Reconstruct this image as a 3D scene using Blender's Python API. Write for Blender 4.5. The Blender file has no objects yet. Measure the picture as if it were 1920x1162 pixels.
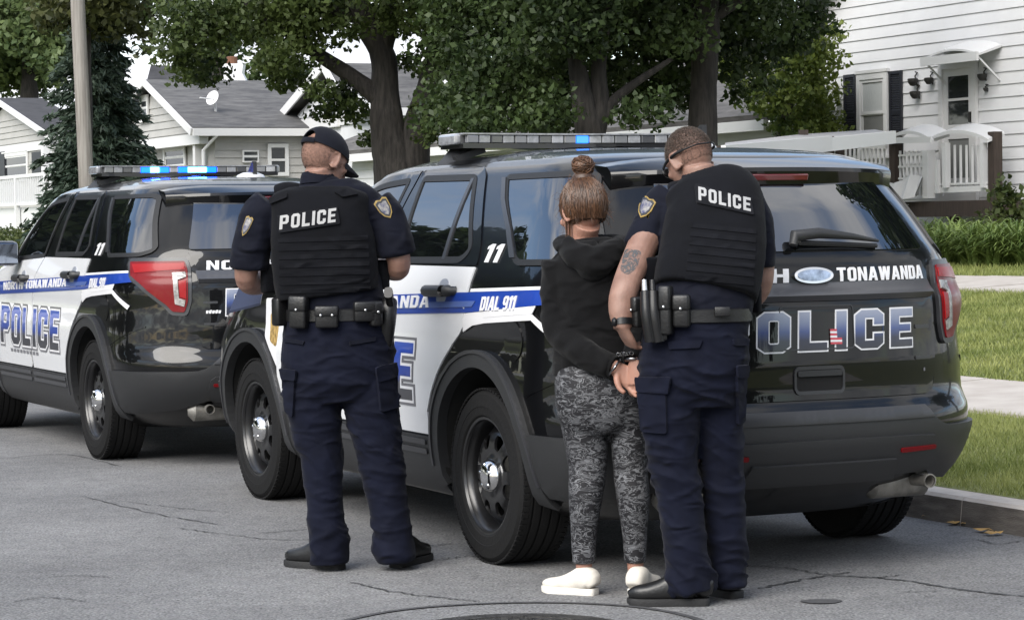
import bpy, bmesh, math, random
import numpy as np
from mathutils import Vector, Matrix, noise
from mathutils.bvhtree import BVHTree
from mathutils.geometry import delaunay_2d_cdt

R = math.radians
random.seed(7)
rng = np.random.default_rng(7)
SC = bpy.context.scene
COL = SC.collection

# ------------------------------------------------------------------ camera
CAM_H = 1.409
PITCH, ROLL, FPX = R(2.0), R(.86), 4709.0
cam_data = bpy.data.cameras.new('camera')
cam = bpy.data.objects.new('camera', cam_data)
COL.objects.link(cam)
cam_data.sensor_width = 36
cam_data.lens = 36 * FPX / 1920
cam_data.clip_end = 2000
cam.matrix_world = Matrix.Translation((0, 0, CAM_H)) @ Matrix.Rotation(R(90) - PITCH, 4, 'X') @ Matrix.Rotation(-ROLL, 4, 'Z')
SC.camera = cam

# ------------------------------------------------------------------ light
SUN_EL, SUN_AZ = 40, 212          # azimuth: degrees clockwise from +Y
wd = bpy.data.worlds.new('World')
SC.world = wd
wd.use_nodes = True
nt = wd.node_tree
nt.nodes.clear()
N = nt.nodes.new
out = N('ShaderNodeOutputWorld'); bg = N('ShaderNodeBackground'); bg.inputs[1].default_value = .1125
sky = N('ShaderNodeTexSky'); sky.sky_type = 'NISHITA'; sky.sun_disc = False
sky.sun_elevation = R(SUN_EL); sky.sun_rotation = R(SUN_AZ)
tc = N('ShaderNodeTexCoord'); sep = N('ShaderNodeSeparateXYZ')
nt.links.new(tc.outputs['Generated'], sep.inputs[0])
zc = N('ShaderNodeMath'); zc.operation = 'MAXIMUM'; zc.inputs[1].default_value = 0.0
nt.links.new(sep.outputs[2], zc.inputs[0])
za = N('ShaderNodeMath'); za.operation = 'ADD'; za.inputs[1].default_value = .22
nt.links.new(zc.outputs[0], za.inputs[0])
dx = N('ShaderNodeMath'); dx.operation = 'DIVIDE'; dy = N('ShaderNodeMath'); dy.operation = 'DIVIDE'
nt.links.new(sep.outputs[0], dx.inputs[0]); nt.links.new(za.outputs[0], dx.inputs[1])
nt.links.new(sep.outputs[1], dy.inputs[0]); nt.links.new(za.outputs[0], dy.inputs[1])
cmb = N('ShaderNodeCombineXYZ')
nt.links.new(dx.outputs[0], cmb.inputs[0]); nt.links.new(dy.outputs[0], cmb.inputs[1])
cn = N('ShaderNodeTexNoise'); cn.inputs['Scale'].default_value = 1.35; cn.inputs['Detail'].default_value = 9
cn.inputs['Roughness'].default_value = .55; cn.inputs['Distortion'].default_value = .5
mp = N('ShaderNodeMapping'); mp.inputs['Location'].default_value = (3.1, 1.7, 0)
nt.links.new(cmb.outputs[0], mp.inputs[0]); nt.links.new(mp.outputs[0], cn.inputs['Vector'])
cr = N('ShaderNodeValToRGB'); cr.color_ramp.elements[0].position = .40; cr.color_ramp.elements[1].position = .53
nt.links.new(cn.outputs[0], cr.inputs[0])
cn2 = N('ShaderNodeTexNoise'); cn2.inputs['Scale'].default_value = 2.6; cn2.inputs['Detail'].default_value = 6
nt.links.new(mp.outputs[0], cn2.inputs['Vector'])
cc = N('ShaderNodeValToRGB')
cc.color_ramp.elements[0].position = .35; cc.color_ramp.elements[0].color = (2.5, 2.65, 2.95, 1)
cc.color_ramp.elements[1].position = .65; cc.color_ramp.elements[1].color = (4.6, 4.6, 4.7, 1)
nt.links.new(cn2.outputs[0], cc.inputs[0])
mx = N('ShaderNodeMix'); mx.data_type = 'RGBA'
nt.links.new(cr.outputs[0], mx.inputs[0]); nt.links.new(sky.outputs[0], mx.inputs[6]); nt.links.new(cc.outputs[0], mx.inputs[7])
nt.links.new(mx.outputs[2], bg.inputs[0]); nt.links.new(bg.outputs[0], out.inputs[0])

sl = bpy.data.lights.new('sun', 'SUN'); sl.energy = 1.9; sl.angle = R(46); sl.color = (1, .96, .9)
sun = bpy.data.objects.new('sun', sl); COL.objects.link(sun)
_sd = Vector((math.sin(R(SUN_AZ)) * math.cos(R(SUN_EL)), math.cos(R(SUN_AZ)) * math.cos(R(SUN_EL)), math.sin(R(SUN_EL))))
sun.rotation_euler = _sd.to_track_quat('Z', 'Y').to_euler()
sun.location = (0, 0, 30)
SC.view_settings.view_transform = 'Standard'
SC.view_settings.look = 'None'
SC.view_settings.gamma = 1
SC.view_settings.exposure = 1.62
SC.view_settings.use_curve_mapping = False

# ------------------------------------------------------------------ picture <-> place
_cr, _sr = math.cos(ROLL), math.sin(ROLL)
def ray(px, py):
    x = (px - 960) / FPX; y = (581 - py) / FPX
    x, y = _cr * x + _sr * y, -_sr * x + _cr * y
    c, s = math.cos(PITCH), math.sin(PITCH)
    return np.array([x, c + s * y, -s + c * y])
O3 = np.array([0, 0, CAM_H])
def at(px, py, Y):
    d = ray(px, py); return O3 + d * (Y / d[1])
# street frame: s along the kerb (away), d across it (towards the houses on the right)
K0 = np.array([2.023, 11.385]); TS = np.array([-.422, .9066]); ND = np.array([.9066, .422])
STREET_ANG = math.atan2(TS[1], TS[0])
def W(s, d, z=0.0):
    p = K0 + s * TS + d * ND
    return np.array([p[0], p[1], z])
def Wv(a):
    a = np.asarray(a, float)
    xy = K0 + a[:, :1] * TS + a[:, 1:2] * ND
    return np.column_stack([xy, a[:, 2]])
def on_d(px, py, d):
    "point of the plane at distance d behind the kerb seen at a pixel -> (s, z)"
    r = ray(px, py); k = (d + K0 @ ND) / (r[:2] @ ND); p = O3 + k * r
    return (p[:2] - K0) @ TS, p[2]
def on_s(px, py, s):
    r = ray(px, py); k = (s + K0 @ TS) / (r[:2] @ TS); p = O3 + k * r
    return (p[:2] - K0) @ ND, p[2]
def gz(d):
    "lawn height at distance d behind the kerb"
    return float(np.interp(d, [-60, -9.6, -9.5, -9.2, -9.19, -.01, 0, 16, 30, 80], [.35, .12, .12, .12, 0, 0, .13, .93, 1.1, 1.1]))

# ------------------------------------------------------------------ tagging
def tag(o, label=None, cat=None, group=None, kind=None):
    if label: o['label'] = label
    if cat: o['category'] = cat
    if group: o['group'] = group
    if kind: o['kind'] = kind
    return o
def empty(name, loc=(0, 0, 0), rz=0.0, label=None, cat=None, group=None, parent=None):
    o = bpy.data.objects.new(name, None); COL.objects.link(o)
    o.location = Vector(loc); o.rotation_euler = (0, 0, rz)
    o.empty_display_size = .2
    if parent is not None: o.parent = parent
    return tag(o, label, cat, group)
def link(name, me, parent=None, loc=None):
    o = bpy.data.objects.new(name, me); COL.objects.link(o)
    if parent is not None: o.parent = parent
    if loc is not None: o.location = Vector(loc)
    return o
def mesh_np(name, V, F, mats, parent=None, smooth=True, midx=None, sharp=None):
    "mesh object from arrays; F list of index lists or (n,3)/(n,4) array"
    me = bpy.data.meshes.new(name)
    V = np.asarray(V, np.float32)
    if isinstance(F, np.ndarray):
        n, k = F.shape
        me.vertices.add(len(V)); me.vertices.foreach_set('co', V.ravel())
        me.loops.add(n * k); me.loops.foreach_set('vertex_index', F.astype(np.int32).ravel())
        me.polygons.add(n); me.polygons.foreach_set('loop_start', np.arange(0, n * k, k, dtype=np.int32))
        me.update(calc_edges=True)
    else:
        me.from_pydata(V.tolist(), [], [list(map(int, f)) for f in F])
    if not isinstance(mats, (list, tuple)): mats = [mats]
    for m in mats: me.materials.append(m)
    if midx is not None: me.polygons.foreach_set('material_index', np.asarray(midx, np.int32))
    if smooth:
        me.polygons.foreach_set('use_smooth', np.ones(len(me.polygons), bool))
        if sharp: me.set_sharp_from_angle(angle=R(sharp))
    me.validate(); me.update()
    return link(name, me, parent)
class MB:
    "collects primitive shapes; build() links them as one mesh object"
    def __init__(s): s.v = []; s.f = []; s.m = []; s.mi = 0
    def add(s, V, F):
        b = len(s.v); s.v += [tuple(map(float, p)) for p in V]; s.f += [[i + b for i in f] for f in F]; s.m += [s.mi] * len(F); return s
    def box(s, c, size, rot=None, bev=0.0):
        x, y, z = [q / 2 for q in size]
        if bev <= 0:
            V = [(-x, -y, -z), (x, -y, -z), (x, y, -z), (-x, y, -z), (-x, -y, z), (x, -y, z), (x, y, z), (-x, y, z)]
            F = [[3, 2, 1, 0], [4, 5, 6, 7], [0, 1, 5, 4], [1, 2, 6, 5], [2, 3, 7, 6], [3, 0, 4, 7]]
        else:
            bm = bmesh.new(); bmesh.ops.create_cube(bm, size=1)
            for v in bm.verts: v.co = Vector((v.co.x * size[0], v.co.y * size[1], v.co.z * size[2]))
            bmesh.ops.bevel(bm, geom=bm.edges[:], offset=bev, segments=2, affect='EDGES', profile=.5)
            bm.verts.index_update(); V = [v.co[:] for v in bm.verts]; F = [[v.index for v in f.verts] for f in bm.faces]; bm.free()
        V = [Vector(p) for p in V]
        if rot is not None: V = [rot @ p for p in V]
        c = Vector(c); return s.add([p + c for p in V], F)
    def bar(s, a, b, w, h=None, up=(0, 0, 1)):
        a = Vector(a); b = Vector(b); h = h or w
        d = (b - a); L = d.length; d.normalize()
        u = Vector(up); x = d.cross(u)
        if x.length < 1e-4: x = d.cross(Vector((1, 0, 0)))
        x.normalize(); u = x.cross(d)
        M = Matrix((x, d, u)).transposed()
        return s.box((a + b) / 2, (w, L, h), M)
    def tube(s, pts, r, n=8, cap=True):
        V, F = loft(pts, r, n=n, cap=cap); return s.add(V, F)
    def lathe(s, prof, n=24, axis='Z', c=(0, 0, 0), M=None, closed=False):
        "prof: list of (radius, height)"
        V = []; F = []
        k = len(prof)
        for i in range(n):
            a = 2 * math.pi * i / n
            for r, h in prof:
                p = Vector((r * math.cos(a), r * math.sin(a), h))
                if axis == 'Y': p = Vector((p.x, p.z, p.y))
                if axis == 'X': p = Vector((p.z, p.x, p.y))
                if M is not None: p = M @ p
                V.append(p + Vector(c))
        for i in range(n):
            j = (i + 1) % n
            for q in range(k - 1 + (1 if closed else 0)):
                q2 = (q + 1) % k
                f = [i * k + q, j * k + q, j * k + q2, i * k + q2]
                F.append(f if axis != 'Y' else f[::-1])
        return s.add(V, F)
    def prism(s, poly, a, b):
        "extrude polygon of 3D points: list poly at offset a, offset b (vectors)"
        n = len(poly); a = Vector(a); b = Vector(b)
        V = [Vector(p) + a for p in poly] + [Vector(p) + b for p in poly]
        F = [list(range(n))[::-1], list(range(n, 2 * n))] + [[i, (i + 1) % n, n + (i + 1) % n, n + i] for i in range(n)]
        return s.add(V, F)
    def build(s, name, mats, parent=None, smooth=False, sharp=40):
        return mesh_np(name, np.array(s.v), s.f, mats, parent, smooth, s.m if isinstance(mats, (list, tuple)) else None, sharp if smooth else None)

def catmull(P, n):
    P = np.asarray(P, float); m = len(P)
    if m == 2: return P[0] + np.linspace(0, 1, n)[:, None] * (P[1] - P[0])
    t = np.linspace(0, m - 1 - 1e-9, n); i = np.clip(t.astype(int), 0, m - 2); u = (t - i)[:, None]
    g = lambda k: P[np.clip(k, 0, m - 1)]
    p0, p1, p2, p3 = g(i - 1), g(i), g(i + 1), g(i + 2)
    p0 = np.where((i == 0)[:, None], 2 * p1 - p2, p0); p3 = np.where((i == m - 2)[:, None], 2 * p2 - p1, p3)
    return .5 * ((2 * p1) + (-p0 + p2) * u + (2 * p0 - 5 * p1 + 4 * p2 - p3) * u ** 2 + (-p0 + 3 * p1 - 3 * p2 + p3) * u ** 3)
def loft(pts, rad, n=12, cap=True, seg=None, side=(1, 0, 0), ex=2.0, flat=False):
    """ring loft along a polyline; rad: scalar, list of scalars or list of (a along side axis, b across);
    seg: number of rings along a smooth curve through the points; flat: rings stay horizontal"""
    P = np.asarray([tuple(p) for p in pts], float); m = len(P)
    if np.isscalar(rad): rad = [rad] * m
    Rr = np.array([(r, r) if np.isscalar(r) else (r[0], r[1]) for r in rad], float)
    if seg:
        P = catmull(P, seg); Rr = np.maximum(catmull(Rr, seg), 1e-4); m = seg
    T = np.gradient(P, axis=0); T /= np.linalg.norm(T, axis=1)[:, None] + 1e-12
    if flat: T = np.tile([0, 0, 1.0 if P[-1, 2] >= P[0, 2] else -1.0], (m, 1))
    side = np.asarray(side, float)
    A = side - (T @ side)[:, None] * T
    bad = np.linalg.norm(A, axis=1) < .15
    if bad.any():
        alt = np.array([0, 1.0, 0]); A[bad] = alt - (T[bad] @ alt)[:, None] * T[bad]
    A /= np.linalg.norm(A, axis=1)[:, None]
    B = np.cross(T, A)
    an = np.arange(n) * 2 * math.pi / n
    ca, sa = np.cos(an), np.sin(an)
    if ex != 2.0:
        ca = np.sign(ca) * np.abs(ca) ** (2 / ex); sa = np.sign(sa) * np.abs(sa) ** (2 / ex)
    V = P[:, None, :] + Rr[:, :1, None] * ca[None, :, None] * A[:, None, :] + Rr[:, 1:, None] * sa[None, :, None] * B[:, None, :]
    V = V.reshape(-1, 3)
    F = []
    for i in range(m - 1):
        for j in range(n):
            k = (j + 1) % n
            F.append([i * n + j, i * n + k, (i + 1) * n + k, (i + 1) * n + j])
    if cap:
        F.append(list(range(n))[::-1]); F.append([(m - 1) * n + j for j in range(n)])
    return V, F

# ------------------------------------------------------------------ flat outlines -> curved sheets
def pip(P, poly):
    x, y = P[:, 0], P[:, 1]; ins = np.zeros(len(P), bool); n = len(poly)
    for i in range(n):
        x1, y1 = poly[i]; x2, y2 = poly[(i + 1) % n]
        c = ((y1 > y) != (y2 > y))
        with np.errstate(divide='ignore', invalid='ignore'):
            ins ^= c & (x < (x2 - x1) * (y - y1) / (y2 - y1 + 1e-30) + x1)
    return ins
def resample(poly, d):
    o = []
    n = len(poly)
    for i in range(n):
        a = np.array(poly[i], float); b = np.array(poly[(i + 1) % n], float)
        k = max(1, int(math.ceil(np.linalg.norm(b - a) / d)))
        for j in range(k): o.append(tuple(a + (b - a) * j / k))
    return o
def rounded(poly, r, n=4):
    "round the corners of a polygon; r scalar or list"
    o = []; m = len(poly)
    for i in range(m):
        rr = r[i] if isinstance(r, (list, tuple)) else r
        p = np.array(poly[i], float); a = np.array(poly[i - 1], float) - p; b = np.array(poly[(i + 1) % m], float) - p
        la, lb = np.linalg.norm(a), np.linalg.norm(b)
        q = min(rr, la * .45, lb * .45)
        if q < 1e-5: o.append(tuple(p)); continue
        p0 = p + a / la * q; p2 = p + b / lb * q
        for j in range(n + 1):
            t = j / n; o.append(tuple((1 - t) ** 2 * p0 + 2 * t * (1 - t) * p + t * t * p2))
    return o
def offset_poly(poly, d):
    "mitred offset; positive grows a counter-clockwise polygon"
    P = np.array(poly, float); n = len(P)
    area = .5 * sum(P[i][0] * P[(i + 1) % n][1] - P[(i + 1) % n][0] * P[i][1] for i in range(n))
    sg = 1 if area > 0 else -1
    o = []
    for i in range(n):
        a = P[i] - P[i - 1]; b = P[(i + 1) % n] - P[i]
        a /= np.linalg.norm(a) + 1e-12; b /= np.linalg.norm(b) + 1e-12
        na = np.array([a[1], -a[0]]) * sg; nb = np.array([b[1], -b[0]]) * sg
        m = na + nb; m /= np.linalg.norm(m) + 1e-12
        k = d / max(.35, float(m @ na)); o.append(tuple(P[i] + m * k))
    return o
def sheet2d(outer, holes=(), sp=.05):
    "triangulate outline with holes; returns 2D points, triangles, boundary loops"
    loops = [resample(outer, sp)] + [resample(h, sp) for h in holes]
    pts = []; edges = []; lid = []
    for L in loops:
        b = len(pts); pts += L; k = len(L); edges += [(b + i, b + (i + 1) % k) for i in range(k)]
    B = np.array(pts); lo = B.min(0); hi = B.max(0)
    nb = len(pts)
    gx = np.arange(lo[0] + sp / 2, hi[0], sp); gy = np.arange(lo[1] + sp / 2, hi[1], sp)
    if len(gx) and len(gy):
        G = np.stack(np.meshgrid(gx, gy), -1).reshape(-1, 2)
        ok = pip(G, loops[0])
        for h in loops[1:]: ok &= ~pip(G, h)
        G = G[ok]
        if len(G):
            dmin = np.full(len(G), 9e9)
            for i in range(0, nb, 64):
                dmin = np.minimum(dmin, np.linalg.norm(G[:, None] - B[None, i:i + 64], axis=2).min(1))
            pts += [tuple(g) for g in G[dmin > sp * .45]]
    r = delaunay_2d_cdt([Vector(p) for p in pts], edges, [], 0, 1e-7)
    V2 = np.array([tuple(v) for v in r[0]]); T = np.array([f for f in r[2] if len(f) == 3])
    c = V2[T].mean(1)
    ok = pip(c, loops[0])
    for h in loops[1:]: ok &= ~pip(c, h)
    T = T[ok]
    a = V2[T]; ar = (a[:, 1, 0] - a[:, 0, 0]) * (a[:, 2, 1] - a[:, 0, 1]) - (a[:, 2, 0] - a[:, 0, 0]) * (a[:, 1, 1] - a[:, 0, 1])
    T[ar < 0] = T[ar < 0][:, ::-1]; T = T[np.abs(ar) > 1e-10]
    return V2, T
def sheet(name, fn, outer, mat, parent=None, holes=(), sp=.05, off=.004, thick=.006, flip=False):
    """curved sheet: fn(uv array) -> (points, outward normals); the rim is closed by a wall of 'thick' going inwards"""
    V2, T = sheet2d(outer, holes, sp)
    P, Nn = fn(V2)
    tn = np.cross(P[T[:, 1]] - P[T[:, 0]], P[T[:, 2]] - P[T[:, 0]])
    if ((tn * Nn[T[:, 0]]).sum(1)).sum() < 0: T = T[:, ::-1]
    V = P + Nn * off
    F = [list(t) for t in T]
    # rim
    ed = {}
    for t in T:
        for i in range(3):
            a, b = int(t[i]), int(t[(i + 1) % 3])
            ed[(a, b)] = 1
    bd = [(a, b) for (a, b) in ed if (b, a) not in ed]
    idx = {}
    nv = len(V); ext = []
    for a, b in bd:
        for q in (a, b):
            if q not in idx:
                idx[q] = nv + len(ext); ext.append(P[q] + Nn[q] * (off - thick))
    nt_ = len(F)
    if thick > 0:
        for a, b in bd: F.append([b, a, idx[a], idx[b]])
        V = np.vstack([V, np.array(ext)])
    o = mesh_np(name, V, F, mat, parent, smooth=True)
    me = o.data
    # analytic normals on the sheet, face normals on the rim
    try:
        ln = np.zeros((len(me.loops), 3), np.float32)
        vi = np.zeros(len(me.loops), np.int32); me.loops.foreach_get('vertex_index', vi)
        li = 0
        if len(me.polygons) == len(F):
            for k, p in enumerate(me.polygons):
                for l in p.loop_indices:
                    ln[l] = Nn[vi[l]] if k < nt_ else p.normal
            me.normals_split_custom_set(ln.tolist())
    except Exception as e:
        print('normals', name, e)
    return o
def shift(outer, dx, dy): return [(x + dx, y + dy) for x, y in outer]

# ------------------------------------------------------------------ lettering (own block font, 6 x 10 grid)
def _chf(w, h, x0=0, y0=0, c=1.3):
    return [(x0 + c, y0), (x0 + w - c, y0), (x0 + w, y0 + c), (x0 + w, y0 + h - c), (x0 + w - c, y0 + h), (x0 + c, y0 + h), (x0, y0 + h - c), (x0, y0 + c)]
GLYPH = {
 'P': ([(0, 0), (2, 0), (2, 3.6), (4.8, 3.6), (6, 4.8), (6, 8.8), (4.8, 10), (0, 10)], [[(2, 5.4), (4, 5.4), (4, 8.2), (2, 8.2)]], 6),
 'O': (_chf(6, 10), [_chf(2, 6.2, 2, 1.9, .3)], 6),
 'L': ([(0, 0), (5.4, 0), (5.4, 2), (2, 2), (2, 10), (0, 10)], [], 5.4),
 'I': ([(0, 0), (2, 0), (2, 10), (0, 10)], [], 2),
 'C': ([(1.3, 0), (4.7, 0), (6, 1.3), (6, 3.8), (4, 3.8), (4, 2), (2, 2), (2, 8), (4, 8), (4, 6.2), (6, 6.2), (6, 8.7), (4.7, 10), (1.3, 10), (0, 8.7), (0, 1.3)], [], 6),
 'E': ([(0, 0), (5.4, 0), (5.4, 1.9), (2, 1.9), (2, 4.1), (4.9, 4.1), (4.9, 5.9), (2, 5.9), (2, 8.1), (5.4, 8.1), (5.4, 10), (0, 10)], [], 5.4),
 'N': ([(0, 0), (1.9, 0), (1.9, 6.4), (4.4, 0), (6.3, 0), (6.3, 10), (4.4, 10), (4.4, 3.6), (1.9, 10), (0, 10)], [], 6.3),
 'R': ([(0, 0), (2, 0), (2, 3.8), (2.7, 3.8), (4.1, 0), (6.2, 0), (4.6, 4), (6, 5), (6, 8.8), (4.8, 10), (0, 10)], [[(2, 5.5), (4, 5.5), (4, 8.2), (2, 8.2)]], 6),
 'T': ([(2, 0), (4, 0), (4, 8.1), (6, 8.1), (6, 10), (0, 10), (0, 8.1), (2, 8.1)], [], 6),
 'H': ([(0, 0), (2, 0), (2, 4.1), (4.2, 4.1), (4.2, 0), (6.2, 0), (6.2, 10), (4.2, 10), (4.2, 6), (2, 6), (2, 10), (0, 10)], [], 6.2),
 'A': ([(0, 0), (2, 0), (2.4, 2), (4.4, 2), (4.8, 0), (6.8, 0), (4.6, 10), (2.2, 10)], [[(2.75, 3.8), (4.05, 3.8), (3.4, 7.4)]], 6.8),
 'W': ([(1.6, 0), (3.6, 0), (4.6, 5.5), (5.6, 0), (7.6, 0), (9.2, 10), (7.2, 10), (6.5, 4.6), (5.5, 10), (3.7, 10), (2.7, 4.6), (2, 10), (0, 10)], [], 9.2),
 'D': ([(0, 0), (4.6, 0), (6, 1.5), (6, 8.5), (4.6, 10), (0, 10)], [[(2, 1.9), (4, 1.9), (4, 8.1), (2, 8.1)]], 6),
 '9': ([(1.2, 0), (4.7, 0), (6, 1.3), (6, 8.7), (4.7, 10), (1.3, 10), (0, 8.7), (0, 4.9), (1.3, 3.6), (4, 3.6), (4, 1.8), (1.2, 1.8)], [[(2, 5.4), (4, 5.4), (4, 8.2), (2, 8.2)]], 6),
 '1': ([(1.2, 0), (3.2, 0), (3.2, 10), (1.6, 10), (0, 8.6), (0, 7), (1.2, 7.6)], [], 3.2)}
def text_polys(s, h, slant=0.0, gap=1.1, sx=1.0, space=3.2):
    "list of (char, outer, holes) with the baseline at 0 and cap height h; also total width"
    o = []; x = 0.0; k = h / 10
    for ch in s:
        if ch == ' ': x += space; continue
        ou, ho, w = GLYPH[ch]
        f = lambda q: [((p[0] + x) * k * sx + p[1] * k * slant, p[1] * k) for p in q]
        o.append((ch, f(ou), [f(q) for q in ho])); x += w + gap
    return o, (x - gap) * k * sx

# ------------------------------------------------------------------ materials
def mat(name, col, rough=.6, metal=0.0, coat=0.0, ior=1.5, spec=.5, noise_amt=0.0, noise_scale=8.0, bump=0.0, bump_scale=60.0, emit=None, estr=0.0, col2=None, sheen=0.0, coat_rough=.03, alpha=1.0, stretch=(1, 1, 1), detail=5.0):
    m = bpy.data.materials.new(name); m.use_nodes = True
    t = m.node_tree; b = t.nodes['Principled BSDF']
    c = (*col, 1)
    b.inputs['Base Color'].default_value = c; b.inputs['Roughness'].default_value = rough
    b.inputs['Metallic'].default_value = metal; b.inputs['IOR'].default_value = ior
    b.inputs['Coat Weight'].default_value = coat; b.inputs['Coat Roughness'].default_value = coat_rough
    b.inputs['Specular IOR Level'].default_value = spec
    b.inputs['Sheen Weight'].default_value = sheen
    if emit: b.inputs['Emission Color'].default_value = (*emit, 1); b.inputs['Emission Strength'].default_value = estr
    if noise_amt or col2 or bump:
        tcn = t.nodes.new('ShaderNodeTexCoord'); mpn = t.nodes.new('ShaderNodeMapping'); mpn.inputs['Scale'].default_value = stretch
        t.links.new(tcn.outputs['Object'], mpn.inputs[0])
    if noise_amt or col2:
        n = t.nodes.new('ShaderNodeTexNoise'); n.inputs['Scale'].default_value = noise_scale; n.inputs['Detail'].default_value = detail; n.inputs['Roughness'].default_value = .6
        t.links.new(mpn.outputs[0], n.inputs['Vector'])
        rp = t.nodes.new('ShaderNodeValToRGB'); rp.color_ramp.elements[0].position = .35; rp.color_ramp.elements[1].position = .65
        t.links.new(n.outputs[0], rp.inputs[0])
        if col2: a, d = col, col2
        else:
            a = [q * (1 - noise_amt) for q in col]; d = [min(1, q * (1 + noise_amt)) for q in col]
        rp.color_ramp.elements[0].color = (*a, 1); rp.color_ramp.elements[1].color = (*d, 1)
        t.links.new(rp.outputs[0], b.inputs['Base Color'])
    if bump:
        n2 = t.nodes.new('ShaderNodeTexNoise'); n2.inputs['Scale'].default_value = bump_scale; n2.inputs['Detail'].default_value = 4
        t.links.new(mpn.outputs[0], n2.inputs['Vector'])
        bp = t.nodes.new('ShaderNodeBump'); bp.inputs['Strength'].default_value = bump; bp.inputs['Distance'].default_value = .01
        t.links.new(n2.outputs[0], bp.inputs['Height']); t.links.new(bp.outputs[0], b.inputs['Normal'])
    return m
def nodes_of(m): return m.node_tree, m.node_tree.nodes['Principled BSDF']
# ================================================================== SETTING
class MW(MB):
    "like MB but in street coordinates (s along the kerb, d behind it, z up)"
    def build(s, name, mats, parent=None, smooth=False, sharp=40):
        o = mesh_np(name, Wv(np.array(s.v)), [f[::-1] for f in s.f], mats, None, smooth, s.m if isinstance(mats, (list, tuple)) else None, sharp if smooth else None)
        if parent is not None: keep(o, parent)
        return o
def keep(o, parent):
    o.parent = parent; o.matrix_parent_inverse = parent.matrix_basis.inverted(); return o

# ---- materials
def asphalt_mat():
    m = mat('asphalt', (.13, .13, .135), .9, spec=.3); t, b = nodes_of(m); L = t.links.new; nn = t.nodes.new
    tcn = nn('ShaderNodeTexCoord')
    n1 = nn('ShaderNodeTexNoise'); n1.inputs['Scale'].default_value = 95; n1.inputs['Detail'].default_value = 3; L(tcn.outputs['Object'], n1.inputs['Vector'])
    n2 = nn('ShaderNodeTexNoise'); n2.inputs['Scale'].default_value = .7; n2.inputs['Detail'].default_value = 6; L(tcn.outputs['Object'], n2.inputs['Vector'])
    v = nn('ShaderNodeTexVoronoi'); v.inputs['Scale'].default_value = 75; L(tcn.outputs['Object'], v.inputs['Vector'])
    r1 = nn('ShaderNodeValToRGB'); e = r1.color_ramp.elements; e[0].position = .30; e[0].color = (.07, .07, .073, 1); e[1].position = .72; e[1].color = (.24, .24, .24, 1)
    L(n1.outputs[0], r1.inputs[0])
    mixv = nn('ShaderNodeMix'); mixv.data_type = 'RGBA'; mixv.inputs[0].default_value = .5; mixv.blend_type = 'MULTIPLY'
    L(r1.outputs[0], mixv.inputs[6]); L(v.outputs['Color'], mixv.inputs[7])
    hs = nn('ShaderNodeHueSaturation'); hs.inputs['Saturation'].default_value = .06; hs.inputs['Value'].default_value = 1.24; L(mixv.outputs[2], hs.inputs['Color'])
    r2 = nn('ShaderNodeValToRGB'); e = r2.color_ramp.elements; e[0].position = .3; e[0].color = (.74, .74, .75, 1); e[1].position = .7; e[1].color = (1.1, 1.1, 1.1, 1)
    L(n2.outputs[0], r2.inputs[0])
    n3 = nn('ShaderNodeTexNoise'); n3.inputs['Scale'].default_value = 7; n3.inputs['Detail'].default_value = 5; n3.inputs['Roughness'].default_value = .7; L(tcn.outputs['Object'], n3.inputs['Vector'])
    r3 = nn('ShaderNodeValToRGB'); e = r3.color_ramp.elements; e[0].position = .34; e[0].color = (.84, .84, .85, 1); e[1].position = .6; e[1].color = (1.02, 1.02, 1.02, 1); L(n3.outputs[0], r3.inputs[0])
    m3 = nn('ShaderNodeMix'); m3.data_type = 'RGBA'; m3.blend_type = 'MULTIPLY'; m3.inputs[0].default_value = 1; L(hs.outputs[0], m3.inputs[6]); L(r3.outputs[0], m3.inputs[7])
    mm = nn('ShaderNodeMix'); mm.data_type = 'RGBA'; mm.blend_type = 'MULTIPLY'; mm.inputs[0].default_value = 1
    L(m3.outputs[2], mm.inputs[6]); L(r2.outputs[0], mm.inputs[7]); L(mm.outputs[2], b.inputs['Base Color'])
    bp = nn('ShaderNodeBump'); bp.inputs['Strength'].default_value = .6; bp.inputs['Distance'].default_value = .006
    L(n1.outputs[0], bp.inputs['Height']); L(bp.outputs[0], b.inputs['Normal'])
    return m
M_ASPH = asphalt_mat()
M_CONC = mat('concrete', (0.3168, 0.288, 0.2592), .85, col2=(0.396, 0.3672, 0.3384), noise_scale=3, bump=.25, bump_scale=90)
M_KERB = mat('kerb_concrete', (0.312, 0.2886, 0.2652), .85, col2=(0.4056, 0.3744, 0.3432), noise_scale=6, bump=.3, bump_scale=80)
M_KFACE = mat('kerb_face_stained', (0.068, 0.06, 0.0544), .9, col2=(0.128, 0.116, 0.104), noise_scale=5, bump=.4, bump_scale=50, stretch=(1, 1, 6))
M_SOIL = mat('lawn_ground', (.08, .10, .028), .95, col2=(.14, .15, .048), noise_scale=2.2)
M_CRACK = mat('crack_tar', (.035, .035, .036), .85)
M_TAR = mat('crack_filler', (.05, .05, .052), .7, noise_amt=.3, noise_scale=20)
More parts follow.
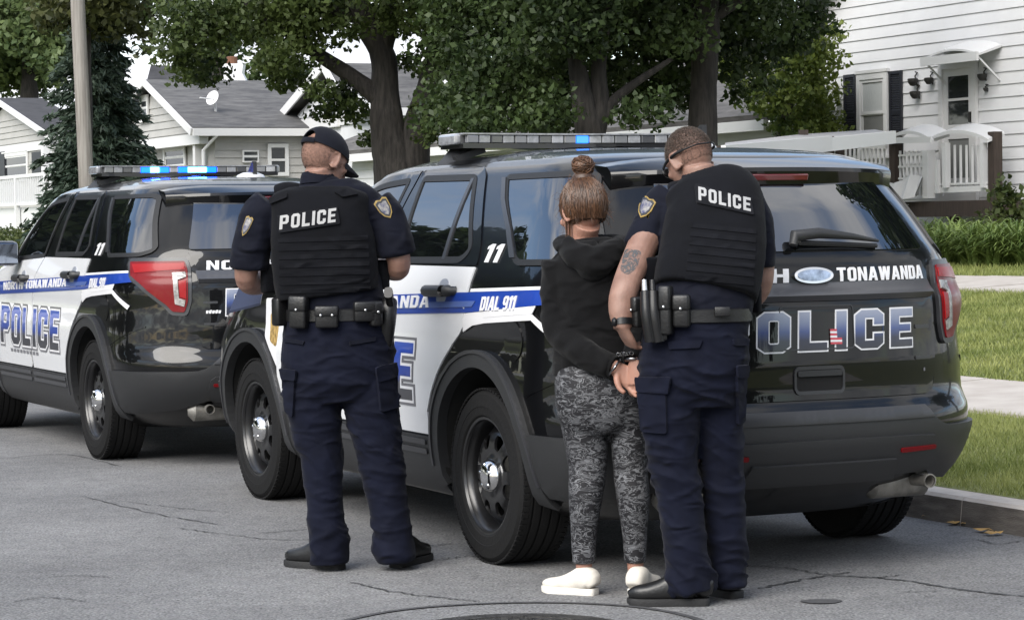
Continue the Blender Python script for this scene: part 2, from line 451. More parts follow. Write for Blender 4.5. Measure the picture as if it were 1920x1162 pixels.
def leaf_mat(name, c1, c2, scale=1.2, rough=.55, trans=.35):
    m = bpy.data.materials.new(name); m.use_nodes = True; t = m.node_tree; t.nodes.clear(); nn = t.nodes.new; L = t.links.new
    o = nn('ShaderNodeOutputMaterial'); d = nn('ShaderNodeBsdfPrincipled'); tr = nn('ShaderNodeBsdfTranslucent'); mxs = nn('ShaderNodeMixShader')
    mxs.inputs[0].default_value = trans; d.inputs['Roughness'].default_value = rough; d.inputs['Specular IOR Level'].default_value = .35
    g = nn('ShaderNodeNewGeometry'); tcn = nn('ShaderNodeTexCoord'); n = nn('ShaderNodeTexNoise'); n.inputs['Scale'].default_value = scale; n.inputs['Detail'].default_value = 3
    L(tcn.outputs['Object'], n.inputs['Vector'])
    ad = nn('ShaderNodeMath'); ad.operation = 'MULTIPLY_ADD'; ad.inputs[1].default_value = .28; L(g.outputs['Random Per Island'], ad.inputs[0]); L(n.outputs[0], ad.inputs[2])
    rp = nn('ShaderNodeValToRGB'); e = rp.color_ramp.elements; e[0].position = .40; e[0].color = (*c1, 1); e[1].position = .86; e[1].color = (*c2, 1)
    L(ad.outputs[0], rp.inputs[0]); L(rp.outputs[0], d.inputs['Base Color']); L(rp.outputs[0], tr.inputs[0])
    L(d.outputs[0], mxs.inputs[1]); L(tr.outputs[0], mxs.inputs[2]); L(mxs.outputs[0], o.inputs[0])
    return m
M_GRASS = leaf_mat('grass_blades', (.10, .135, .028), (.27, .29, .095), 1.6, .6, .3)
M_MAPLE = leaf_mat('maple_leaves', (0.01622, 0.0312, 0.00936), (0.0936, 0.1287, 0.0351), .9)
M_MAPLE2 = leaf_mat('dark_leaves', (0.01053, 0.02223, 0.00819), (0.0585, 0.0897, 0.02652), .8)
M_YELL = leaf_mat('yellow_green_leaves', (.05, .085, .018), (.19, .235, .045), .7)
M_FAR = leaf_mat('far_leaves', (.04, .07, .026), (.16, .21, .08), .35)
M_SPRUCE = leaf_mat('spruce_needles', (.012, .026, .017), (.05, .075, .05), 1.2, .6, .1)
M_LILY = leaf_mat('daylily_leaves', (.06, .105, .024), (.20, .265, .075), 2.0, .45, .3)
M_HEDGE = leaf_mat('hedge_leaves', (.03, .05, .014), (.10, .12, .035), 1.5)
def bark_mat():
    return mat('bark', (.010, .0085, .008), .95, col2=(.034, .030, .027), noise_scale=7, bump=.9, bump_scale=18, stretch=(3, 3, .45))
M_BARK = bark_mat()

# ---- ground sheets
def strip(name, prof, s0, s1, ns, m, kind='structure', amp=0.0):
    ss = np.linspace(s0, s1, ns); V = []; F = []
    k = len(prof)
    for s in ss:
        for d, z in prof:
            V.append((s, d, z + (amp * noise.noise(Vector((s * .35, d * .5, 3.3))) if amp and .6 < d else 0)))
    for i in range(ns - 1):
        for j in range(k - 1):
            F.append([i * k + j, (i + 1) * k + j, (i + 1) * k + j + 1, i * k + j + 1])
    o = mesh_np(name, Wv(V), [f[::-1] for f in F], m, None, True)
    n0 = o.data.polygons[0].normal
    if n0.z < 0: o.data.flip_normals()
    return tag(o, kind=kind)
g = MB(); g.add([(-1500, -600, -1.2), (1500, -600, -1.2), (1500, 1900, -1.2), (-1500, 1900, -1.2)], [[0, 1, 2, 3]])
tag(g.build('ground', M_SOIL), kind='structure')
strip('road', [(-9.2, 0), (0.0, 0)], -60, 320, 2, M_ASPH)
ds = [.16, .6, 1.2, 2.0, 2.4, 3.4, 4, 5, 6, 7, 8, 9, 10, 11, 12, 13, 14, 16, 20, 30, 80]
strip('lawn', [(d, gz(d) + (-.012 if d > .2 else -.004)) for d in ds], -60, 320, 200, M_SOIL, amp=.02)
strip('opposite_lawn', [(-80, .3), (-60, .3), (-30, .2), (-9.55, .11)], -60, 320, 40, M_SOIL)
# kerb in cast sections
kerb = empty('kerb', W(0, 0, 0)); tag(kerb, kind='structure')
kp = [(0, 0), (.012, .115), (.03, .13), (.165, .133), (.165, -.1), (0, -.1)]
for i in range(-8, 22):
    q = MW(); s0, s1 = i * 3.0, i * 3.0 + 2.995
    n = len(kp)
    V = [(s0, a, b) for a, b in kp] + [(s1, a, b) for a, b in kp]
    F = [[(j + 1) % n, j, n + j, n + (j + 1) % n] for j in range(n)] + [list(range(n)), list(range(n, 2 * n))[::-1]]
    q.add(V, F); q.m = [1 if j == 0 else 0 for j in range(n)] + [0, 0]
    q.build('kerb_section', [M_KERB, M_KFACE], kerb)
q = MW(); q.box((100, -9.28, .06), (360, .16, .14)); tag(q.build('opposite_kerb', M_KERB), kind='structure')
# sidewalk and upper walk in slabs
def slabs(name, d0, d1, s0, s1, L, th=.05, lift=.012):
    e = empty(name, W(0, d0, gz(d0))); tag(e, kind='structure')
    s = s0
    while s < s1:
        q = MW(); gap = .012; jz = random.uniform(-.004, .004)
        V = []
        for z in (-th, 0):
            for a, b in ((s, d0), (s + L - gap, d0), (s + L - gap, d1), (s, d1)): V.append((a, b, gz(b) + lift + jz + z))
        q.add(V, [[0, 1, 2, 3], [7, 6, 5, 4], [4, 5, 1, 0], [5, 6, 2, 1], [6, 7, 3, 2], [7, 4, 0, 3]])
        q.build('slab', M_CONC, e); s += L
slabs('sidewalk', 2.15, 3.4, -9, 60, 1.5)
slabs('front_walk', 9.3, 11.0, 6, 33, 1.8)

# ---- road cracks, patch and cover
def crack(px, w=.012, z=.004, m=M_CRACK, jit=.012, name='road_crack'):
    P = np.array([at(x, y, 10) for x, y in px])
    G = []
    for x, y in px:
        r = ray(x, y); G.append((O3 + r * (-CAM_H / r[2]))[:2])
    G = catmull(np.array(G), len(G) * 14)
    T = np.gradient(G, axis=0); T /= np.linalg.norm(T, axis=1)[:, None]; Nn = np.column_stack([-T[:, 1], T[:, 0]])
    k = len(G)
    j = np.array([noise.noise(Vector((i * .33, px[0][0], 0))) for i in range(k)])[:, None] * jit * 2
    ww = (w * (.35 + rng.random(k)) * np.minimum(1, np.minimum(np.arange(k), k - 1 - np.arange(k)) / 4 + .15))[:, None] / 2
    A = G + Nn * (j + ww); B = G + Nn * (j - ww)
    V = np.vstack([np.column_stack([A, np.full(k, z)]), np.column_stack([B, np.full(k, z)])])
    F = [[i, i + 1, k + i + 1, k + i] for i in range(k - 1)]
    o = mesh_np(name, V, F, m, None, False)
    if o.data.polygons[0].normal.z < 0: o.data.flip_normals()
    return tag(o, kind='structure')
for p, w in [([(1423, 1104), (1480, 1092), (1560, 1080), (1690, 1088), (1790, 1104), (1930, 1120)], .02), ([(1395, 1060), (1480, 1066), (1545, 1077), (1600, 1073)], .014),
             ([(1640, 1084), (1690, 1078)], .012), ([(330, 990), (410, 1000), (520, 1012), (640, 1010)], .01), ([(480, 1000), (560, 994), (580, 992)], .01),
             ([(150, 930), (300, 965), (420, 985)], .01), ([(0, 860), (120, 852), (230, 875)], .01), ([(820, 1050), (870, 1044), (940, 1040)], .012), ([(90, 1082), (150, 1079), (210, 1083)], .009),
             ([(650, 1090), (740, 1110), (840, 1122), (900, 1128)], .012), ([(800, 1024), (850, 1019)], .012), ([(230, 940), (330, 952), (440, 962)], .008), ([(20, 1130), (80, 1120), (170, 1128)], .008),
             ([(1830, 1010), (1870, 1020), (1919, 1014)], .01), ([(1690, 1110), (1760, 1108)], .009)]:
    crack(p, w * .95)
def gpt(px, py, z=0.0):
    r = ray(px, py); return O3 + r * ((z - CAM_H) / r[2])
mc = gpt(968, 1129); mc = np.array([mc[0], mc[1] - .70, 0])
q = MB()
def ringmesh(r0, r1, z, n=72, wob=0.0):
    V = []; F = []
    for i in range(n):
        a = 2 * math.pi * i / n; k = 1 + wob * noise.noise(Vector((math.cos(a) * 2, math.sin(a) * 2, 1.3)))
        V += [(mc[0] + r0 * k * math.cos(a), mc[1] + r0 * k * math.sin(a), z), (mc[0] + r1 * k * math.cos(a), mc[1] + r1 * k * math.sin(a), z)]
    for i in range(n):
        j = (i + 1) % n; F.append([2 * i, 2 * i + 1, 2 * j + 1, 2 * j])
    return V, F
q.add(*ringmesh(.672, .70, .004, wob=.02)); tag(q.build('patch_joint', M_TAR), kind='structure')
M_IRON = mat('cast_iron', (.055, .053, .05), .6, metal=.6, noise_amt=.4, noise_scale=30, bump=.5, bump_scale=60)
mh = empty('manhole_cover', tuple(mc), label='round cast iron manhole cover in the road at the bottom edge of the picture', cat='manhole cover')
q = MB(); q.lathe([(.30, .0), (.30, .012), (.36, .012), (.41, .006), (.41, 0)], 48); q.build('frame', M_IRON, mh)
q = MB(); q.lathe([(0.001, .010), (.29, .010), (.29, 0)], 48)
for i in range(-6, 7):
    for j in range(-6, 7):
        if i * i + j * j < 38: q.box((i * .042, j * .042, .013), (.024, .024, .008))
q.build('cover', M_IRON, mh)
sp_ = MB(); c0 = gpt(1540, 1128)
V = [(c0[0] + .075 * math.cos(a) * (1 + .1 * math.sin(3 * a)), c0[1] + .055 * math.sin(a), .004) for a in np.linspace(0, 2 * math.pi, 24, endpoint=False)]
sp_.add(V, [list(range(24))]); tag(sp_.build('oil_stain', M_TAR), kind='structure')
# fallen leaves by the kerb
M_DRY = mat('dry_leaf', (.32, .20, .07), .8, noise_amt=.3)
for i, (x, y) in enumerate([(1738, 972), (1790, 984), (1846, 998), (1856, 1004), (1872, 1003), (1812, 985)]):
    c0 = gpt(x, y); q = MB(); a = random.uniform(0, 6); l = random.uniform(.025, .045)
    V = [(c0[0] + l * math.cos(a + k) * rr, c0[1] + l * math.sin(a + k) * rr, .006 + zz) for k, rr, zz in ((0, 1.3, .012), (1.1, .7, .004), (2.2, .9, .015), (3.3, 1, .004), (4.3, .8, .012), (5.3, .75, .004))]
    q.add(V, [[0, 1, 2], [0, 2, 3], [0, 3, 4], [0, 4, 5]]); tag(q.build('fallen_leaf', M_DRY), ['small dry leaf nearest the tyre by the kerb foot', 'dry leaf a step right of the tyre along the kerb', 'pale curled leaf left of the close leaf pair at the kerb', 'left leaf of the touching pair at the kerb foot', 'rightmost dry leaf at the kerb foot', 'lone dry leaf midway along the visible kerb foot'][i], 'leaf', 'dry leaves along the kerb')

# ---- grass
def grass(regions, name):
    Vs = []
    for (s0, s1, d0, d1, dens, hgt, wid) in regions:
        n = int((s1 - s0) * (d1 - d0) * dens)
        s = rng.uniform(s0, s1, n); d = rng.uniform(d0, d1, n)
        z = np.interp(d, [0, 16, 30], [.13, .93, 1.1]) - .012
        h = hgt * rng.uniform(.55, 1.25, n); a = rng.uniform(0, 2 * np.pi, n); ln = rng.uniform(.2, 1.0, n) * h; b = rng.uniform(0, 2 * np.pi, n)
        w = wid * rng.uniform(.7, 1.3, n)
        base = np.column_stack([s, d, z])
        o1 = np.column_stack([np.cos(a) * w, np.sin(a) * w, np.zeros(n)]) * .5
        tip = base + np.column_stack([np.cos(b) * ln, np.sin(b) * ln, h])
        Vs.append(np.stack([base - o1, base + o1, tip], 1).reshape(-1, 3))
    V = Wv(np.vstack(Vs)); F = np.arange(len(V)).reshape(-1, 3)
    return tag(mesh_np(name, V, F, M_GRASS, None, False), 'mown green grass of the verge and front lawns', 'grass', kind='stuff')
grass([(-3, 6, .17, 2.17, 5200, .042, .005), (-1, 16, 3.38, 9.35, 1300, .05, .010), (6, 26, 10.98, 15.5, 500, .07, .016), (6, 40, .17, 2.15, 500, .06, .012), (16, 45, 3.4, 9.3, 150, .07, .022)], 'grass')

# ---- foliage
def leaf_cloud(clumps, per, size, aspect=.75, shell=.45, droop=.2, seedn=0):
    "clumps: (x,y,z,rx,ry,rz,weight); leaves spread in the clumps' volume, denser near their surface"
    g_ = np.random.default_rng(100 + seedn)
    out_ = []
    for c in clumps:
        n = int(per * c[6])
        v = g_.normal(size=(n, 3)); v /= np.linalg.norm(v, axis=1)[:, None]
        r = g_.random(n) ** shell
        lump = 1 + .22 * np.sin(v[:, 0] * 5 + c[0]) * np.sin(v[:, 1] * 4 + c[1] * 3) + .2 * np.sin(v[:, 2] * 6 + c[2])
        p = np.array(c[:3]) + v * (r * lump)[:, None] * np.array(c[3:6])
        out_.append(p)
    P = np.vstack(out_); n = len(P)
    a = g_.normal(size=(n, 3)); a[:, 2] -= droop; a /= np.linalg.norm(a, axis=1)[:, None]
    b = g_.normal(size=(n, 3)); b -= (b * a).sum(1)[:, None] * a; b /= np.linalg.norm(b, axis=1)[:, None]
    nn_ = np.cross(a, b)
    sz = size * g_.uniform(.6, 1.3, n)[:, None]
    V = np.stack([P - a * sz * .55, P + b * sz * aspect * .5 + nn_ * sz * .12, P + a * sz * .6, P - b * sz * aspect * .5 + nn_ * sz * .12], 1).reshape(-1, 3)
    F = np.arange(4 * n).reshape(-1, 4)
    return V, F
def tree(name, label, base, limbs, clumps, per, size, leafm, group=None, cat='tree', seedn=0, aspect=.75, bark=None):
    e = empty(name, base, label=label, cat=cat, group=group)
    b = np.array(base, float)
    if limbs:
        q = MB()
        for pts, rad in limbs:
            P = np.array(pts, float) - b; k = max(8, len(P) * 5)
            P2 = catmull(P, k); rr = np.interp(np.linspace(0, 1, k), np.linspace(0, 1, len(rad)), rad)
            rr = rr * (1 + .06 * np.array([noise.noise(Vector((i * .8, b[0], 2.2))) for i in range(k)]))
            V, F = loft(P2, list(rr), n=14); V = np.array(V)
            V += np.array([[.10 * noise.noise(Vector((p[0] * 2.2, p[1] * 2.2, p[2] * .8))) * min(1, rr[0] * 2)] * 2 + [0] for p in V])
            q.add(V, F)
        q.build('trunk', bark or M_BARK, e, True, 60)
    V, F = leaf_cloud(clumps, per, size, aspect, seedn=seedn)
    mesh_np('crown', V - b, F, leafm, e, False)
    return e
def cl(px, py, Y, r, w=1.0, fl=.8):
    p = at(px, py, Y); return (p[0], p[1], p[2], r, r, r * fl, w * r * r)
# ================================================================== HOUSES
M_SIDE = mat('white_vinyl_siding', (.62, .625, .64), .5, noise_amt=.03, noise_scale=2)
M_SIDEG = mat('pale_grey_siding', (0.345, 0.3375, 0.3225), .6, noise_amt=.05, noise_scale=2)
M_TRIM = mat('white_trim_paint', (.58, .58, .58), .45)
M_ROOF = mat('grey_shingles', (0.0527, 0.0527, 0.0558), .95, col2=(0.1054, 0.1042, 0.1042), noise_scale=3.0, bump=.5, bump_scale=14, stretch=(.6, .6, 5))
M_ROOF2 = mat('brown_grey_shingles', (0.062, 0.0589, 0.0558), .95, col2=(0.1178, 0.1116, 0.1066), noise_scale=3.0, bump=.5, bump_scale=14, stretch=(.6, .6, 5))
M_SHUT = mat('dark_shutter', (0.0132, 0.0144, 0.0204), .5)
M_WGLASS = mat('window_glass', (.02, .023, .026), .06, ior=1.6)
M_CURT = mat('net_curtain', (0.4, 0.416, 0.416), .9, noise_amt=.12, noise_scale=30, stretch=(6, 6, .3))
M_BROWN = mat('weathered_brown_wood', (0.0364, 0.0252, 0.0196), .8, noise_amt=.35, noise_scale=6, stretch=(8, 8, .6))
M_DECK = mat('deck_boards', (0.056, 0.044, 0.0384), .85, noise_amt=.3, noise_scale=5)
M_VINYL = mat('white_railing_vinyl', (.56, .565, .57), .35)
M_DARKM = mat('dark_iron', (.02, .019, .018), .5, noise_amt=.4, noise_scale=20)
M_GREYP = mat('grey_mesh_panel', (0.161, 0.1645, 0.161), .7)
M_BRICKY = mat('terracotta', (.13, .06, .035), .9)

def board(parent, wall, c, a0, a1, z, pitch, m, proud=.016, clip=None):
    "one lap board: wall 'd' runs along s at d=c facing the road; wall 's' runs along d at s=c facing down the street"
    q = MW(); z1 = z + pitch - .001
    b0, b1 = (a0, a1)
    t0, t1 = (clip(z1) if clip else (a0, a1))
    if clip: b0, b1 = clip(z)
    if b1 - b0 < .05: return
    if t1 - t0 < .02: t0 = t1 = (t0 + t1) / 2
    pr = [(0, 0), (proud, 0), (.003, 1)]
    V = []
    for lo, hi in ((0, 0), (1, 1)):
        pass
    def pt(al, k, zz): return (al, c - k, zz) if wall == 'd' else (c - k, al, zz)
    V = [pt(b0, 0, z), pt(b0, proud, z), pt(t0, .003, z1), pt(t0, 0, z1), pt(b1, 0, z), pt(b1, proud, z), pt(t1, .003, z1), pt(t1, 0, z1)]
    F = [[0, 1, 2, 3], [7, 6, 5, 4], [0, 4, 5, 1], [1, 5, 6, 2], [2, 6, 7, 3], [3, 7, 4, 0]]
    if wall == 's': F = [f[::-1] for f in F]
    q.add(V, F)
    q.build('siding_board', m, parent)
def wbox(q, s, d, z):
    "box from ranges"
    q.box(((s[0] + s[1]) / 2, (d[0] + d[1]) / 2, (z[0] + z[1]) / 2), (abs(s[1] - s[0]), abs(d[1] - d[0]), abs(z[1] - z[0])))
def frame_d(q, s0, s1, z0, z1, d, w, dep):
    wbox(q, (s0, s0 + w), (d - dep, d), (z0, z1)); wbox(q, (s1 - w, s1), (d - dep, d), (z0, z1))
    wbox(q, (s0 + w, s1 - w), (d - dep, d), (z1 - w, z1)); wbox(q, (s0 + w, s1 - w), (d - dep, d), (z0, z0 + w))

# ---------------- white house on the right, gable wall to the road
DH = 16.0
gh = .93
sL = on_d(1543, 200, DH)[0]
zE = on_d(1545, 22, DH)[1]
sR = sL - 11.0
hs = empty('white_house', W((sL + sR) / 2, DH + 5, gh), label='white clapboard house with dark shuttered window and porch door at right', cat='house')
zP = zE + 5.5 * .82
q = MW(); wbox(q, (sR, sL), (DH + .004, DH + 9), (gh - .6, zE)); q.build('wall', M_SIDE, hs)
q = MW(); P = [(sR, DH + .004, zE), (sL, DH + .004, zE), ((sL + sR) / 2, DH + .004, zP)]
q.prism([Vector(p) for p in P], (0, 0, 0), (0, 8.99, 0)); q.build('gable', M_SIDE, hs)
for k, (sa, sg) in enumerate(((sL, 1), (sR, -1))):
    mid = (sL + sR) / 2; ov = .38
    e = (sa + sg * ov, zE - ov * .82)
    q = MW(); V = []
    for dd in (DH - .35, DH + 9.3): V += [(e[0], dd, e[1]), (mid, dd, zP), (mid, dd, zP + .16), (e[0], dd, e[1] + .16)]
    F = [[0, 1, 2, 3], [7, 6, 5, 4], [0, 4, 5, 1], [1, 5, 6, 2], [2, 6, 7, 3], [3, 7, 4, 0]]
    q.add(V, F if sg < 0 else [f[::-1] for f in F]); q.build('roof', M_ROOF, hs)
    q = MW(); V = []
    for dd in (DH - .40, DH - .352): V += [(e[0] + sg * .02, dd, e[1] - .12), (mid, dd, zP - .12), (mid, dd, zP + .17), (e[0] + sg * .02, dd, e[1] + .17)]
    q.add(V, F if sg < 0 else [f[::-1] for f in F]); q.build('rake_board', M_TRIM, hs)
# boxed eave return at the left corner, gutter and downpipe
q = MW(); wbox(q, (sL - .12, sL + .42), (DH - .36, DH - .02), (zE - .36, zE - .02)); q.build('eave_return', M_TRIM, hs)
q = MW(); wbox(q, (sL + .42, sL + .55), (DH - .2, DH + 9), (zE - .30, zE - .18)); q.build('gutter', M_TRIM, hs)
q = MW(); q.tube([(sL + .36, DH + .1, zE - .36), (sL + .34, DH + .1, zE - .5), (sL + .07, DH + .06, zE - .75), (sL + .06, DH + .06, gh)], .04, 8); q.build('downpipe', M_TRIM, hs)
q = MW(); wbox(q, (sL - .07, sL + .03), (DH - .03, DH + .06), (gh, zE)); q.build('corner_board', M_TRIM, hs)
pitch = .187; z = gh; mid = (sL + sR) / 2
while z < zP - .25:
    cf = (lambda zz: (sR + .005, sL - .075)) if z + pitch < zE else (lambda zz: (mid - max(0, (zP - zz) / .82 - .05), mid + max(0, (zP - zz) / .82 - .05)))
    board(hs, 'd', DH, sR, sL, z, pitch, M_SIDE, .02, cf); z += pitch
def wr(px0, py0, px1, py1, d):
    "rectangle on the plane d from picture corners -> s0,s1,z0,z1"
    a = on_d(px0, py0, d); b = on_d(px1, py1, d); c = on_d(px0, py1, d); e = on_d(px1, py0, d)
    return min(a[0], b[0]), max(a[0], b[0]), (b[1] + c[1]) / 2, (a[1] + e[1]) / 2
# shutters with louvres
for (x0, y0, x1, y1) in ((1582, 140, 1606, 292), (1667, 133, 1692, 290)):
    s0, s1, z0, z1 = wr(x0, y0, x1, y1, DH - .04)
    q = MW(); frame_d(q, s0, s1, z0, z1, DH - .02, .05, .035); wbox(q, (s0 + .05, s1 - .05), (DH - .045, DH - .02), ((z0 + z1) / 2 - .04, (z0 + z1) / 2 + .04))
    sh = q.build('shutter', M_SHUT, hs)
    n = 34; zz = np.linspace(z0 + .06, z1 - .06, n)
    q = MW()
    for k in zz:
        V = [(s0 + .05, DH - .022, k + .014), (s1 - .05, DH - .022, k + .014), (s1 - .05, DH - .045, k - .014), (s0 + .05, DH - .045, k - .014), (s0 + .05, DH - .022, k + .008), (s1 - .05, DH - .022, k + .008), (s1 - .05, DH - .045, k - .02), (s0 + .05, DH - .045, k - .02)]
        q.add(V, [[0, 3, 2, 1], [4, 5, 6, 7], [0, 1, 5, 4], [2, 3, 7, 6], [1, 2, 6, 5], [3, 0, 4, 7]])
    q.build('louvre', M_SHUT, sh)
def window_d(parent, s0, s1, z0, z1, d, curtain=True, fw=.1):
    q = MW(); frame_d(q, s0, s1, z0, z1, d - .012, fw, .05)
    wbox(q, (s0 - .03, s1 + .03), (d - .09, d - .012), (z0 - .05, z0)); wbox(q, (s0 - .02, s1 + .02), (d - .075, d - .012), (z1, z1 + .05))
    w = q.build('window', M_TRIM, parent)
    a, b, c, e = s0 + fw, s1 - fw, z0 + fw, z1 - fw; mz = (c + e) / 2
    q = MW(); frame_d(q, a, b, mz, e, d - .012, .05, .035); q.build('sash', M_TRIM, w)
    q = MW(); frame_d(q, a + .005, b - .005, c, mz + .03, d - .012, .05, .02); q.build('sash', M_TRIM, w)
    q = MW(); wbox(q, (a + .05, b - .05), (d - .03, d - .026), (mz + .05, e - .05)); q.build('pane', M_CURT if curtain else M_WGLASS, w)
    q = MW(); wbox(q, (a + .055, b - .055), (d - .022, d - .018), (c + .05, mz - .02)); q.build('pane', M_WGLASS if not curtain else M_GREYP, w)
    return w
s0, s1, z0, z1 = wr(1607, 137, 1666, 292, DH - .05)
window_d(hs, s0, s1, z0, z1, DH - .012, True, .10)
# door
s0, s1, z0, z1 = wr(1761, 116, 1833, 373, DH - .05)
q = MW(); frame_d(q, s0, s1, z0 - .05, z1, DH - .02, .10, .06); dr = q.build('door', M_TRIM, hs)
a, b = s0 + .10, s1 - .10
q = MW(); frame_d(q, a, b, z0 + .05, z1 - .10, DH - .02, .115, .03); wbox(q, (a + .115, b - .115), (DH - .05, DH - .02), (z0 + .165, z0 + .32))
zg0 = on_d(1797, 234, DH)[1]; zgm = on_d(1797, 187, DH)[1]
wbox(q, (a + .115, b - .115), (DH - .05, DH - .02), (zg0 - .22, zg0)); wbox(q, (a + .115, b - .115), (DH - .05, DH - .02), (zgm - .02, zgm + .02)); q.build('storm_door', M_TRIM, dr)
for za, zb in ((zgm + .02, z1 - .215), (zg0, zgm - .02)):
    q = MW(); wbox(q, (a + .115, b - .115), (DH - .036, DH - .03), (za, zb)); q.build('pane', M_WGLASS, dr)
q = MW(); wbox(q, (a + .115, b - .115), (DH - .036, DH - .03), (z0 + .32, zg0 - .22)); q.build('lower_panel', M_GREYP, dr)
q = MW(); wbox(q, (a + .02, a + .06), (DH - .10, DH - .052), (zg0 + .02, zg0 + .18)); q.build('handle', M_DARKM, dr)
# small awning over the door, white translucent hood
aw = empty('door_awning', Wv([(s0, DH, z1)])[0], label='small white arched awning hood over the porch door', cat='awning')
sa, sb, za, zb = wr(1728, 90, 1834, 112, DH - .45)
q = MW(); n = 10; V = []
for k in range(n + 1):
    u = k / n; ss = sa + (sb - sa) * u; zz = za + (zb - za) * (.35 + .65 * math.sin(math.pi * u) ** .8)
    V += [(ss, DH - .03, zz + .12), (ss, DH - .45, zz - .02), (ss, DH - .45, zz - .05), (ss, DH - .03, zz + .08)]
F = []
for k in range(n):
    for j in range(4): F.append([4 * k + j, 4 * k + 4 + j, 4 * k + 4 + (j + 1) % 4, 4 * k + (j + 1) % 4])
F += [[3, 2, 1, 0], [4 * n, 4 * n + 1, 4 * n + 2, 4 * n + 3]]
q.add(V, F); keep(q.build('hood', M_VINYL), aw)
q = MW(); wbox(q, (sa, sb), (DH - .48, DH - .44), (za - .06, za + .30 * (zb - za) + .02)); q.build('valance', M_VINYL, aw)
for ss in (sa + .05, sb - .05):
    q = MW(); q.bar((ss, DH - .02, za - .35), (ss, DH - .42, za), .025); q.build('bracket', M_VINYL, aw)
# wall ornaments beside the door
for i, (px, py, r, lab) in enumerate([(1714, 152, .085, 'dark round wall planter left of the door, above the pair'), (1743, 150, .075, 'dark scrolled wall planter nearest the left door jamb'), (1718, 176, .085, 'lowest dark wall planter between window and door'),
                                (1843, 143, .075, 'dark coach lamp on the siding right of the door'), (1846, 167, .04, 'small dark knob below the coach lamp right of the door')]):
    s_, z_ = on_d(px, py, DH - .08)
    e = empty('wall_planter' if i < 3 else ('coach_lamp' if i == 3 else 'door_bell'), Wv([(s_, DH - .06, z_)])[0], label=lab, cat='wall planter' if i < 3 else ('lamp' if i == 3 else 'doorbell'))
    q = MW(); q.lathe([(.001, -r), (r * .5, -r * .9), (r * .95, -.2 * r), (r, .35 * r), (r * .8, .45 * r), (.001, .2 * r)], 14, c=(s_, DH - .02 - r, z_)); q.build('bowl', M_DARKM, e)
    q = MW(); q.tube([(s_, DH - .02, z_ - r), (s_ + .02, DH - .05, z_ + r * .9), (s_ - .03, DH - .04, z_ + r * 1.5), (s_ + .04, DH - .03, z_ + r * 1.7)], .012, 6); q.build('bracket', M_DARKM, e)
# porch deck with skirt, posts, rails
DP = 15.35
sA = on_d(1873, 370, DP)[0]; sB = on_d(1708, 370, DP)[0]; zD = on_d(1800, 376, DP)[1]
pc = empty('porch', W((sA + sB) / 2, (DP + DH) / 2, gz(15)), label='raised brown porch deck with white railings in front of the white house door', cat='porch')
nb = 5
for k in range(nb):
    w_ = (DH - DP - .02) / nb; q = MW(); wbox(q, (sA, sB + .4), (DP + k * w_, DP + (k + 1) * w_ - .012), (zD - .04, zD)); q.build('deck_board', M_DECK, pc)
q = MW(); wbox(q, (sA, sB), (DP - .04, DP - .002), (zD - .24, zD - .01)); q.build('skirt', M_BROWN, pc)
q = MW(); wbox(q, (sA, sA + .04), (DP, DH - .03), (zD - .24, zD - .045)); q.build('skirt', M_BROWN, pc)
for ss in np.linspace(sA + .1, sB + .3, 3):
    q = MW(); wbox(q, (ss - .06, ss + .06), (DP + .1, DP + .22), (gz(15) - .3, zD - .045)); q.build('footing_post', M_BROWN, pc)
for px, y0 in ((1858, 247), (1672, 247), (1571, 264)):
    s_ = on_d(px, 300, DP)[0]; zt = on_d(px, y0, DP)[1]
    q = MW(); wbox(q, (s_ - .075, s_ + .075), (DP + .0, DP + .15), (zD - .3, zt)); q.build('brown_post', M_BROWN, pc)
def sz(px, py, d=DP): return on_d(px, py, d)
# white column and rails
for px, y0, y1, hw in ((1743, 283, 372, .07), (1776, 268, 352, .045), (1846, 268, 352, .04), (1760, 300, 362, .03)):
    s_, zt = sz(px, y0); zb = sz(px, y1)[1]
    q = MW(); wbox(q, (s_ - hw, s_ + hw), (DP - .02 - hw, DP - .02 + hw), (zb, zt)); q.build('white_post', M_VINYL, pc)
rails = [((1752, 357), (1852, 353), .085), ((1752, 346), (1852, 343), .03), ((1684, 292), (1740, 290), .03), ((1684, 313), (1740, 312), .03), ((1684, 335), (1740, 333), .03), ((1615, 275), (1660, 275), .06), ((1580, 310), (1660, 310), .03)]
for (p0, p1, hgt) in rails:
    a_ = sz(*p0); b_ = sz(*p1)
    q = MW(); q.bar((a_[0], DP + .02, a_[1]), (b_[0], DP + .02, b_[1]), .04, hgt); q.build('rail', M_VINYL, pc)
bal = MW()
for px in list(range(1684, 1741, 8)) + list(range(1764, 1850, 11)) + list(range(1582, 1662, 8)):
    y0, y1 = (283, 366) if px < 1745 and px > 1680 else ((272, 352) if px > 1745 else (279, 352))
    s_, zt = sz(px, y0); zb = sz(px, y1)[1]
    q = MW(); wbox(q, (s_ - .014, s_ + .014), (DP + .025, DP + .053), (zb, zt)); q.build('baluster', M_VINYL, pc)
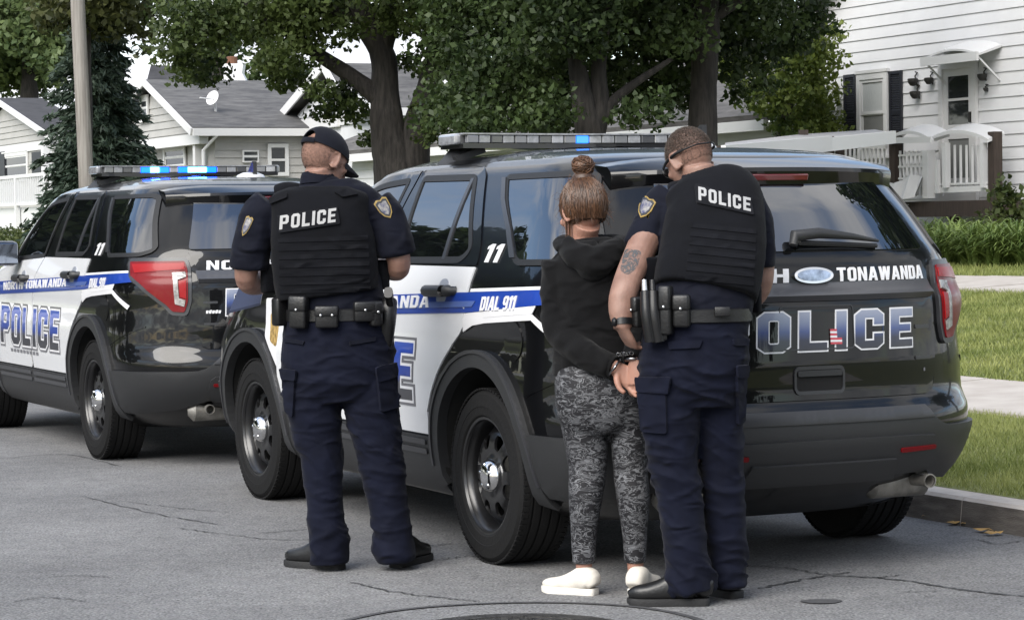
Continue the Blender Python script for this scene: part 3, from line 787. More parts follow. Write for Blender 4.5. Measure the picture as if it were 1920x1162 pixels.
# draped white sheet hanging on the stair side of the rail
q = MW(); V = []; n = 14
for k in range(n + 1):
    u = k / n; px_ = 1672 + 68 * u
    s_, zt = sz(px_, 300 + 10 * math.sin(u * 7)); zb = sz(px_ - 12 * (1 - u), 392 - 26 * u)[1]
    off_ = .05 * math.sin(u * 16)
    V += [(s_, DP - .10 + off_, zt - (zt - zb) * .45), (s_ + .04, DP - .2 + off_ * 1.4, zb), (s_ + .04, DP - .19 + off_ * 1.4, zb), (s_, DP - .09 + off_, zt - (zt - zb) * .45)]
F = []
for k in range(n):
    for j in range(4): F.append([4 * k + j, 4 * k + (j + 1) % 4, 4 * k + 4 + (j + 1) % 4, 4 * k + 4 + j])
q.add(V, F)
tag(q.build('sheet', M_VINYL), 'white sheet draped over the left porch rail beside the brown post', 'cloth')
# arched white canopy panels over the rail
def arched(name, parent, px0, px1, ybase, ytop, d0, d1, m, n=12):
    a_ = sz(px0, ybase, d0); b_ = sz(px1, ybase, d0); zt = sz((px0 + px1) / 2, ytop, d0)[1]
    q = MW(); V = []
    for k in range(n + 1):
        u = k / n; s_ = a_[0] + (b_[0] - a_[0]) * u; zb_ = a_[1] + (b_[1] - a_[1]) * u
        zz = zb_ + (zt - (a_[1] + b_[1]) / 2) * math.sin(math.pi * u) ** .8
        V += [(s_, d0, zz), (s_, d1, zz + .1), (s_, d1, zz + .05), (s_, d0, zz - .05)]
    F = []
    for k in range(n):
        for j in range(4): F.append([4 * k + j, 4 * k + (j + 1) % 4, 4 * k + 4 + (j + 1) % 4, 4 * k + 4 + j])
    F += [[0, 1, 2, 3], [4 * n + 3, 4 * n + 2, 4 * n + 1, 4 * n]]
    if b_[0] < a_[0]: F = [f[::-1] for f in F]
    q.add(V, [f[::-1] for f in F]); q.build(name, m, parent)
arched('canopy_panel', pc, 1660, 1746, 262, 245, DP - .12, DP + .22, M_VINYL)
arched('canopy_panel', pc, 1740, 1852, 261, 244, DP - .08, DP + .22, M_VINYL)
a_ = sz(1658, 264, DP - .3); b_ = sz(1752, 262, DP - .3)
q = MW(); q.bar((a_[0], DP - .36, a_[1]), (b_[0], DP - .36, b_[1]), .03, .09); q.build('fascia', M_VINYL, pc)
# long pale ramp roof to the left
rp = empty('ramp_roof', W(sB + 4, DP, gz(14)), label='long low white flat canopy roof running left from the porch behind the cruiser roof', cat='canopy')
p = [at(1356, 281, 26), at(1556, 262, 31.5), at(1676, 249, 34.0), at(1640, 243, 36.0), at(1500, 252, 33.5), at(1360, 268, 28)]
q = MB(); q.prism([Vector(v) for v in p][::-1], (0, 0, -.09), (0, 0, 0)); keep(q.build('roof_slab', mat('canopy_top', (0.294, 0.294, 0.301), .6, noise_amt=.1)), rp)
q = MB(); q.bar(p[0] + [0, -.03, -.05], p[1] + [0, -.03, -.05], .05, .19); keep(q.build('fascia', M_VINYL), rp)
q = MB(); q.bar(p[1] + [0, -.03, -.06], p[2] + [0, -.03, -.06], .05, .17); keep(q.build('fascia', M_VINYL), rp)
for v, o_ in ((p[1], .25), (p[0], .3), (p[4], -.2)):
    q = MB(); q.box((v[0] + .02, v[1] + o_, (v[2] - .1 + .7) / 2), (.12, .12, v[2] - .1 - .7 + .3)); keep(q.build('post', M_BROWN), rp)

# ---------------- houses down the street
def shingle_plane(name, parent, quad, m, th=.12):
    q = MW(); Vq = [Vector(v) for v in quad]; nn = (Vq[1] - Vq[0]).cross(Vq[3] - Vq[0]).normalized() * th
    if nn.z < 0: nn = -nn
    n = len(Vq); V = Vq + [v + nn for v in Vq]
    F = [list(range(n))[::-1], list(range(n, 2 * n))] + [[i, (i + 1) % n, n + (i + 1) % n, n + i] for i in range(n)]
    q.add(V, F); o = q.build(name, m, parent)
    bm = bmesh.new(); bm.from_mesh(o.data); bmesh.ops.recalc_face_normals(bm, faces=bm.faces[:]); bm.to_mesh(o.data); bm.free(); return o
def gable_house(name, label, pL, pR, pk, pEave, dF, wallm, roofm, porch=True, rec=.4, rw=.2):
    """gable end to the road at d=dF. pL, pR: picture points of the eave ends; pk: ridge end; pEave: far end of the eave to the right"""
    sl, zl = on_d(*pL, dF - .3); sr, zr_ = on_d(*pR, dF - .3); sk, zk = on_d(*pk, dF - .3)
    ze = (zl + zr_) / 2; dB = on_s(*pEave, sr)[0]; g0 = gz(dF)
    e = empty(name, W((sl + sr) / 2, (dF + dB) / 2, g0), label=label, cat='house')
    q = MW(); wbox(q, (sr + .3, sl - .3), (dF + (rec if porch else 0), dB - .1), (g0 - .5, ze - .02)); q.build('wall', wallm, e)
    q = MW(); q.prism([Vector(v) for v in ((sr + .3, dF, ze - .05), (sl - .3, dF, ze - .05), (sk, dF, zk - .2))], (0, 0, 0), (0, dB - dF - .5, 0)); o = q.build('gable', wallm, e)
    bm = bmesh.new(); bm.from_mesh(o.data); bmesh.ops.recalc_face_normals(bm, faces=bm.faces[:]); bm.to_mesh(o.data); bm.free()
    shingle_plane('roof', e, [(sr, dF - .3, ze), (sr, dB, ze), (sk, dB, zk), (sk, dF - .3, zk)], roofm)
    shingle_plane('roof', e, [(sl, dF - .3, ze), (sl, dB, ze), (sk, dB, zk), (sk, dF - .3, zk)], roofm)
    for sa in (sl, sr):
        q = MW(); a_ = Vector((sa, dF - .33, ze - .02)); b_ = Vector((sk, dF - .33, zk + .05)); q.bar(a_, b_, .05, rw); q.build('rake_board', M_TRIM, e)
    q = MW(); wbox(q, (sr - .09, sr + .02), (dF - .3, dB), (ze - .12, ze + .08)); q.build('gutter', M_TRIM, e)
    z = ze; slope = (zk - ze) / (sl - sk)
    while z < zk - .5:
        cf = lambda zz: (sk - max(0, (zk - .25 - zz) / slope), sk + max(0, (zk - .25 - zz) / slope)); board(e, 'd', dF, 0, 0, z, .2, wallm, .03, cf); z += .2
    z = g0
    while z < ze - .2:
        board(e, 's', sr + .3, dF + (rec if porch else .02), dB - .12, z, .2, wallm, .03); z += .2
    q = MW(); wbox(q, (sr + .2, sl - .2), (dF - .05, dF + .2), (ze - .32, ze - .04)); q.build('porch_beam', M_TRIM, e)
    return e, dict(sl=sl, sr=sr, sk=sk, ze=ze, zk=zk, g0=g0, dB=dB)
# grey-roofed bungalow behind the far cruiser
e, b = gable_house('bungalow', 'pale bungalow with grey gable roof and dish behind the far cruiser', (183, 263), (361, 253), (270, 157), (655, 251), 14.0, M_SIDEG, M_ROOF)
d0 = 14.0
for px in (205, 362):
    s_ = on_d(px, 280, d0)[0]; q = MW(); wbox(q, (s_ - .1, s_ + .1), (d0 + .02, d0 + .22), (b['g0'], b['ze'] - .3)); q.build('porch_post', M_TRIM, e)
for x0, x1 in ((218, 232), (242, 268), (310, 352)):
    s0, s1, z0, z1 = wr(x0, 272, x1, 320, d0 + .4); window_d(e, s0, s1, z0, z1, d0 + .38, False, .12)
s0, s1, z0, z1 = wr(266, 182, 282, 226, d0)
window_d(e, s0, s1, z0, z1, d0 - .03, False, .08)
def window_s(parent, x0, y0, x1, y1, s, glass=M_WGLASS, fw=.1):
    a = on_s(x0, y0, s); c = on_s(x1, y1, s); d0, d1 = sorted((a[0], c[0])); z0, z1 = c[1], a[1]
    q = MW()
    for (da, db, za, zb) in ((d0, d0 + fw, z0, z1), (d1 - fw, d1, z0, z1), (d0 + fw, d1 - fw, z1 - fw, z1), (d0 + fw, d1 - fw, z0, z0 + fw), (d0 + fw, d1 - fw, (z0 + z1) / 2 - .03, (z0 + z1) / 2 + .03)):
        wbox(q, (s - .09, s - .02), (da, db), (za, zb))
    w = q.build('window', M_TRIM, parent)
    q = MW(); wbox(q, (s - .05, s - .045), (d0 + fw, d1 - fw), (z0 + fw, z1 - fw)); q.build('pane', glass, w)
window_s(e, 500, 270, 540, 330, b['sr'] + .3); window_s(e, 453, 282, 484, 305, b['sr'] + .3, fw=.04)
q = MW(); dd = on_s(379, 262, b['sr'] + .28)[0]; q.tube([(b['sr'] - .05, dd + .3, b['ze'] - .1), (b['sr'] + .2, dd, b['ze'] - .5), (b['sr'] + .2, dd, b['g0'])], .05, 8); q.build('downpipe', M_TRIM, e)
# chimney + dish on that roof
c0 = at(437, 160, 72.5)
q = MB(); q.prism([Vector((c0[0] + x * .42, c0[1], c0[2] + z)) for x, z in ((-1.05, -.4), (1.0, -.4), (.9, .1), (.62, .35), (.72, .62), (-.72, .62), (-.62, .3), (-.9, .0))][::1], (0, 0, 0), (0, .7, 0))
o = q.build('chimney', M_SIDE); keep(o, e)
q = MB(); q.lathe([(.16, 0), (.16, .2), (.13, .22), (.12, .0)], 12, c=(c0[0] - .05, c0[1] + .3, c0[2] + .62)); keep(q.build('chimney_pot', M_BRICKY), o)
c1 = at(402, 186, 67.6)
ds_ = empty('satellite_dish', tuple(c1), label='white satellite dish on the bungalow roof', cat='dish')
M_ = Matrix.Rotation(R(-35), 3, 'Z') @ Matrix.Rotation(R(68), 3, 'X')
q = MB(); q.lathe([(.001, .0), (.12, .03), (.20, .08), (.21, .09), (.195, .09), (.11, .045), (.001, .015)], 20, M=M_); q.build('dish', M_TRIM, ds_)
q = MB(); q.tube([(0, .05, -.05), (.02, .15, -.4), (-.1, .3, -.75)], .035, 6); q.tube([(0, 0, 0), (-.2, -.3, .0), (-.34, -.4, .02)], .02, 6); q.build('mount', M_TRIM, ds_)
# dark roof of the house behind
M_ROOF3 = mat('slate_roof', (0.033, 0.033, 0.0372), .95, noise_amt=.25, noise_scale=2)
e2 = empty('far_house', at(320, 300, 100), label='dark slate roofed house peeping out behind the bungalow ridge', cat='house')
p = [at(*v) for v in ((265, 190, 100), (375, 190, 100), (352, 125, 104), (283, 122, 104))]
q = MB(); q.prism([Vector(v) for v in p], (0, 0, 0), (.5, 6, 0)); keep(q.build('roof', M_ROOF3), e2)
q = MB(); q.box(tuple((np.array(p[0]) + np.array(p[1])) / 2 + [0, 3, -3]), (2.2, 5.5, 6)); keep(q.build('wall', M_SIDEG), e2)
# house at the left edge
e, b = gable_house('cottage', 'pale cottage with dark roof and white porch railing at the left edge', (-110, 275), (97, 271), (-8, 190), (190, 268), 14.0, M_SIDEG, M_ROOF3, porch=True)
s0, s1, z0, z1 = wr(12, 286, 60, 338, 14.1)
q = MW(); wbox(q, (b['sr'] + .5, b['sl']), (14.0, 14.4), (b['g0'], b['ze'] - .3)); q.build('front_wall', M_SIDEG, e)
window_d(e, s0, s1, z0, z1, 14.0, False, .12)
for x0, x1 in ((60, 78), (-8, 10)):
    s0, s1, z0, z1 = wr(x0, 285, x1, 338, 13.95); q = MW(); wbox(q, (s0, s1), (13.93, 13.985), (z0, z1)); q.build('shutter', M_SHUT, e)
s_ = on_d(85, 300, 13.6)[0]; q = MW(); wbox(q, (s_ - .14, s_ + .14), (13.5, 13.78), (b['g0'], b['ze'] - .2)); q.build('porch_post', M_TRIM, e)
rl = empty('porch_railing', W(on_d(60, 360, 12)[0], 12, gz(12)), label='white porch railing with close balusters in front of the left cottage', cat='railing')
sa, zt = on_d(-20, 336, 12); sb = on_d(152, 330, 12)[0]; zb = on_d(60, 382, 12)[1]
for zz, h_ in ((zt, .1), (zb, .08)):
    q = MW(); q.bar((sa, 12, zz), (sb, 12, zz), .08, h_); q.build('rail', M_VINYL, rl)
for i, ss in enumerate(np.linspace(sa, sb, 44)):
    w_ = .022 if i % 14 else .07; q = MW(); wbox(q, (ss - w_, ss + w_), (12 - w_, 12 + w_), (gz(12) - .1 if w_ > .05 else zb, zt)); q.build('baluster', M_VINYL, rl)
q = MW(); wbox(q, (sb, sa), (12.1, 14), (gz(12) - .1, zb - .1)); q.build('deck', M_VINYL, rl)
# big grey roofed house behind the maples
DB = 15.5
e = empty('long_house', W(40, DB + 4, 1), label='white house with long grey shingle roof behind the maple trunks', cat='house')
s1_, zE1 = on_d(1478, 246, DB); s2_, _ = on_d(660, 262, DB)
zE1 = on_d(1250, 245, DB)[1]
zR = on_d(1200, 118, DB + 4.5)[1]
shingle_plane('roof', e, [(s1_, DB - .4, zE1), (s2_ + 2, DB - .4, zE1), (s2_, DB + 4.5, zR), (s1_ + 3.2, DB + 4.5, zR)], M_ROOF2)
shingle_plane('roof', e, [(s1_, DB - .4, zE1), (s1_ + 3.2, DB + 4.5, zR), (s1_ + 3.2, DB + 5.5, zR), (s1_, DB + 9, zE1)], M_ROOF2)
q = MW(); wbox(q, (s1_ + .4, s2_), (DB, DB + 9), (.6, zE1)); q.build('wall', M_SIDE, e)
z = .9
while z < zE1 - .2: board(e, 'd', DB, s1_ + .4, s2_, z, .2, M_SIDE, .03); z += .2
q = MW(); wbox(q, (s1_, s2_), (DB - .48, DB - .38), (zE1 - .16, zE1 + .02)); q.build('gutter', M_TRIM, e)
# white gabled cross wing to its left
e, b = gable_house('gabled_house', 'white two storey gabled house with grey roof left of the big maple', (520, 218), (655, 215), (607, 126), (860, 212), 17.0, M_SIDE, M_ROOF, porch=False, rw=.25)
s0, s1, z0, z1 = wr(606, 172, 632, 214, 16.9); window_d(e, s0, s1, z0 - .3, z1, 16.97, False, .12)

# ================================================================== POLE
pl = empty('utility_pole', (0, 0, 0)); pb = at(162, 430, 34); gzp = gz(2.5)
pl.location = (pb[0], pb[1], gzp); tag(pl, 'weathered grey wooden utility pole standing left behind the far cruiser', 'utility pole')
M_POLE = mat('grey_pole_wood', (0.176, 0.16, 0.144), .85, col2=(0.288, 0.272, 0.248), noise_scale=6, bump=.5, bump_scale=25, stretch=(6, 6, .25))
q = MB(); pts = [(0, 0, z_) for z_ in np.linspace(-.3, 10.5, 24)]; q.tube([(.015 * math.sin(p_[2]) + (p_[2] - 1.5) * -.015, 0, p_[2]) for p_ in pts], list(np.linspace(.108, .082, 24)), 18); q.build('shaft', M_POLE, pl, True)
q = MB(); q.box((-.13, 0, 9.6), (2.2, .1, .12)); q.build('crossarm', M_POLE, pl)

# ================================================================== TREES
YA = 38.4
def pp(l, Y): return [tuple(at(x, y, Y + (v[0] if v else 0))) for x, y, *v in l]
bA = at(748, 440, YA); bA = (bA[0], bA[1], gz(8))
la = [([(bA[0], bA[1], bA[2] - .2), (bA[0] - .02, bA[1], bA[2] + .5)] + pp([(744, 330), (730, 250), (718, 170), (714, 100), (676, 15), (640, -90), (600, -260)], YA), [.44, .39, .35, .27, .235, .21, .17, .13, .06]),
      (pp([(762, 345), (775, 265), (796, 190), (815, 112), (828, 30), (842, -80), (850, -250)], YA), [.31, .24, .19, .17, .155, .12, .05]),
      (pp([(712, 185), (655, 142), (590, 98), (540, 58), (490, 30), (420, -30)], YA), [.15, .125, .10, .08, .06, .03]),
      (pp([(714, 100), (735, 20), (748, -90), (760, -220)], YA), [.17, .14, .1, .05]),
      (pp([(690, 40), (620, 20), (540, -10), (470, -60)], YA), [.1, .08, .06, .03])]
ca = []
for x, y, r in [(352, 60, .62), (372, 118, .55), (398, 45, .5), (430, 35, .4), (485, 48, .45), (512, 108, .4), (540, 92, .6), (585, 50, .6), (520, 25, .7), (440, -20, .9), (560, -30, .9), (630, 15, .55), (690, -20, .7), (740, 30, .45), (770, -20, .6), (832, 20, .7),
                (640, 190, .34), (612, 208, .30), (668, 214, .28), (690, 262, .2), (660, 55, .3), (652, 178, .3), (600, 170, .25), (800, 135, .22), (765, 118, .22), (812, 250, .3), (835, 215, .4), (780, 210, .14), (560, 145, .3), (530, 150, .3), (345, 15, .6), (335, 100, .4), (840, 100, .6), (790, 30, .4), (385, 148, .25)]:
    ca.append(cl(x, y, YA + rng.uniform(-1.2, 1.5), r))
for i in range(26): ca.append(cl(rng.uniform(330, 1000), rng.uniform(-420, -70), YA + rng.uniform(-3, 4), rng.uniform(.8, 1.3), .6))
tree('maple_tree', 'big double stemmed maple with a low limb reaching left behind the near cruiser', bA, la, ca, 2500, .088, M_MAPLE, 'maples on the lawn', seedn=1)
YB = 32.5
bB = at(1108, 400, YB); bB = (bB[0], bB[1], gz(8))
lb = [([(bB[0], bB[1], bB[2] - .2)] + pp([(1107, 330), (1106, 250), (1092, 185), (1078, 120), (1062, 50), (1050, -60)], YB), [.27, .22, .205, .16, .12, .09, .04]),
      (pp([(1110, 265), (1126, 200), (1122, 130), (1130, 60), (1140, -60)], YB), [.15, .12, .1, .08, .04]),
      (pp([(1120, 240), (1150, 190), (1200, 150), (1260, 110)], YB), [.09, .07, .05, .03])]
cb = []
for x in range(858, 1300, 50):
    for y in range(-30, 235, 48):
        if 1070 < x < 1150 and y > 90: continue
        if y > 170 and rng.random() < .30 + .2 * (x > 1140): continue
        if x > 1140 and y > 195: continue
        cb.append(cl(x + rng.uniform(-18, 18), y + rng.uniform(-14, 14), YB + rng.uniform(.1, 3.5), rng.uniform(.42, .68), .9))
for x, y, r in [(890, 230, .4), (930, 245, .3), (1000, 222, .35), (1040, 205, .4), (1180, 215, .3), (1230, 205, .34), (1010, 60, .6), (1100, 40, .6), (1105, -20, .7), (1100, 85, .35), (870, 255, .2), (1020, 235, .25)]: cb.append(cl(x, y, YB - rng.uniform(0, 1), r))
for i in range(22): cb.append(cl(rng.uniform(880, 1330), rng.uniform(-420, -60), YB + rng.uniform(-2, 4), rng.uniform(.8, 1.2), .6))
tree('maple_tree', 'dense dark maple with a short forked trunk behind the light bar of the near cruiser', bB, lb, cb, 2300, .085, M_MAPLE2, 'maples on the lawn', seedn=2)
YC = 33.5
bC = at(1318, 400, YC); bC = (bC[0], bC[1], gz(9.5))
lc = [([(bC[0], bC[1], bC[2] - .2)] + pp([(1317, 260), (1319, 150), (1321, 60), (1322, -60), (1318, -300)], YC), [.24, .2, .19, .185, .17, .1]), (pp([(1321, 40), (1370, 10), (1440, -40)], YC), [.1, .08, .05])]
cc_ = []
for x, y, r in [(1275, 40, .6), (1270, 110, .5), (1265, 170, .4), (1365, 30, .5), (1400, 70, .5), (1440, 30, .6), (1480, 20, .6), (1520, 30, .45), (1500, 70, .35), (1420, 110, .4), (1380, 130, .3), (1370, 90, .3), (1390, 20, .6), (1460, 80, .4), (1430, 160, .25), (1385, 175, .25), (1250, 60, .5), (1300, -20, .6), (1340, -30, .6), (1290, 190, .2)]: cc_.append(cl(x, y, YC + rng.uniform(.25, 2.5), r))
for i in range(22): cc_.append(cl(rng.uniform(1240, 1560), rng.uniform(-420, -50), YC + rng.uniform(-2, 4), rng.uniform(.8, 1.2), .6))
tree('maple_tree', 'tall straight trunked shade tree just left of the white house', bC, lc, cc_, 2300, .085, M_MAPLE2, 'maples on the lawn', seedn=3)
# yellow green bushy tree beside the white house
YY = 41
by = at(1450, 330, YY); by = (by[0], by[1], gz(15))
cy = [cl(x, y, YY + rng.uniform(-1, 1), r) for x, y, r in [(1500, 100, .6), (1530, 90, .55), (1470, 150, .5), (1520, 150, .6), (1490, 200, .6), (1535, 200, .55), (1450, 190, .4), (1420, 160, .35), (1510, 235, .55), (1470, 230, .3), (1395, 120, .3), (1365, 90, .35), (1360, 130, .3), (1410, 190, .28), (1540, 245, .5), (1520, 60, .4), (1350, 70, .3), (1378, 150, .25), (1500, 265, .4)]]
tree('small_tree', 'yellow green leafy small tree against the left corner of the white house', by, [([(by[0], by[1], by[2] - .2)] + pp([(1468, 250), (1490, 150), (1500, 80)], YY), [.1, .09, .07, .03])], cy, 2200, .09, M_YELL, seedn=4)
# far tree mass above the left houses, hanging branches, and behind the bungalow
YF = 105
bf = at(60, 330, YF); bf = (bf[0], bf[1], 1.0)
cf_ = [cl(x, y, YF + rng.uniform(-3, 3), r) for x, y, r in [(10, 30, 1.8), (50, 60, 1.7), (20, 100, 1.7), (70, 110, 1.5), (95, 60, 1.6), (30, 150, 1.3), (85, 150, 1.0), (110, 110, 1.4), (10, -30, 2), (60, -20, 2), (-40, 60, 2), (120, 20, 1.4), (-30, 130, 1.8)]]
tree('broad_tree', 'light green broad tree rising behind the left cottage roof', bf, [([(bf[0], bf[1], 0), tuple(at(55, 200, YF)), tuple(at(50, 60, YF))], [.5, .4, .15])], cf_, 330, .27, M_FAR, 'trees behind the houses', seedn=5)
YG = 60
bg_ = at(120, 330, YG); bg_ = (bg_[0] , bg_[1], 1.0)
cg = [cl(x, y, YG + rng.uniform(-2, 2), r) for x, y, r in [(110, 15, .7), (150, 5, .8), (190, 20, .7), (230, 5, .8), (262, 28, .55), (180, -30, 1), (250, -30, .9), (120, -40, 1), (90, 40, .4), (205, 55, .4), (160, 45, .45), (245, 55, .35), (275, 65, .25), (268, 95, .22), (325, 5, .4), (305, -15, .5)]]
tree('overhanging_tree', 'brownish green branches hanging in at the top left behind the pole', bg_, [([(at(162, 330, YG)[0], bg_[1], 0), tuple(at(163, 200, YG)), tuple(at(162, 20, YG)), tuple(at(200, -60, YG))], [.14, .13, .12, .04])], cg, 800, .17, leaf_mat('olive_leaves', (.022, .034, .012), (.085, .09, .03), .6), seedn=6)
YH = 95
bh = at(420, 330, YH); bh = (bh[0], bh[1], 1.0)
ch = [cl(x, y, YH + rng.uniform(-2, 2), r) for x, y, r in [(385, 130, 1.0), (410, 100, 1.1), (360, 105, .8), (430, 60, 1.2), (400, 150, .6), (480, 140, .8), (520, 120, .9), (560, 140, .6)]]
tree('broad_tree', 'dark broad tree between the bungalow ridge and the maple leaves', bh, [([(bh[0], bh[1], 0), tuple(at(410, 180, YH)), tuple(at(415, 80, YH))], [.4, .3, .1])], ch, 330, .25, M_MAPLE2, 'trees behind the houses', seedn=7)
# spruce
YS = 62
bs = at(185, 400, YS); bs = np.array([bs[0], bs[1], gz(10)])
es = empty('spruce_tree', tuple(bs), label='dark blue green spruce between the cottage and the bungalow', cat='tree')
top = at(180, -5, YS)[2] - bs[2]
q = MB(); q.tube([(0, 0, -.2), (.03, 0, top * .5), (0, 0, top)], [.2, .12, .02], 10); q.build('trunk', M_BARK, es, True)
g_ = np.random.default_rng(5); P = []; D = []
for i in range(420):
    u = g_.random() ** 1.25; z = top * (.06 + .93 * u); L = (1 - u) ** .5 * 1.75 + .12; L *= g_.uniform(.7, 1.15); a = g_.uniform(0, 2 * math.pi)
    n = int(14 + 55 * L); t = g_.random(n) ** .7
    rr = t * L; zz = z - .35 * rr - .25 * rr ** 2 / 1.5 + .25 * np.maximum(0, t - .7) * L
    sp2 = .16 * (1 - t) * L + .05
    off = g_.normal(size=(n, 3)) * sp2[:, None] * [1, 1, .5]
    P.append(np.column_stack([rr * math.cos(a), rr * math.sin(a), zz]) + off)
    dd = np.column_stack([np.full(n, math.cos(a)), np.full(n, math.sin(a)), np.full(n, -.5)]) + g_.normal(size=(n, 3)) * .55
    D.append(dd / np.linalg.norm(dd, axis=1)[:, None])
P = np.vstack(P); D = np.vstack(D); n = len(P)
b_ = g_.normal(size=(n, 3)); b_ -= (b_ * D).sum(1)[:, None] * D; b_ /= np.linalg.norm(b_, axis=1)[:, None]
V = np.stack([P - D * .11, P + b_ * .035, P + D * .13, P - b_ * .035], 1).reshape(-1, 3)
mesh_np('crown', V, np.arange(4 * n).reshape(-1, 4), M_SPRUCE, es, False)
# hedge in front of the left railing
YQ = 70
ehl = W(on_d(30, 410, 9.5)[0], 9.5, gz(9.5))
ch = []
for px in range(-60, 90, 11):
    s_, z_ = on_d(px, 405, 9.5); p_ = W(s_, 9.5, gz(9.5) + .32); ch.append((p_[0], p_[1], p_[2], .55, .55, .5, .3))
he = empty('hedge', tuple(ehl), label='clipped dark green hedge below the left porch railing', cat='hedge')
V, F = leaf_cloud(ch, 5200, .085, seedn=9); mesh_np('foliage', V - np.array(ehl), F, M_HEDGE, he, False)
# opposite-side trees seen in the reflections; two behind the camera added to darken them
for i, (x, y, h_, r_) in enumerate([(-16, 24, 8.3, 3.6), (-24, 23, 9.5, 4.4), (-17, 37, 9.5, 4.2), (9.2, 15.5, 10.5, 4.0), (-30, 45, 12, 5), (-19, 16, 7.2, 3.6), (-12.6, 26.5, 7.6, 3.0), (-23, 31, 10.5, 4), (13, -8, 9, 4.5), (20, -17, 10, 5)]):
    b_ = (x, y, .25)
    cl_ = [(x + rng.normal() * r_ * .45, y + rng.normal() * r_ * .45, h_ * rng.uniform((.5 if y > 0 and x > 0 else .2), .92), r_ * .33, r_ * .33, r_ * .28, 1.0) for k in range(30)]
    labs = ['round leafy tree across the street, nearest of the row', 'wide leafy tree across the street further out', 'leafy tree across the street far along the row', 'tall leafy tree on the right lawn outside the picture', 'largest leafy tree across the street at the back', 'low bushy tree across the street nearest the camera', 'small round tree across the street close to the far kerb', 'dense leafy tree in the second row across the street', 'unseen wide tree behind the camera, added to darken the tailgate reflections', 'further unseen tree behind the camera, added to darken the tailgate reflections']
    tree('street_tree', labs[i], b_, [([(x, y, 0), (x + .1, y, h_ * .3), (x, y + .1, h_ * .7)], [.3, .24, .1])], cl_, 900, .3, M_MAPLE2, 'trees beside the street', seedn=20 + i)
# a long house row across the street for the reflections
# ================================================================== DAYLILIES
def lily_mesh(seedn):
    g_ = np.random.default_rng(seedn); V = []; F = []
    for i in range(70):
        a = g_.uniform(0, 2 * math.pi); L = g_.uniform(.5, .95); up = g_.uniform(.45, 1.0); w = g_.uniform(.012, .02); r0 = g_.uniform(0, .14); a0 = g_.uniform(0, 6.3)
        n = 7; b = len(V)
        for k in range(n):
            t = k / (n - 1); r = L * (.75 * t ** 1.2); z = L * up * (1.55 * t - 1.05 * t ** 2.2)
            ww = w * (1 - t ** 2) + .001; c_, s_ = math.cos(a), math.sin(a)
            bx, by_ = r0 * math.cos(a0), r0 * math.sin(a0)
            V += [(bx + r * c_ - s_ * ww, by_ + r * s_ + c_ * ww, z), (bx + r * c_ + s_ * ww, by_ + r * s_ - c_ * ww, z)]
        for k in range(n - 1): F.append([b + 2 * k, b + 2 * k + 1, b + 2 * k + 3, b + 2 * k + 2])
    me = bpy.data.meshes.new('daylily'); me.from_pydata(V, [], F); me.materials.append(M_LILY); me.update(); return me
LM = [lily_mesh(k) for k in range(4)]
lv = []; lf = []; nb_ = 0
for i in range(60):
    px = 1722 + (i % 30) * 7.6 + rng.uniform(-5, 5); row = i // 30
    d_ = 13.5 - row * .8 + rng.uniform(-.2, .2); s_ = on_d(px, 450, d_)[0]; w_ = W(s_, d_, gz(d_) - .03)
    me = LM[i % 4]; v = np.array([q.co[:] for q in me.vertices]); k = rng.uniform(.85, 1.2); a = rng.uniform(0, 6.28)
    v = v * k; v = np.column_stack([v[:, 0] * math.cos(a) - v[:, 1] * math.sin(a), v[:, 0] * math.sin(a) + v[:, 1] * math.cos(a), v[:, 2]]) + w_
    lv.append(v); lf += [tuple(q + nb_ for q in p.vertices) for p in me.polygons]; nb_ += len(v)
tag(mesh_np('daylily_bed', np.vstack(lv), lf, M_LILY, None, False), 'dense bed of arching green daylily leaves below the white house porch', 'daylilies', kind='stuff')
bx = on_d(1895, 372, 15)
p_ = W(bx[0], 15, gz(15)); eb = empty('shrub', tuple(p_), label='loose dark green shrub at the right end of the porch', cat='shrub')
V, F = leaf_cloud([(p_[0], p_[1], p_[2] + .45, .42, .42, .45, 1), (p_[0] + .4, p_[1], p_[2] + .3, .4, .4, .35, 1), (p_[0] - .1, p_[1], p_[2] + .8, .2, .2, .3, .4)], 500, .09, seedn=31); mesh_np('foliage', V - p_, F, M_HEDGE, eb, False)
# ================================================================== POLICE CARS
WZ = np.array([(.22, .84), (.28, .91), (.34, .945), (.45, .965), (.52, .975), (.60, .985), (.70, .988), (.80, .985), (.88, .976), (.94, .974), (1.0, .979), (1.05, .98), (1.10, .972), (1.16, .955), (1.22, .932), (1.26, .915), (1.30, .8985), (1.35, .8775), (1.40, .855), (1.45, .8305), (1.50, .804), (1.55, .7755), (1.60, .745), (1.64, .722), (1.67, .665), (1.69, .605), (1.705, .53), (1.72, .42), (1.73, .32), (1.738, .2), (1.742, .02)])
XR = np.array([(.22, -.75), (.30, -.92), (.36, -1.0), (.42, -1.06), (.48, -1.10), (.55, -1.125), (.62, -1.125), (.66, -1.11), (.69, -1.075), (.75, -1.07), (.85, -1.07), (1.0, -1.06), (1.08, -1.055), (1.10, -1.05), (1.12, -1.035), (1.18, -1.03), (1.24, -1.015), (1.27, -1.0), (1.35, -.94), (1.45, -.865), (1.55, -.78), (1.60, -.735), (1.66, -.64), (1.68, -.54), (1.70, -.33), (1.715, -.02), (1.73, .4), (1.742, .9)])
XF = np.array([(.22, 3.4), (.30, 3.68), (.4, 3.80), (.6, 3.83), (.8, 3.80), (.9, 3.72), (.98, 3.60), (1.04, 3.42), (1.08, 3.22), (1.12, 2.95), (1.16, 2.66), (1.2, 2.50), (1.4, 2.24), (1.6, 1.95), (1.66, 1.80), (1.69, 1.62), (1.715, 1.4), (1.73, 1.2), (1.742, 1.0)])
WZ[:, 1] *= .987
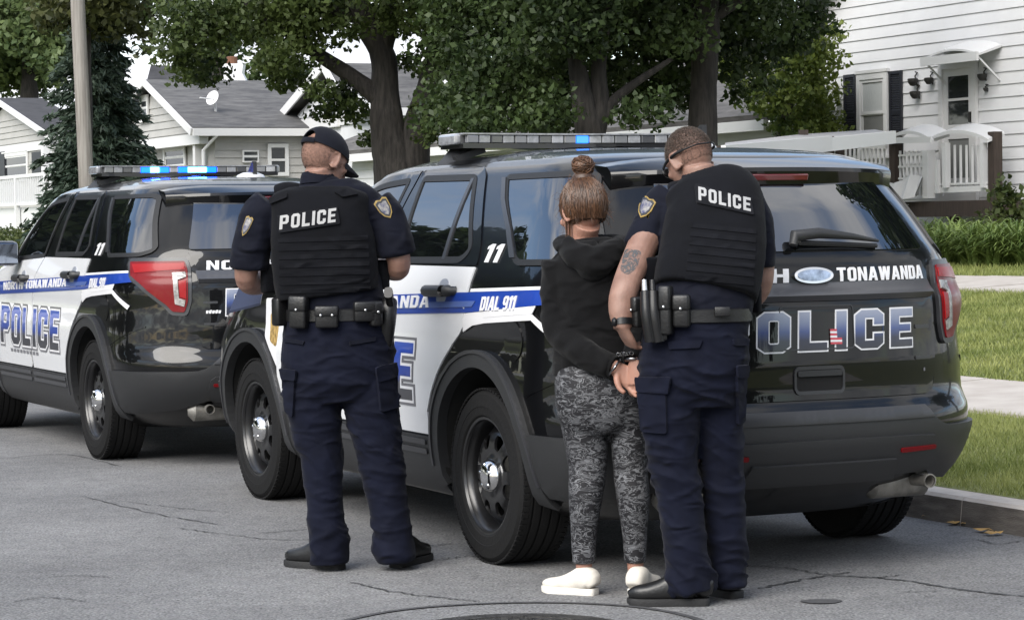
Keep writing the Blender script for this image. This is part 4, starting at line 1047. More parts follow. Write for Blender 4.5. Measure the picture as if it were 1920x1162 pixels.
def ip(T, z): return np.interp(z, T[:, 0], T[:, 1])
PR = 2.6
def Lr(z): return np.interp(z, [.3, 1.2, 1.6, 1.742], [.70, .70, .62, .55])
def Lf(z): return np.interp(z, [.3, 1.1, 1.2, 1.742], [.95, .95, .8, .4])
def ys(x, z):
    u = np.clip((x - ip(XR, z)) / Lr(z), 0, 1); g = np.maximum(1 - (1 - u) ** PR, 0) ** (1 / PR)
    v = np.clip((ip(XF, z) - x) / Lf(z), 0, 1); k = np.maximum(1 - (1 - v) ** 4, 0) ** .25
    return ip(WZ, z) * g * k
def _nrm(f, uv, e=.004):
    du = (f(uv + [e, 0]) - f(uv - [e, 0])); dv = (f(uv + [0, e]) - f(uv - [0, e]))
    n = np.cross(du, dv); n /= np.linalg.norm(n, axis=1)[:, None] + 1e-12; return n
def side_fn(sg):
    def pos(uv): return np.column_stack([uv[:, 0], sg * ys(uv[:, 0], uv[:, 1]), uv[:, 1]])
    def fn(uv):
        uv = np.asarray(uv, float); P = pos(uv); n = _nrm(pos, uv); n *= np.sign(n[:, 1] * sg)[:, None]; return P, n
    return fn
def rear_pos(uv):
    ph, z = uv[:, 0], uv[:, 1]; a, b = Lr(z), ip(WZ, z)
    r = ((np.abs(np.cos(ph)) / a) ** PR + (np.abs(np.sin(ph)) / b) ** PR) ** (-1 / PR)
    return np.column_stack([ip(XR, z) + a - r * np.cos(ph), r * np.sin(ph), z])
def rear_fn(uv):
    uv = np.asarray(uv, float); P = rear_pos(uv); n = _nrm(rear_pos, uv)
    s = np.sign((n * np.column_stack([-np.cos(uv[:, 0]), np.sin(uv[:, 0]), 0 * uv[:, 0]])).sum(1)); return P, n * s[:, None]
def front_pos(uv):
    ph, z = uv[:, 0], uv[:, 1]; a, b = Lf(z), ip(WZ, z)
    r = ((np.abs(np.cos(ph)) / a) ** 4 + (np.abs(np.sin(ph)) / b) ** 4) ** -.25
    return np.column_stack([ip(XF, z) - a + r * np.cos(ph), r * np.sin(ph), z])
def front_fn(uv):
    uv = np.asarray(uv, float); P = front_pos(uv); n = _nrm(front_pos, uv)
    s = np.sign((n * np.column_stack([np.cos(uv[:, 0]), np.sin(uv[:, 0]), 0 * uv[:, 0] + .01])).sum(1)); return P, n * s[:, None]
def ph_y(y, z):
    w = ip(WZ, z); a = Lr(z); q = min(.999, abs(y) / w); u = 1 - (1 - q ** 4) ** .25
    return math.copysign(math.atan2(abs(y), a * (1 - u)), y)
def ph_x(x, z):
    a = Lr(z); u = min(1, max(0, (x - ip(XR, z)) / a)); y = float(ys(np.array(x), np.array(z))); return math.atan2(y, max(1e-4, a * (1 - u)))
def ph_yf(y, z):
    w = ip(WZ, z); a = Lf(z); q = min(.999, abs(y) / w); u = 1 - (1 - q ** 4) ** .25
    return math.copysign(math.atan2(abs(y), a * (1 - u)), y)
def rp(pts):
    "rear outline: ('x',x,z) on the flank or (y,z) on the tail"
    o = []
    for p in pts:
        if p[0] == 'x': o.append((ph_x(p[1], p[2]), p[2]))
        else: o.append((ph_y(p[0], p[1]), p[1]))
    return o
def dens(pts, d=.06, fn=None):
    return [tuple(p) for p in resample(pts, d)]

M_BLK = mat('black_gloss_paint', (0.0024, 0.00252, 0.003), .3, coat=.68, coat_rough=.012, spec=.1)
M_WHT = mat('white_gloss_paint', (0.629, 0.6375, 0.6545), .25, coat=1.0)
M_CLAD = mat('dark_grey_plastic', (0.01736, 0.01798, 0.01922), .5, bump=.12, bump_scale=400)
M_SATIN = mat('satin_dark_trim', (0.026, 0.02665, 0.0299), .32)
M_LEDGE = mat('sky_lit_ledge', (0.0525, 0.0539, 0.0595), .3)  # body-coloured ledge; the sky it catches is put into the lighter grey
M_GAP = mat('shadow_gap', (.003, .003, .003), .9)
M_CGLASS = mat('tinted_car_glass', (.003, .0035, .0045), .015, ior=2.5, spec=.5)
M_RUB = mat('window_rubber', (.006, .006, .006), .55)
M_TYRE = mat('tyre_rubber', (0.0077, 0.0077, 0.007975), .8, spec=.2, bump=.25, bump_scale=60)
M_RIM = mat('black_steel_wheel', (0.006, 0.006, 0.0066), .30, spec=.6)
M_CHR = mat('chrome', (.72, .72, .72), .12, metal=1.0)
M_MIRR = mat('mirror_glass_blue', (.25, .28, .33), .08, metal=1.0)
M_STEEL = mat('dull_steel', (.24, .23, .21), .5, metal=.7, noise_amt=.3, noise_scale=15)
M_RED = mat('red_lens', (0.13, 0.002, 0.004), .3, coat=.12, spec=.2, ior=1.5)
M_RED2 = mat('bright_red_lens', (0.24, 0.005, 0.007), .3, coat=.12, spec=.2)
M_DRED = mat('dark_red_lens', (.09, .002, .006), .15, coat=1)
M_CLEAR = mat('clear_lens', (0.24, 0.232, 0.224), .2, coat=.5, noise_amt=.35, noise_scale=40)
M_BLUE = mat('blue_stripe_vinyl', (0.0108, 0.0405, 0.252), .3, coat=.6)
M_BLUE2 = mat('pale_blue_vinyl', (0.07, 0.112, 0.294), .3, coat=.6)
M_VW = mat('white_vinyl', (0.624, 0.624, 0.64), .35, coat=.4)
M_VG = mat('grey_vinyl', (0.119, 0.119, 0.133), .35, coat=.4)
M_VB = mat('black_vinyl', (.01, .01, .012), .3, coat=.6)
M_FLAGR = mat('flag_red', (.45, .06, .08), .4)
def grad_mat(name, stops, z0, z1):
    m = mat(name, (.5, .5, .5), .3, coat=.6); t, b = nodes_of(m); nn = t.nodes.new; L = t.links.new
    tcn = nn('ShaderNodeTexCoord'); sp = nn('ShaderNodeSeparateXYZ'); L(tcn.outputs['Object'], sp.inputs[0])
    mr = nn('ShaderNodeMapRange'); mr.inputs[1].default_value = z0; mr.inputs[2].default_value = z1; L(sp.outputs[2], mr.inputs[0])
    rpn = nn('ShaderNodeValToRGB'); e = rpn.color_ramp.elements
    while len(e) < len(stops): e.new(.5)
    for k, (p, c) in enumerate(stops): e[k].position = p; e[k].color = (*c, 1)
    L(mr.outputs[0], rpn.inputs[0]); L(rpn.outputs[0], b.inputs['Base Color']); return m
M_DOORTXT = grad_mat('door_letter_print', [(0, (.02, .02, .025)), (.30, (.035, .035, .045)), (.46, (.012, .04, .25)), (1, (.015, .055, .34))], .63, .89)
M_REARTXT = grad_mat('rear_letter_print', [(0, (.006, .007, .012)), (.30, (.008, .012, .035)), (.52, (.035, .06, .18)), (.75, (.15, .18, .27)), (1, (.25, .275, .35))], .885, 1.045)
M_PUCK = mat('silver_antenna', (0.44, 0.44, 0.448), .3, coat=1)
M_LED = mat('clear_light_bar_lens', (0.225, 0.2325, 0.2475), .12, coat=1, noise_amt=.3, noise_scale=30)
M_LEDD = mat('dark_light_bar_module', (.06, .062, .068), .15, coat=1)
M_LEDM = mat('grey_light_bar_module', (.15, .155, .165), .12, coat=1)
M_BON = mat('blue_light_lit', (.02, .08, .6), .2, emit=(.025, .10, 1), estr=14)
M_BSIDE = mat('blue_light_glow', (.02, .05, .5), .2, emit=(.0, .04, 1), estr=4)
M_BDIM = mat('blue_module_dim', (.02, .10, .45), .15, coat=1, emit=(.02, .2, 1), estr=.7)  # blue module with a weak glow put in as emission

def build_car():
    car = empty('police_suv')
    # ---------------------------------------------------------- shell
    zs = np.unique(np.concatenate([np.linspace(.22, 1.16, 32), np.linspace(1.16, 1.64, 14), WZ[:, 0][WZ[:, 0] > 1.6], np.linspace(1.64, 1.742, 14)]))
    rings = []
    for z in zs:
        ph = np.linspace(-math.pi / 2, math.pi / 2, 49)
        a = rear_pos(np.column_stack([ph, np.full(49, z)]))                       # right flank -> tail -> left flank
        xa = float(ip(XR, z) + Lr(z)); xb = float(ip(XF, z) - Lf(z))
        xs = np.linspace(xa, max(xb, xa + .02), 22)[1:-1]
        w = float(ip(WZ, z))
        l = np.column_stack([xs, np.full(len(xs), w), np.full(len(xs), z)])
        b = front_pos(np.column_stack([ph[::-1], np.full(49, z)]))
        r = l[::-1] * [1, -1, 1]
        rings.append(np.vstack([a, l, b, r]))
    n = len(rings[0]); V = np.vstack(rings); F = []
    for i in range(len(rings) - 1):
        for j in range(n):
            k = (j + 1) % n; F.append([i * n + k, i * n + j, (i + 1) * n + j, (i + 1) * n + k])
    F.append(list(range(n))); F.append([(len(rings) - 1) * n + j for j in range(n)][::-1])
    body = mesh_np('body', V, F, M_BLK, None, True)
    bm = bmesh.new(); bm.from_mesh(body.data); bmesh.ops.remove_doubles(bm, verts=bm.verts[:], dist=.0008); bmesh.ops.recalc_face_normals(bm, faces=bm.faces[:]); bm.to_mesh(body.data); bm.free()
    body.data.materials.append(M_GAP)
    cutters = []
    for x in (0, 2.866):
        for sg in (-1, 1):
            q = MB(); q.lathe([(.001, .52), (.438, .52), (.438, 1.2), (.001, 1.2)], 40, axis='Y', c=(x, 0, .385))
            if sg < 0: q.v = [(p[0], -p[1], p[2]) for p in q.v]; q.f = [f[::-1] for f in q.f]
            c = q.build('cut', M_GAP); bm = bmesh.new(); bm.from_mesh(c.data); bmesh.ops.remove_doubles(bm, verts=bm.verts[:], dist=.002); bmesh.ops.recalc_face_normals(bm, faces=bm.faces[:]); bm.to_mesh(c.data); bm.free()
            md = body.modifiers.new('b', 'BOOLEAN'); md.operation = 'DIFFERENCE'; md.solver = 'EXACT'; md.object = c; md.material_mode = 'TRANSFER'; cutters.append(c)
    bpy.context.view_layer.update()
    dg = bpy.context.evaluated_depsgraph_get()
    me = bpy.data.meshes.new_from_object(body.evaluated_get(dg)); body.modifiers.clear(); body.data = me; me.name = 'body'
    for c in cutters: bpy.data.objects.remove(c)
    me.polygons.foreach_set('use_smooth', np.ones(len(me.polygons), bool)); me.set_sharp_from_angle(angle=R(38))
    body.parent = car
    # ---------------------------------------------------------- flanks
    def arc(cx, r, a0, a1, n, cz=.36): return [(cx + r * math.cos(R(a)), cz + r * math.sin(R(a))) for a in np.linspace(a0, a1, n)]
    for sg in (1, -1):
        fn = side_fn(sg)
        SH = .027
        def sx(pts): return [(x + SH, z) for x, z in pts]
        # doors (white skin) and their black window frames
        fd = rounded([(1.405, .50), (2.40, .50), (2.425, .8), (2.40, 1.05), (2.31, 1.165), (1.95, 1.19), (1.185, 1.222), (1.30, 1.10), (1.352, .95), (1.378, .75)], [.02, .04, .3, .1, .06, .1, .015, .1, .1, .1])
        fd = sx(fd); d1 = sheet('front_door', fn, fd, M_WHT, car, sp=.05, off=.007, thick=.02)
        rd = [(1.385, .50), (.53, .50), (.505, .60), (.46, .68), (.40, .76), (.33, .83), (.25, .895), (.17, .945), (.115, .985), (.102, 1.05), (.10, 1.16), (.095, 1.222), (1.165, 1.224), (1.285, 1.10), (1.337, .95), (1.362, .75)]
        rd = [(x + (SH if z > .55 else 0), z) for x, z in rd]; d2 = sheet('rear_door', fn, rd, M_WHT, car, sp=.05, off=.007, thick=.02)
        # upper frames
        fwin = rounded([(1.205, 1.236), (1.93, 1.212), (1.86, 1.33), (1.74, 1.50), (1.64, 1.56), (1.50, 1.585), (1.232, 1.600)], [.02, .04, .2, .1, .1, .1, .02])
        rwin = rounded([(.935, 1.246), (.27, 1.252), (.205, 1.295), (.485, 1.600), (1.062, 1.606)], [.02, .05, .05, .04, .02])
        ffr = rounded([(1.172, 1.229), (2.02, 1.196), (1.93, 1.36), (1.80, 1.53), (1.68, 1.60), (1.50, 1.630), (1.145, 1.647)], [.01, .04, .2, .1, .1, .1, .01])
        rfr = rounded([(1.156, 1.230), (.085, 1.230), (.115, 1.312), (.25, 1.47), (.40, 1.62), (.46, 1.647), (.80, 1.655), (1.128, 1.648)], [.01, .02, .1, .2, .06, .03, .1, .01])
        fwin, rwin, ffr, rfr = sx(fwin), sx(rwin), sx(ffr), sx(rfr)
        sheet('window_frame', fn, ffr, M_BLK, d1, holes=[fwin], sp=.05, off=.006, thick=.012)
        sheet('window_frame', fn, rfr, M_BLK, d2, holes=[rwin], sp=.05, off=.006, thick=.012)
        sheet('window_seal', fn, offset_poly(fwin, .016) if True else fwin, M_RUB, d1, holes=[offset_poly(fwin, -.012)], sp=.06, off=.0085, thick=.008)
        sheet('window_seal', fn, offset_poly(rwin, .016), M_RUB, d2, holes=[offset_poly(rwin, -.012)], sp=.06, off=.0085, thick=.008)
        sheet('window', fn, fwin, M_CGLASS, d1, sp=.07, off=.004, thick=.003)
        sheet('window', fn, rwin, M_CGLASS, d2, sp=.07, off=.004, thick=.003)
        sheet('window_divider', fn, sx([(.438, 1.252), (.468, 1.252), (.522, 1.598), (.492, 1.598)]), M_SATIN, d2, sp=.05, off=.0095, thick=.007)
        # quarter glass
        qw = rounded([(.175, 1.594), (.077, 1.50), (-.093, 1.38), (-.208, 1.275), (-.273, 1.246), (-.68, 1.250), (-.755, 1.275), (-.61, 1.45), (-.505, 1.578), (-.455, 1.594)], [.02, .1, .1, .03, .05, .03, .03, .1, .02, .03])
        Q = sheet('quarter_window', fn, qw, M_CGLASS, car, sp=.06, off=.004, thick=.004)
        sheet('window_seal', fn, offset_poly(qw, .014), M_RUB, Q, holes=[offset_poly(qw, -.010)], sp=.05, off=.0075, thick=.008)
        sheet('pillar_trim', fn, sx([(.196, 1.594), (.092, 1.50), (-.083, 1.38), (-.218, 1.262), (-.268, 1.262), (-.128, 1.38), (.05, 1.50), (.156, 1.594)]), M_SATIN, Q, sp=.05, off=.012, thick=.008)
        # handles with recess
        for cx, door in ((.380, d2), (1.62, d1)):
            zc = 1.121 - .03 * (cx - .35)
            q = MB(); y = float(ys(np.array(cx), np.array(zc)))
            V = []; nn_ = 14
            path = [(cx + .135, y + .004, zc - .004), (cx + .11, y + .038, zc), (cx, y + .048, zc + .002), (cx - .11, y + .038, zc + .004), (cx - .135, y + .004, zc + .004)]
            q.tube(catmull(np.array(path), 16), [(.026 if 2 < i < 13 else .02) for i in range(16)], 10)
            if sg < 0: q.v = [(p[0], -p[1], p[2]) for p in q.v]; q.f = [f[::-1] for f in q.f]
            q.build('handle', M_CLAD, door, True)
            rc = rounded([(cx - .05, zc - .06), (cx + .05, zc - .06), (cx + .05, zc + .05), (cx - .05, zc + .05)], .045)
            sheet('handle_recess', fn, rc, mat('recess_shade', (0.294, 0.315, 0.364), .3, coat=1) if 'recess_shade' not in bpy.data.materials else bpy.data.materials['recess_shade'], door, sp=.03, off=.0105, thick=.003)  # flat sheet on the white door; shade of the hollow put into its colour
        # stripe and its white edge, light bar in it
        def st(x): return 1.118 - .0310 * (x - .125)
        def sbm(x): return st(x) - np.interp(x, [-.75, .12, 2.3], [.052, .083, .085])
        xs_ = np.linspace(-.735, 2.43, 24)
        top = [(x, st(x)) for x in xs_]; bot = [(x, sbm(x)) for x in xs_[::-1]]
        sheet('stripe', fn, top[::-1] + bot[::-1], M_BLUE, car, sp=.06, off=.0095, thick=.004)
        sheet('stripe_edge', fn, [(x, st(x) + .014) for x in xs_[::-1] if x < .13] + [(x, st(x) + .001) for x in xs_ if x < .13], M_VW, car, sp=.06, off=.0095, thick=.004)
        sheet('stripe_bar', fn, [(.05, st(.05) - .06), (.88, st(.88) - .06), (.88, st(.88) - .036), (.02, st(.02) - .036)], M_BLUE2, car, sp=.06, off=.011, thick=.003)
        e_ = [(x + .03, z) for x, z in [(.115, 1.012), (-.10, 1.020), (-.54, 1.046), (-.72, .952), (-.70, .930), (-.535, 1.022), (-.10, .998), (.02, .985), (.12, .955)]]
        sheet('white_edge', fn, e_, M_VW, car, sp=.04, off=.0095, thick=.004)
        sheet('white_infill', fn, sx([(.10, 1.005), (.10, st(.1) - .086), (-.56, sbm(-.56) - .003), (-.54, 1.047), (-.10, 1.021)]), M_VW, car, sp=.04, off=.009, thick=.004)
        # door lettering: reads front-to-rear on the left flank, rear-to-front on the right
        def tfn(x0, z0, slope, sg=sg, fn=fn):
            def f(uv):
                uv = np.asarray(uv, float); x = x0 - sg * uv[:, 0]; return fn(np.column_stack([x, z0 + uv[:, 1] + slope * (-sg) * (x - x0) * sg]))
            return f
        T, wT = text_polys('POLICE', .25, 0.0, 1.5, 1.60)
        x0 = 2.21 if sg > 0 else .62
        for ch, ou, ho in T:
            f = tfn(x0, .638, 0.0)
            base = sheet('letter_%s' % ch.lower(), f, ou, M_DOORTXT, car, holes=ho, sp=.07, off=.0125, thick=.004)
            sheet('letter_outline', f, offset_poly(ou, .012), M_VW, base, holes=[offset_poly(h_, -.011) for h_ in ho], sp=.07, off=.0112, thick=.003)
            sheet('letter_outer_outline', f, offset_poly(ou, .024), M_VG, base, holes=[offset_poly(h_, -.02) for h_ in ho], sp=.07, off=.0102, thick=.002)  # grey outer outline of the print, even all round
        T, wT = text_polys('NORTH TONAWANDA', .052, .12, 1.1, 2.92)
        for ch, ou, ho in T:
            sheet('letter_%s' % ch.lower(), tfn(2.14 if sg > 0 else 2.14 - wT, .996 if sg > 0 else 1.04, .032 * sg), ou, M_VW, car, holes=ho, sp=.09, off=.0125, thick=.003)
        T, wT = text_polys('DIAL 911', .055, .2, 1.1, 1.42)
        for ch, ou, ho in T:
            sheet('letter_%s' % ch.lower() if ch.isalpha() else 'digit', tfn(-.035 if sg > 0 else -.51, 1.047 if sg > 0 else 1.064, .032 * sg), ou, M_VW, car, holes=ho, sp=.09, off=.0125, thick=.003)
        T, wT = text_polys('11', .075, .22, 1.3, 2.6)
        for ch, ou, ho in T:
            sheet('digit', tfn(.075 if sg > 0 else -.075, 1.243, 0), ou, M_VW, car, holes=ho, sp=.05, off=.0055, thick=.003)
        for k in range(9):
            x_ = 1.9 - k * .085; sheet('small_print', fn, [(x_, .585), (x_ + .055, .585), (x_ + .055, .605), (x_, .605)][::1], M_VG, d1, sp=.08, off=.0095, thick=.002)
        # badge on the front wing
        sh = rounded([(2.60, 1.045), (2.36, 1.05), (2.44, .70), (2.64, .852)][::-1], .02)
        b_ = sheet('shield_decal', fn, sh, M_VW, car, sp=.05, off=.006, thick=.005)
        gold = bpy.data.materials.get('badge_gold') or mat('badge_gold', (.30, .20, .07), .4, noise_amt=.6, noise_scale=40)
        sheet('crest', fn, rounded([(2.45, .80), (2.56, .83), (2.55, .97), (2.42, .98)], .03), gold, b_, sp=.05, off=.0075, thick=.002)
        # cladding: flares, rocker, rear corner belongs to the bumper
        for cx in (0, 2.866):
            outer = arc(cx, .515, -10, 190, 40, .37); inner = arc(cx, .437, 190, -10, 40, .375)
            fl = sheet('wheel_arch', fn, outer + inner, M_CLAD, car, sp=.045, off=.022, thick=.045)
            ridge = arc(cx, .515, 0, 180, 40, .37) + arc(cx, .498, 180, 0, 40, .37)
            sheet('arch_lip', fn, ridge, M_SATIN, fl, sp=.04, off=.029, thick=.012)
        rk = sheet('rocker_panel', fn, rounded([(.475, .25), (2.39, .25), (2.36, .49), (.50, .49)], .02), M_CLAD, car, sp=.06, off=.016, thick=.03)
        for x0_, x1_ in ((.56, 1.36), (1.43, 2.30)):
            sheet('rocker_rib', fn, rounded([(x0_, .415), (x1_, .415), (x1_, .44), (x0_, .44)], .008), M_SATIN, rk, sp=.06, off=.024, thick=.01)
            sheet('rocker_rib', fn, rounded([(x0_, .455), (x1_, .455), (x1_, .48), (x0_, .48)], .008), M_SATIN, rk, sp=.06, off=.024, thick=.01)
        # fuel door line on the left quarter, mirrored line left out
        if sg > 0:
            c_ = [(-.33 + .085 * math.cos(a), .935 + .085 * math.sin(a)) for a in np.linspace(0, 2 * math.pi, 28, endpoint=False)]
            sheet('fuel_door', fn, c_, M_BLK, car, sp=.03, off=.004, thick=.006)
        sheet('quarter_crease', fn, [(-.50, .73), (-.46, .715), (-.80, .825), (-.80, .835)][::1], M_BLK, car, sp=.04, off=.004, thick=.004)
        # mirror
        q = MB(); q.box((1.80, sg * 1.075, 1.25), (.13, .24, .17), bev=.045); mr = q.build('side_mirror', M_BLK, car, True)
        q = MB(); q.box((1.732, sg * 1.075, 1.25), (.012, .20, .135), bev=.003); q.build('mirror_glass', M_MIRR, mr)
        q = MB(); q.bar((1.83, sg * .90, 1.20), (1.81, sg * 1.0, 1.21), .05, .04); q.build('mirror_arm', M_CLAD, mr)
        # tail lamp round the corner
        def s_(pts):
            pts = [p if p[0] == 'x' else (p[0] + (.045 if sg > 0 else .06) * max(0, (.80 - p[0]) / .15), p[1]) for p in pts]
            return [(sg * a, b) for a, b in rp(pts)]
        lampo = s_([('x', -.645, 1.204), (.652, 1.206), (.634, 1.157), (.650, .98), (.684, .913), (.784, .918), (.819, .957), ('x', -.765, 1.081), ('x', -.69, 1.116)])
        lampo = rounded(dens(lampo, .1), .012)
        lm = sheet('tail_lamp', rear_fn, lampo, M_RED, car, sp=.035, off=.022, thick=.03)
        sheet('lamp_surround', rear_fn, offset_poly(lampo, .022 if sg > 0 else .022), M_SATIN, lm, holes=[lampo], sp=.04, off=.016, thick=.02)
        cl_ = s_([(.765, 1.142), (.654, 1.147), (.658, 1.104), (.73, 1.097), (.726, .996), (.672, .984), (.683, .947), (.76, .962)])
        sheet('clear_lens', rear_fn, cl_, M_CLEAR, lm, sp=.03, off=.027, thick=.008)
        inn = s_([(.657, 1.096), (.722, 1.09), (.718, 1.003), (.664, .992)]); sheet('brake_lens', rear_fn, inn, M_RED2, lm, sp=.03, off=.0265, thick=.008)
        top_ = s_([('x', -.67, 1.188), (.66, 1.193), (.655, 1.16), (.77, 1.156), ('x', -.71, 1.14)]); sheet('side_lens', rear_fn, top_, M_RED2, lm, sp=.03, off=.0255, thick=.006)
    # ---------------------------------------------------------- tail
    gate = rp([(.575, .700), (.615, .715), (.638, .78), (.650, .90), (.632, .99), (.622, 1.16), (.655, 1.225), (.672, 1.262)])
    gate = gate + [(-a, b) for a, b in gate[::-1]]
    tg = sheet('tailgate', rear_fn, gate[::-1], M_BLK, car, sp=.045, off=.008, thick=.02)
    gl = rp([(.665, 1.276), (.605, 1.42), (.545, 1.57)]); gl = dens(gl + [(-a, b) for a, b in gl[::-1]], .05)
    sheet('rear_window', rear_fn, rounded(gl, .03), M_CGLASS, tg, sp=.06, off=.006, thick=.008)
    lg = [(ph_y(y, 1.10), 1.098) for y in np.linspace(.635, -.635, 21)] + [(ph_y(y, 1.148), 1.148) for y in np.linspace(-.635, .635, 21)]
    def ledge_fn(uv):
        P, Nn = rear_fn(uv); uv = np.asarray(uv); k = np.clip((uv[:, 1] - 1.098) / .05, 0, 1)
        P = P + np.column_stack([-.030 * (1 - k), 0 * k, 0 * k]); Nn = Nn + np.column_stack([0 * k, 0 * k, .75 + 0 * k]); Nn /= np.linalg.norm(Nn, axis=1)[:, None]; return P, Nn
    sheet('plate_ledge', ledge_fn, lg, M_LEDGE, tg, sp=.03, off=.012, thick=.03)
    def rtext(s, h, y0, z0, slant, gap, width, m, outline=None, nm=None, off=.0115, parent=None):
        T, w1 = text_polys(s, h, slant, gap, 1.0); T, w = text_polys(s, h, slant, gap, width / w1)
        def f(uv):
            uv = np.asarray(uv, float); return rear_fn(np.column_stack([[ph_y(y0 - u, z0 + v) for u, v in uv], z0 + uv[:, 1]]))
        for ch, ou, ho in T:
            b_ = sheet('letter_%s' % ch.lower(), f, ou, m, parent or tg, holes=ho, sp=.04, off=off, thick=.003)
            if outline: sheet('letter_outline', f, offset_poly(ou, outline), M_VW, b_, holes=[offset_poly(h_, -outline * .8) for h_ in ho], sp=.05, off=off - .0013, thick=.002)
    rtext('NORTH', .052, .565, 1.157, .10, 1.3, .455, M_VW)
    rtext('TONAWANDA', .052, -.112, 1.157, .05, 1.3, .49, M_VW)
    rtext('POLICE', .150, .455, .892, .06, 1.8, .935, M_REARTXT, .0065)
    def yz(pts): return [(ph_y(y, z), z) for y, z in pts]
    ov = lambda a, b, cy=0.0, cz=1.181: [(ph_y(cy + a * math.cos(t), cz + b * math.sin(t)), cz + b * math.sin(t)) for t in np.linspace(2 * math.pi, 0, 36, endpoint=False)]
    em = sheet('emblem', rear_fn, ov(.088, .030), M_CHR, tg, sp=.03, off=.022, thick=.016)
    sheet('emblem_field', rear_fn, ov(.074, .021), mat('emblem_silver_blue', (.30, .36, .46), .25, metal=.6, noise_amt=.5, noise_scale=25), em, sp=.03, off=.0235, thick=.003)
    # handle recess, plate frame, badges, flag
    ho = rounded(yz([(.105, .735), (-.105, .735), (-.105, .818), (.105, .818)]), .02)
    hf = sheet('gate_handle', rear_fn, offset_poly(ho, .014), M_SATIN, tg, holes=[ho], sp=.03, off=.016, thick=.012); sheet('recess', rear_fn, ho, M_GAP, hf, sp=.04, off=.0095, thick=.004)
    sheet('handle_bar', rear_fn, rounded(yz([(.10, .793), (-.10, .793), (-.10, .816), (.10, .816)]), .008), M_CLAD, hf, sp=.03, off=.02, thick=.014)
    pfr = rounded(yz([(.165, .90), (-.165, .90), (-.165, 1.062), (.165, 1.062)]), .02)
    sheet('plate_frame', rear_fn, offset_poly(pfr, .006), M_SATIN, tg, holes=[pfr], sp=.04, off=.0105, thick=.004)
    for y0, y1, z0, z1 in ((-.505, -.60, .960, .976), (-.50, -.60, .838, .852), (.60, .505, .962, .976), (.60, .505, .838, .850)):
        sheet('badge_strip', rear_fn, rounded(yz([(y0, z0), (y1, z0), (y1, z1), (y0, z1)]), .008), M_SATIN, tg, sp=.03, off=.013, thick=.006)
    for k in range(5):
        sheet('badge_letter', rear_fn, yz([(.585 - k * .02, .905), (.571 - k * .02, .905), (.566 - k * .02, .922 + .004 * (k % 2)), (.583 - k * .02, .922)]), M_VW, tg, sp=.03, off=.0115, thick=.003)
    sheet('badge_letter', rear_fn, yz([(-.555, .79), (-.562, .79), (-.562, .803), (-.555, .803)]), M_VG, tg, sp=.03, off=.0115, thick=.003)
    for k in range(7):
        z0 = .914 + k * .0085; w_ = .052 if k < 3 else .030
        sheet('flag_stripe', rear_fn, yz([(-.055, z0), (-.055 - w_, z0 - .001), (-.055 - w_, z0 + .007), (-.055, z0 + .008)]), M_FLAGR if k % 2 == 0 else M_VW, tg, sp=.03, off=.0145, thick=.003)
    # wiper
    q = MB()
    def rpt(y, z, o): P, Nn = rear_fn(np.array([[ph_y(y, z), z]])); return tuple(P[0] + Nn[0] * o)
    q.tube([rpt(.07, 1.285, .03), rpt(.06, 1.312, .045), rpt(-.05, 1.318, .05), rpt(-.2, 1.306, .045), rpt(-.34, 1.292, .035)], [.018, .024, .022, .014, .006], 10)
    q.tube([rpt(.03, 1.30, .02), rpt(-.34, 1.284, .016)], [.012, .010], 6); q.build('rear_wiper', M_CLAD, tg, True)
    # bumper
    up = [(y, .655) for y in (.5, .40, .3, .2, .1, 0)]
    up = [('x', -.445, .568), ('x', -.60, .570), ('x', -.75, .570), (.75, .571), (.665, .574), (.61, .588), (.545, .624), (.51, .650)] + up
    dn = [(y, .405) for y in (0, .1, .2, .3, .4, .5)] + [(.58, .408), (.66, .382), (.74, .358), ('x', -.70, .335), ('x', -.593, .325), ('x', -.53, .33), ('x', -.487, .40), ('x', -.455, .50)]
    U = rp(up); D = rp(dn)
    hb = U + D[:0]
    out_ = U + [(-a, b) for a, b in U[::-1][1:]] + [(-a, b) for a, b in D[::-1]][:-1] + D
    out_ = [(-a, b) for a, b in out_]
    bp_ = sheet('rear_bumper', rear_fn, out_, M_CLAD, car, sp=.05, off=.020, thick=.04)
    crs = rp([(.565, .43), (.59, .47), (.58, .53), (.55, .548), (.45, .55), (.3, .551), (.15, .552), (0, .552)]); crs = crs + [(-a, b) for a, b in crs[::-1][1:]] + [(ph_y(y, .412), .412) for y in np.linspace(-.55, .55, 15)]
    cz_ = sheet('bumper_insert', rear_fn, crs[::-1], M_CLAD, bp_, sp=.045, off=.036, thick=.02)
    sheet('bumper_step', rear_fn, ([(ph_y(y, .478), .478) for y in np.linspace(-.33, .33, 15)] + [(ph_y(y, .40), .40) for y in np.linspace(.36, -.36, 15)]), M_CLAD, bp_, sp=.045, off=.048, thick=.02)
    tp_ = [(ph_y(y, .655), .655) for y in np.linspace(.5, -.5, 15)] + [(ph_y(y, .612), .612) for y in np.linspace(-.56, .56, 15)]
    sheet('bumper_top', rear_fn, tp_, M_SATIN, bp_, sp=.05, off=.026, thick=.012)
    for sg in (1, -1):
        rf = rounded(yz([(sg * .35, .492), (sg * .35, .510), (sg * .56, .512), (sg * .56, .496)]), .006)
        sheet('reflector', rear_fn, rf, M_RED, bp_, sp=.04, off=.042, thick=.01)
        q = MB(); q.tube([(-.70, sg * .50, .33), (-.90, sg * .52, .345), (-1.03, sg * .545, .348)], [.024, .026, .028], 14, cap=False); q.tube([(-1.028, sg * .545, .348), (-.9, sg * .52, .345)], [.024, .024], 14, cap=False); q.lathe([(.024, -.002), (.029, -.002), (.029, .02)], 18, axis='X', c=(-1.03, sg * .545, .348)); q.build('tail_pipe', M_STEEL, car, True)
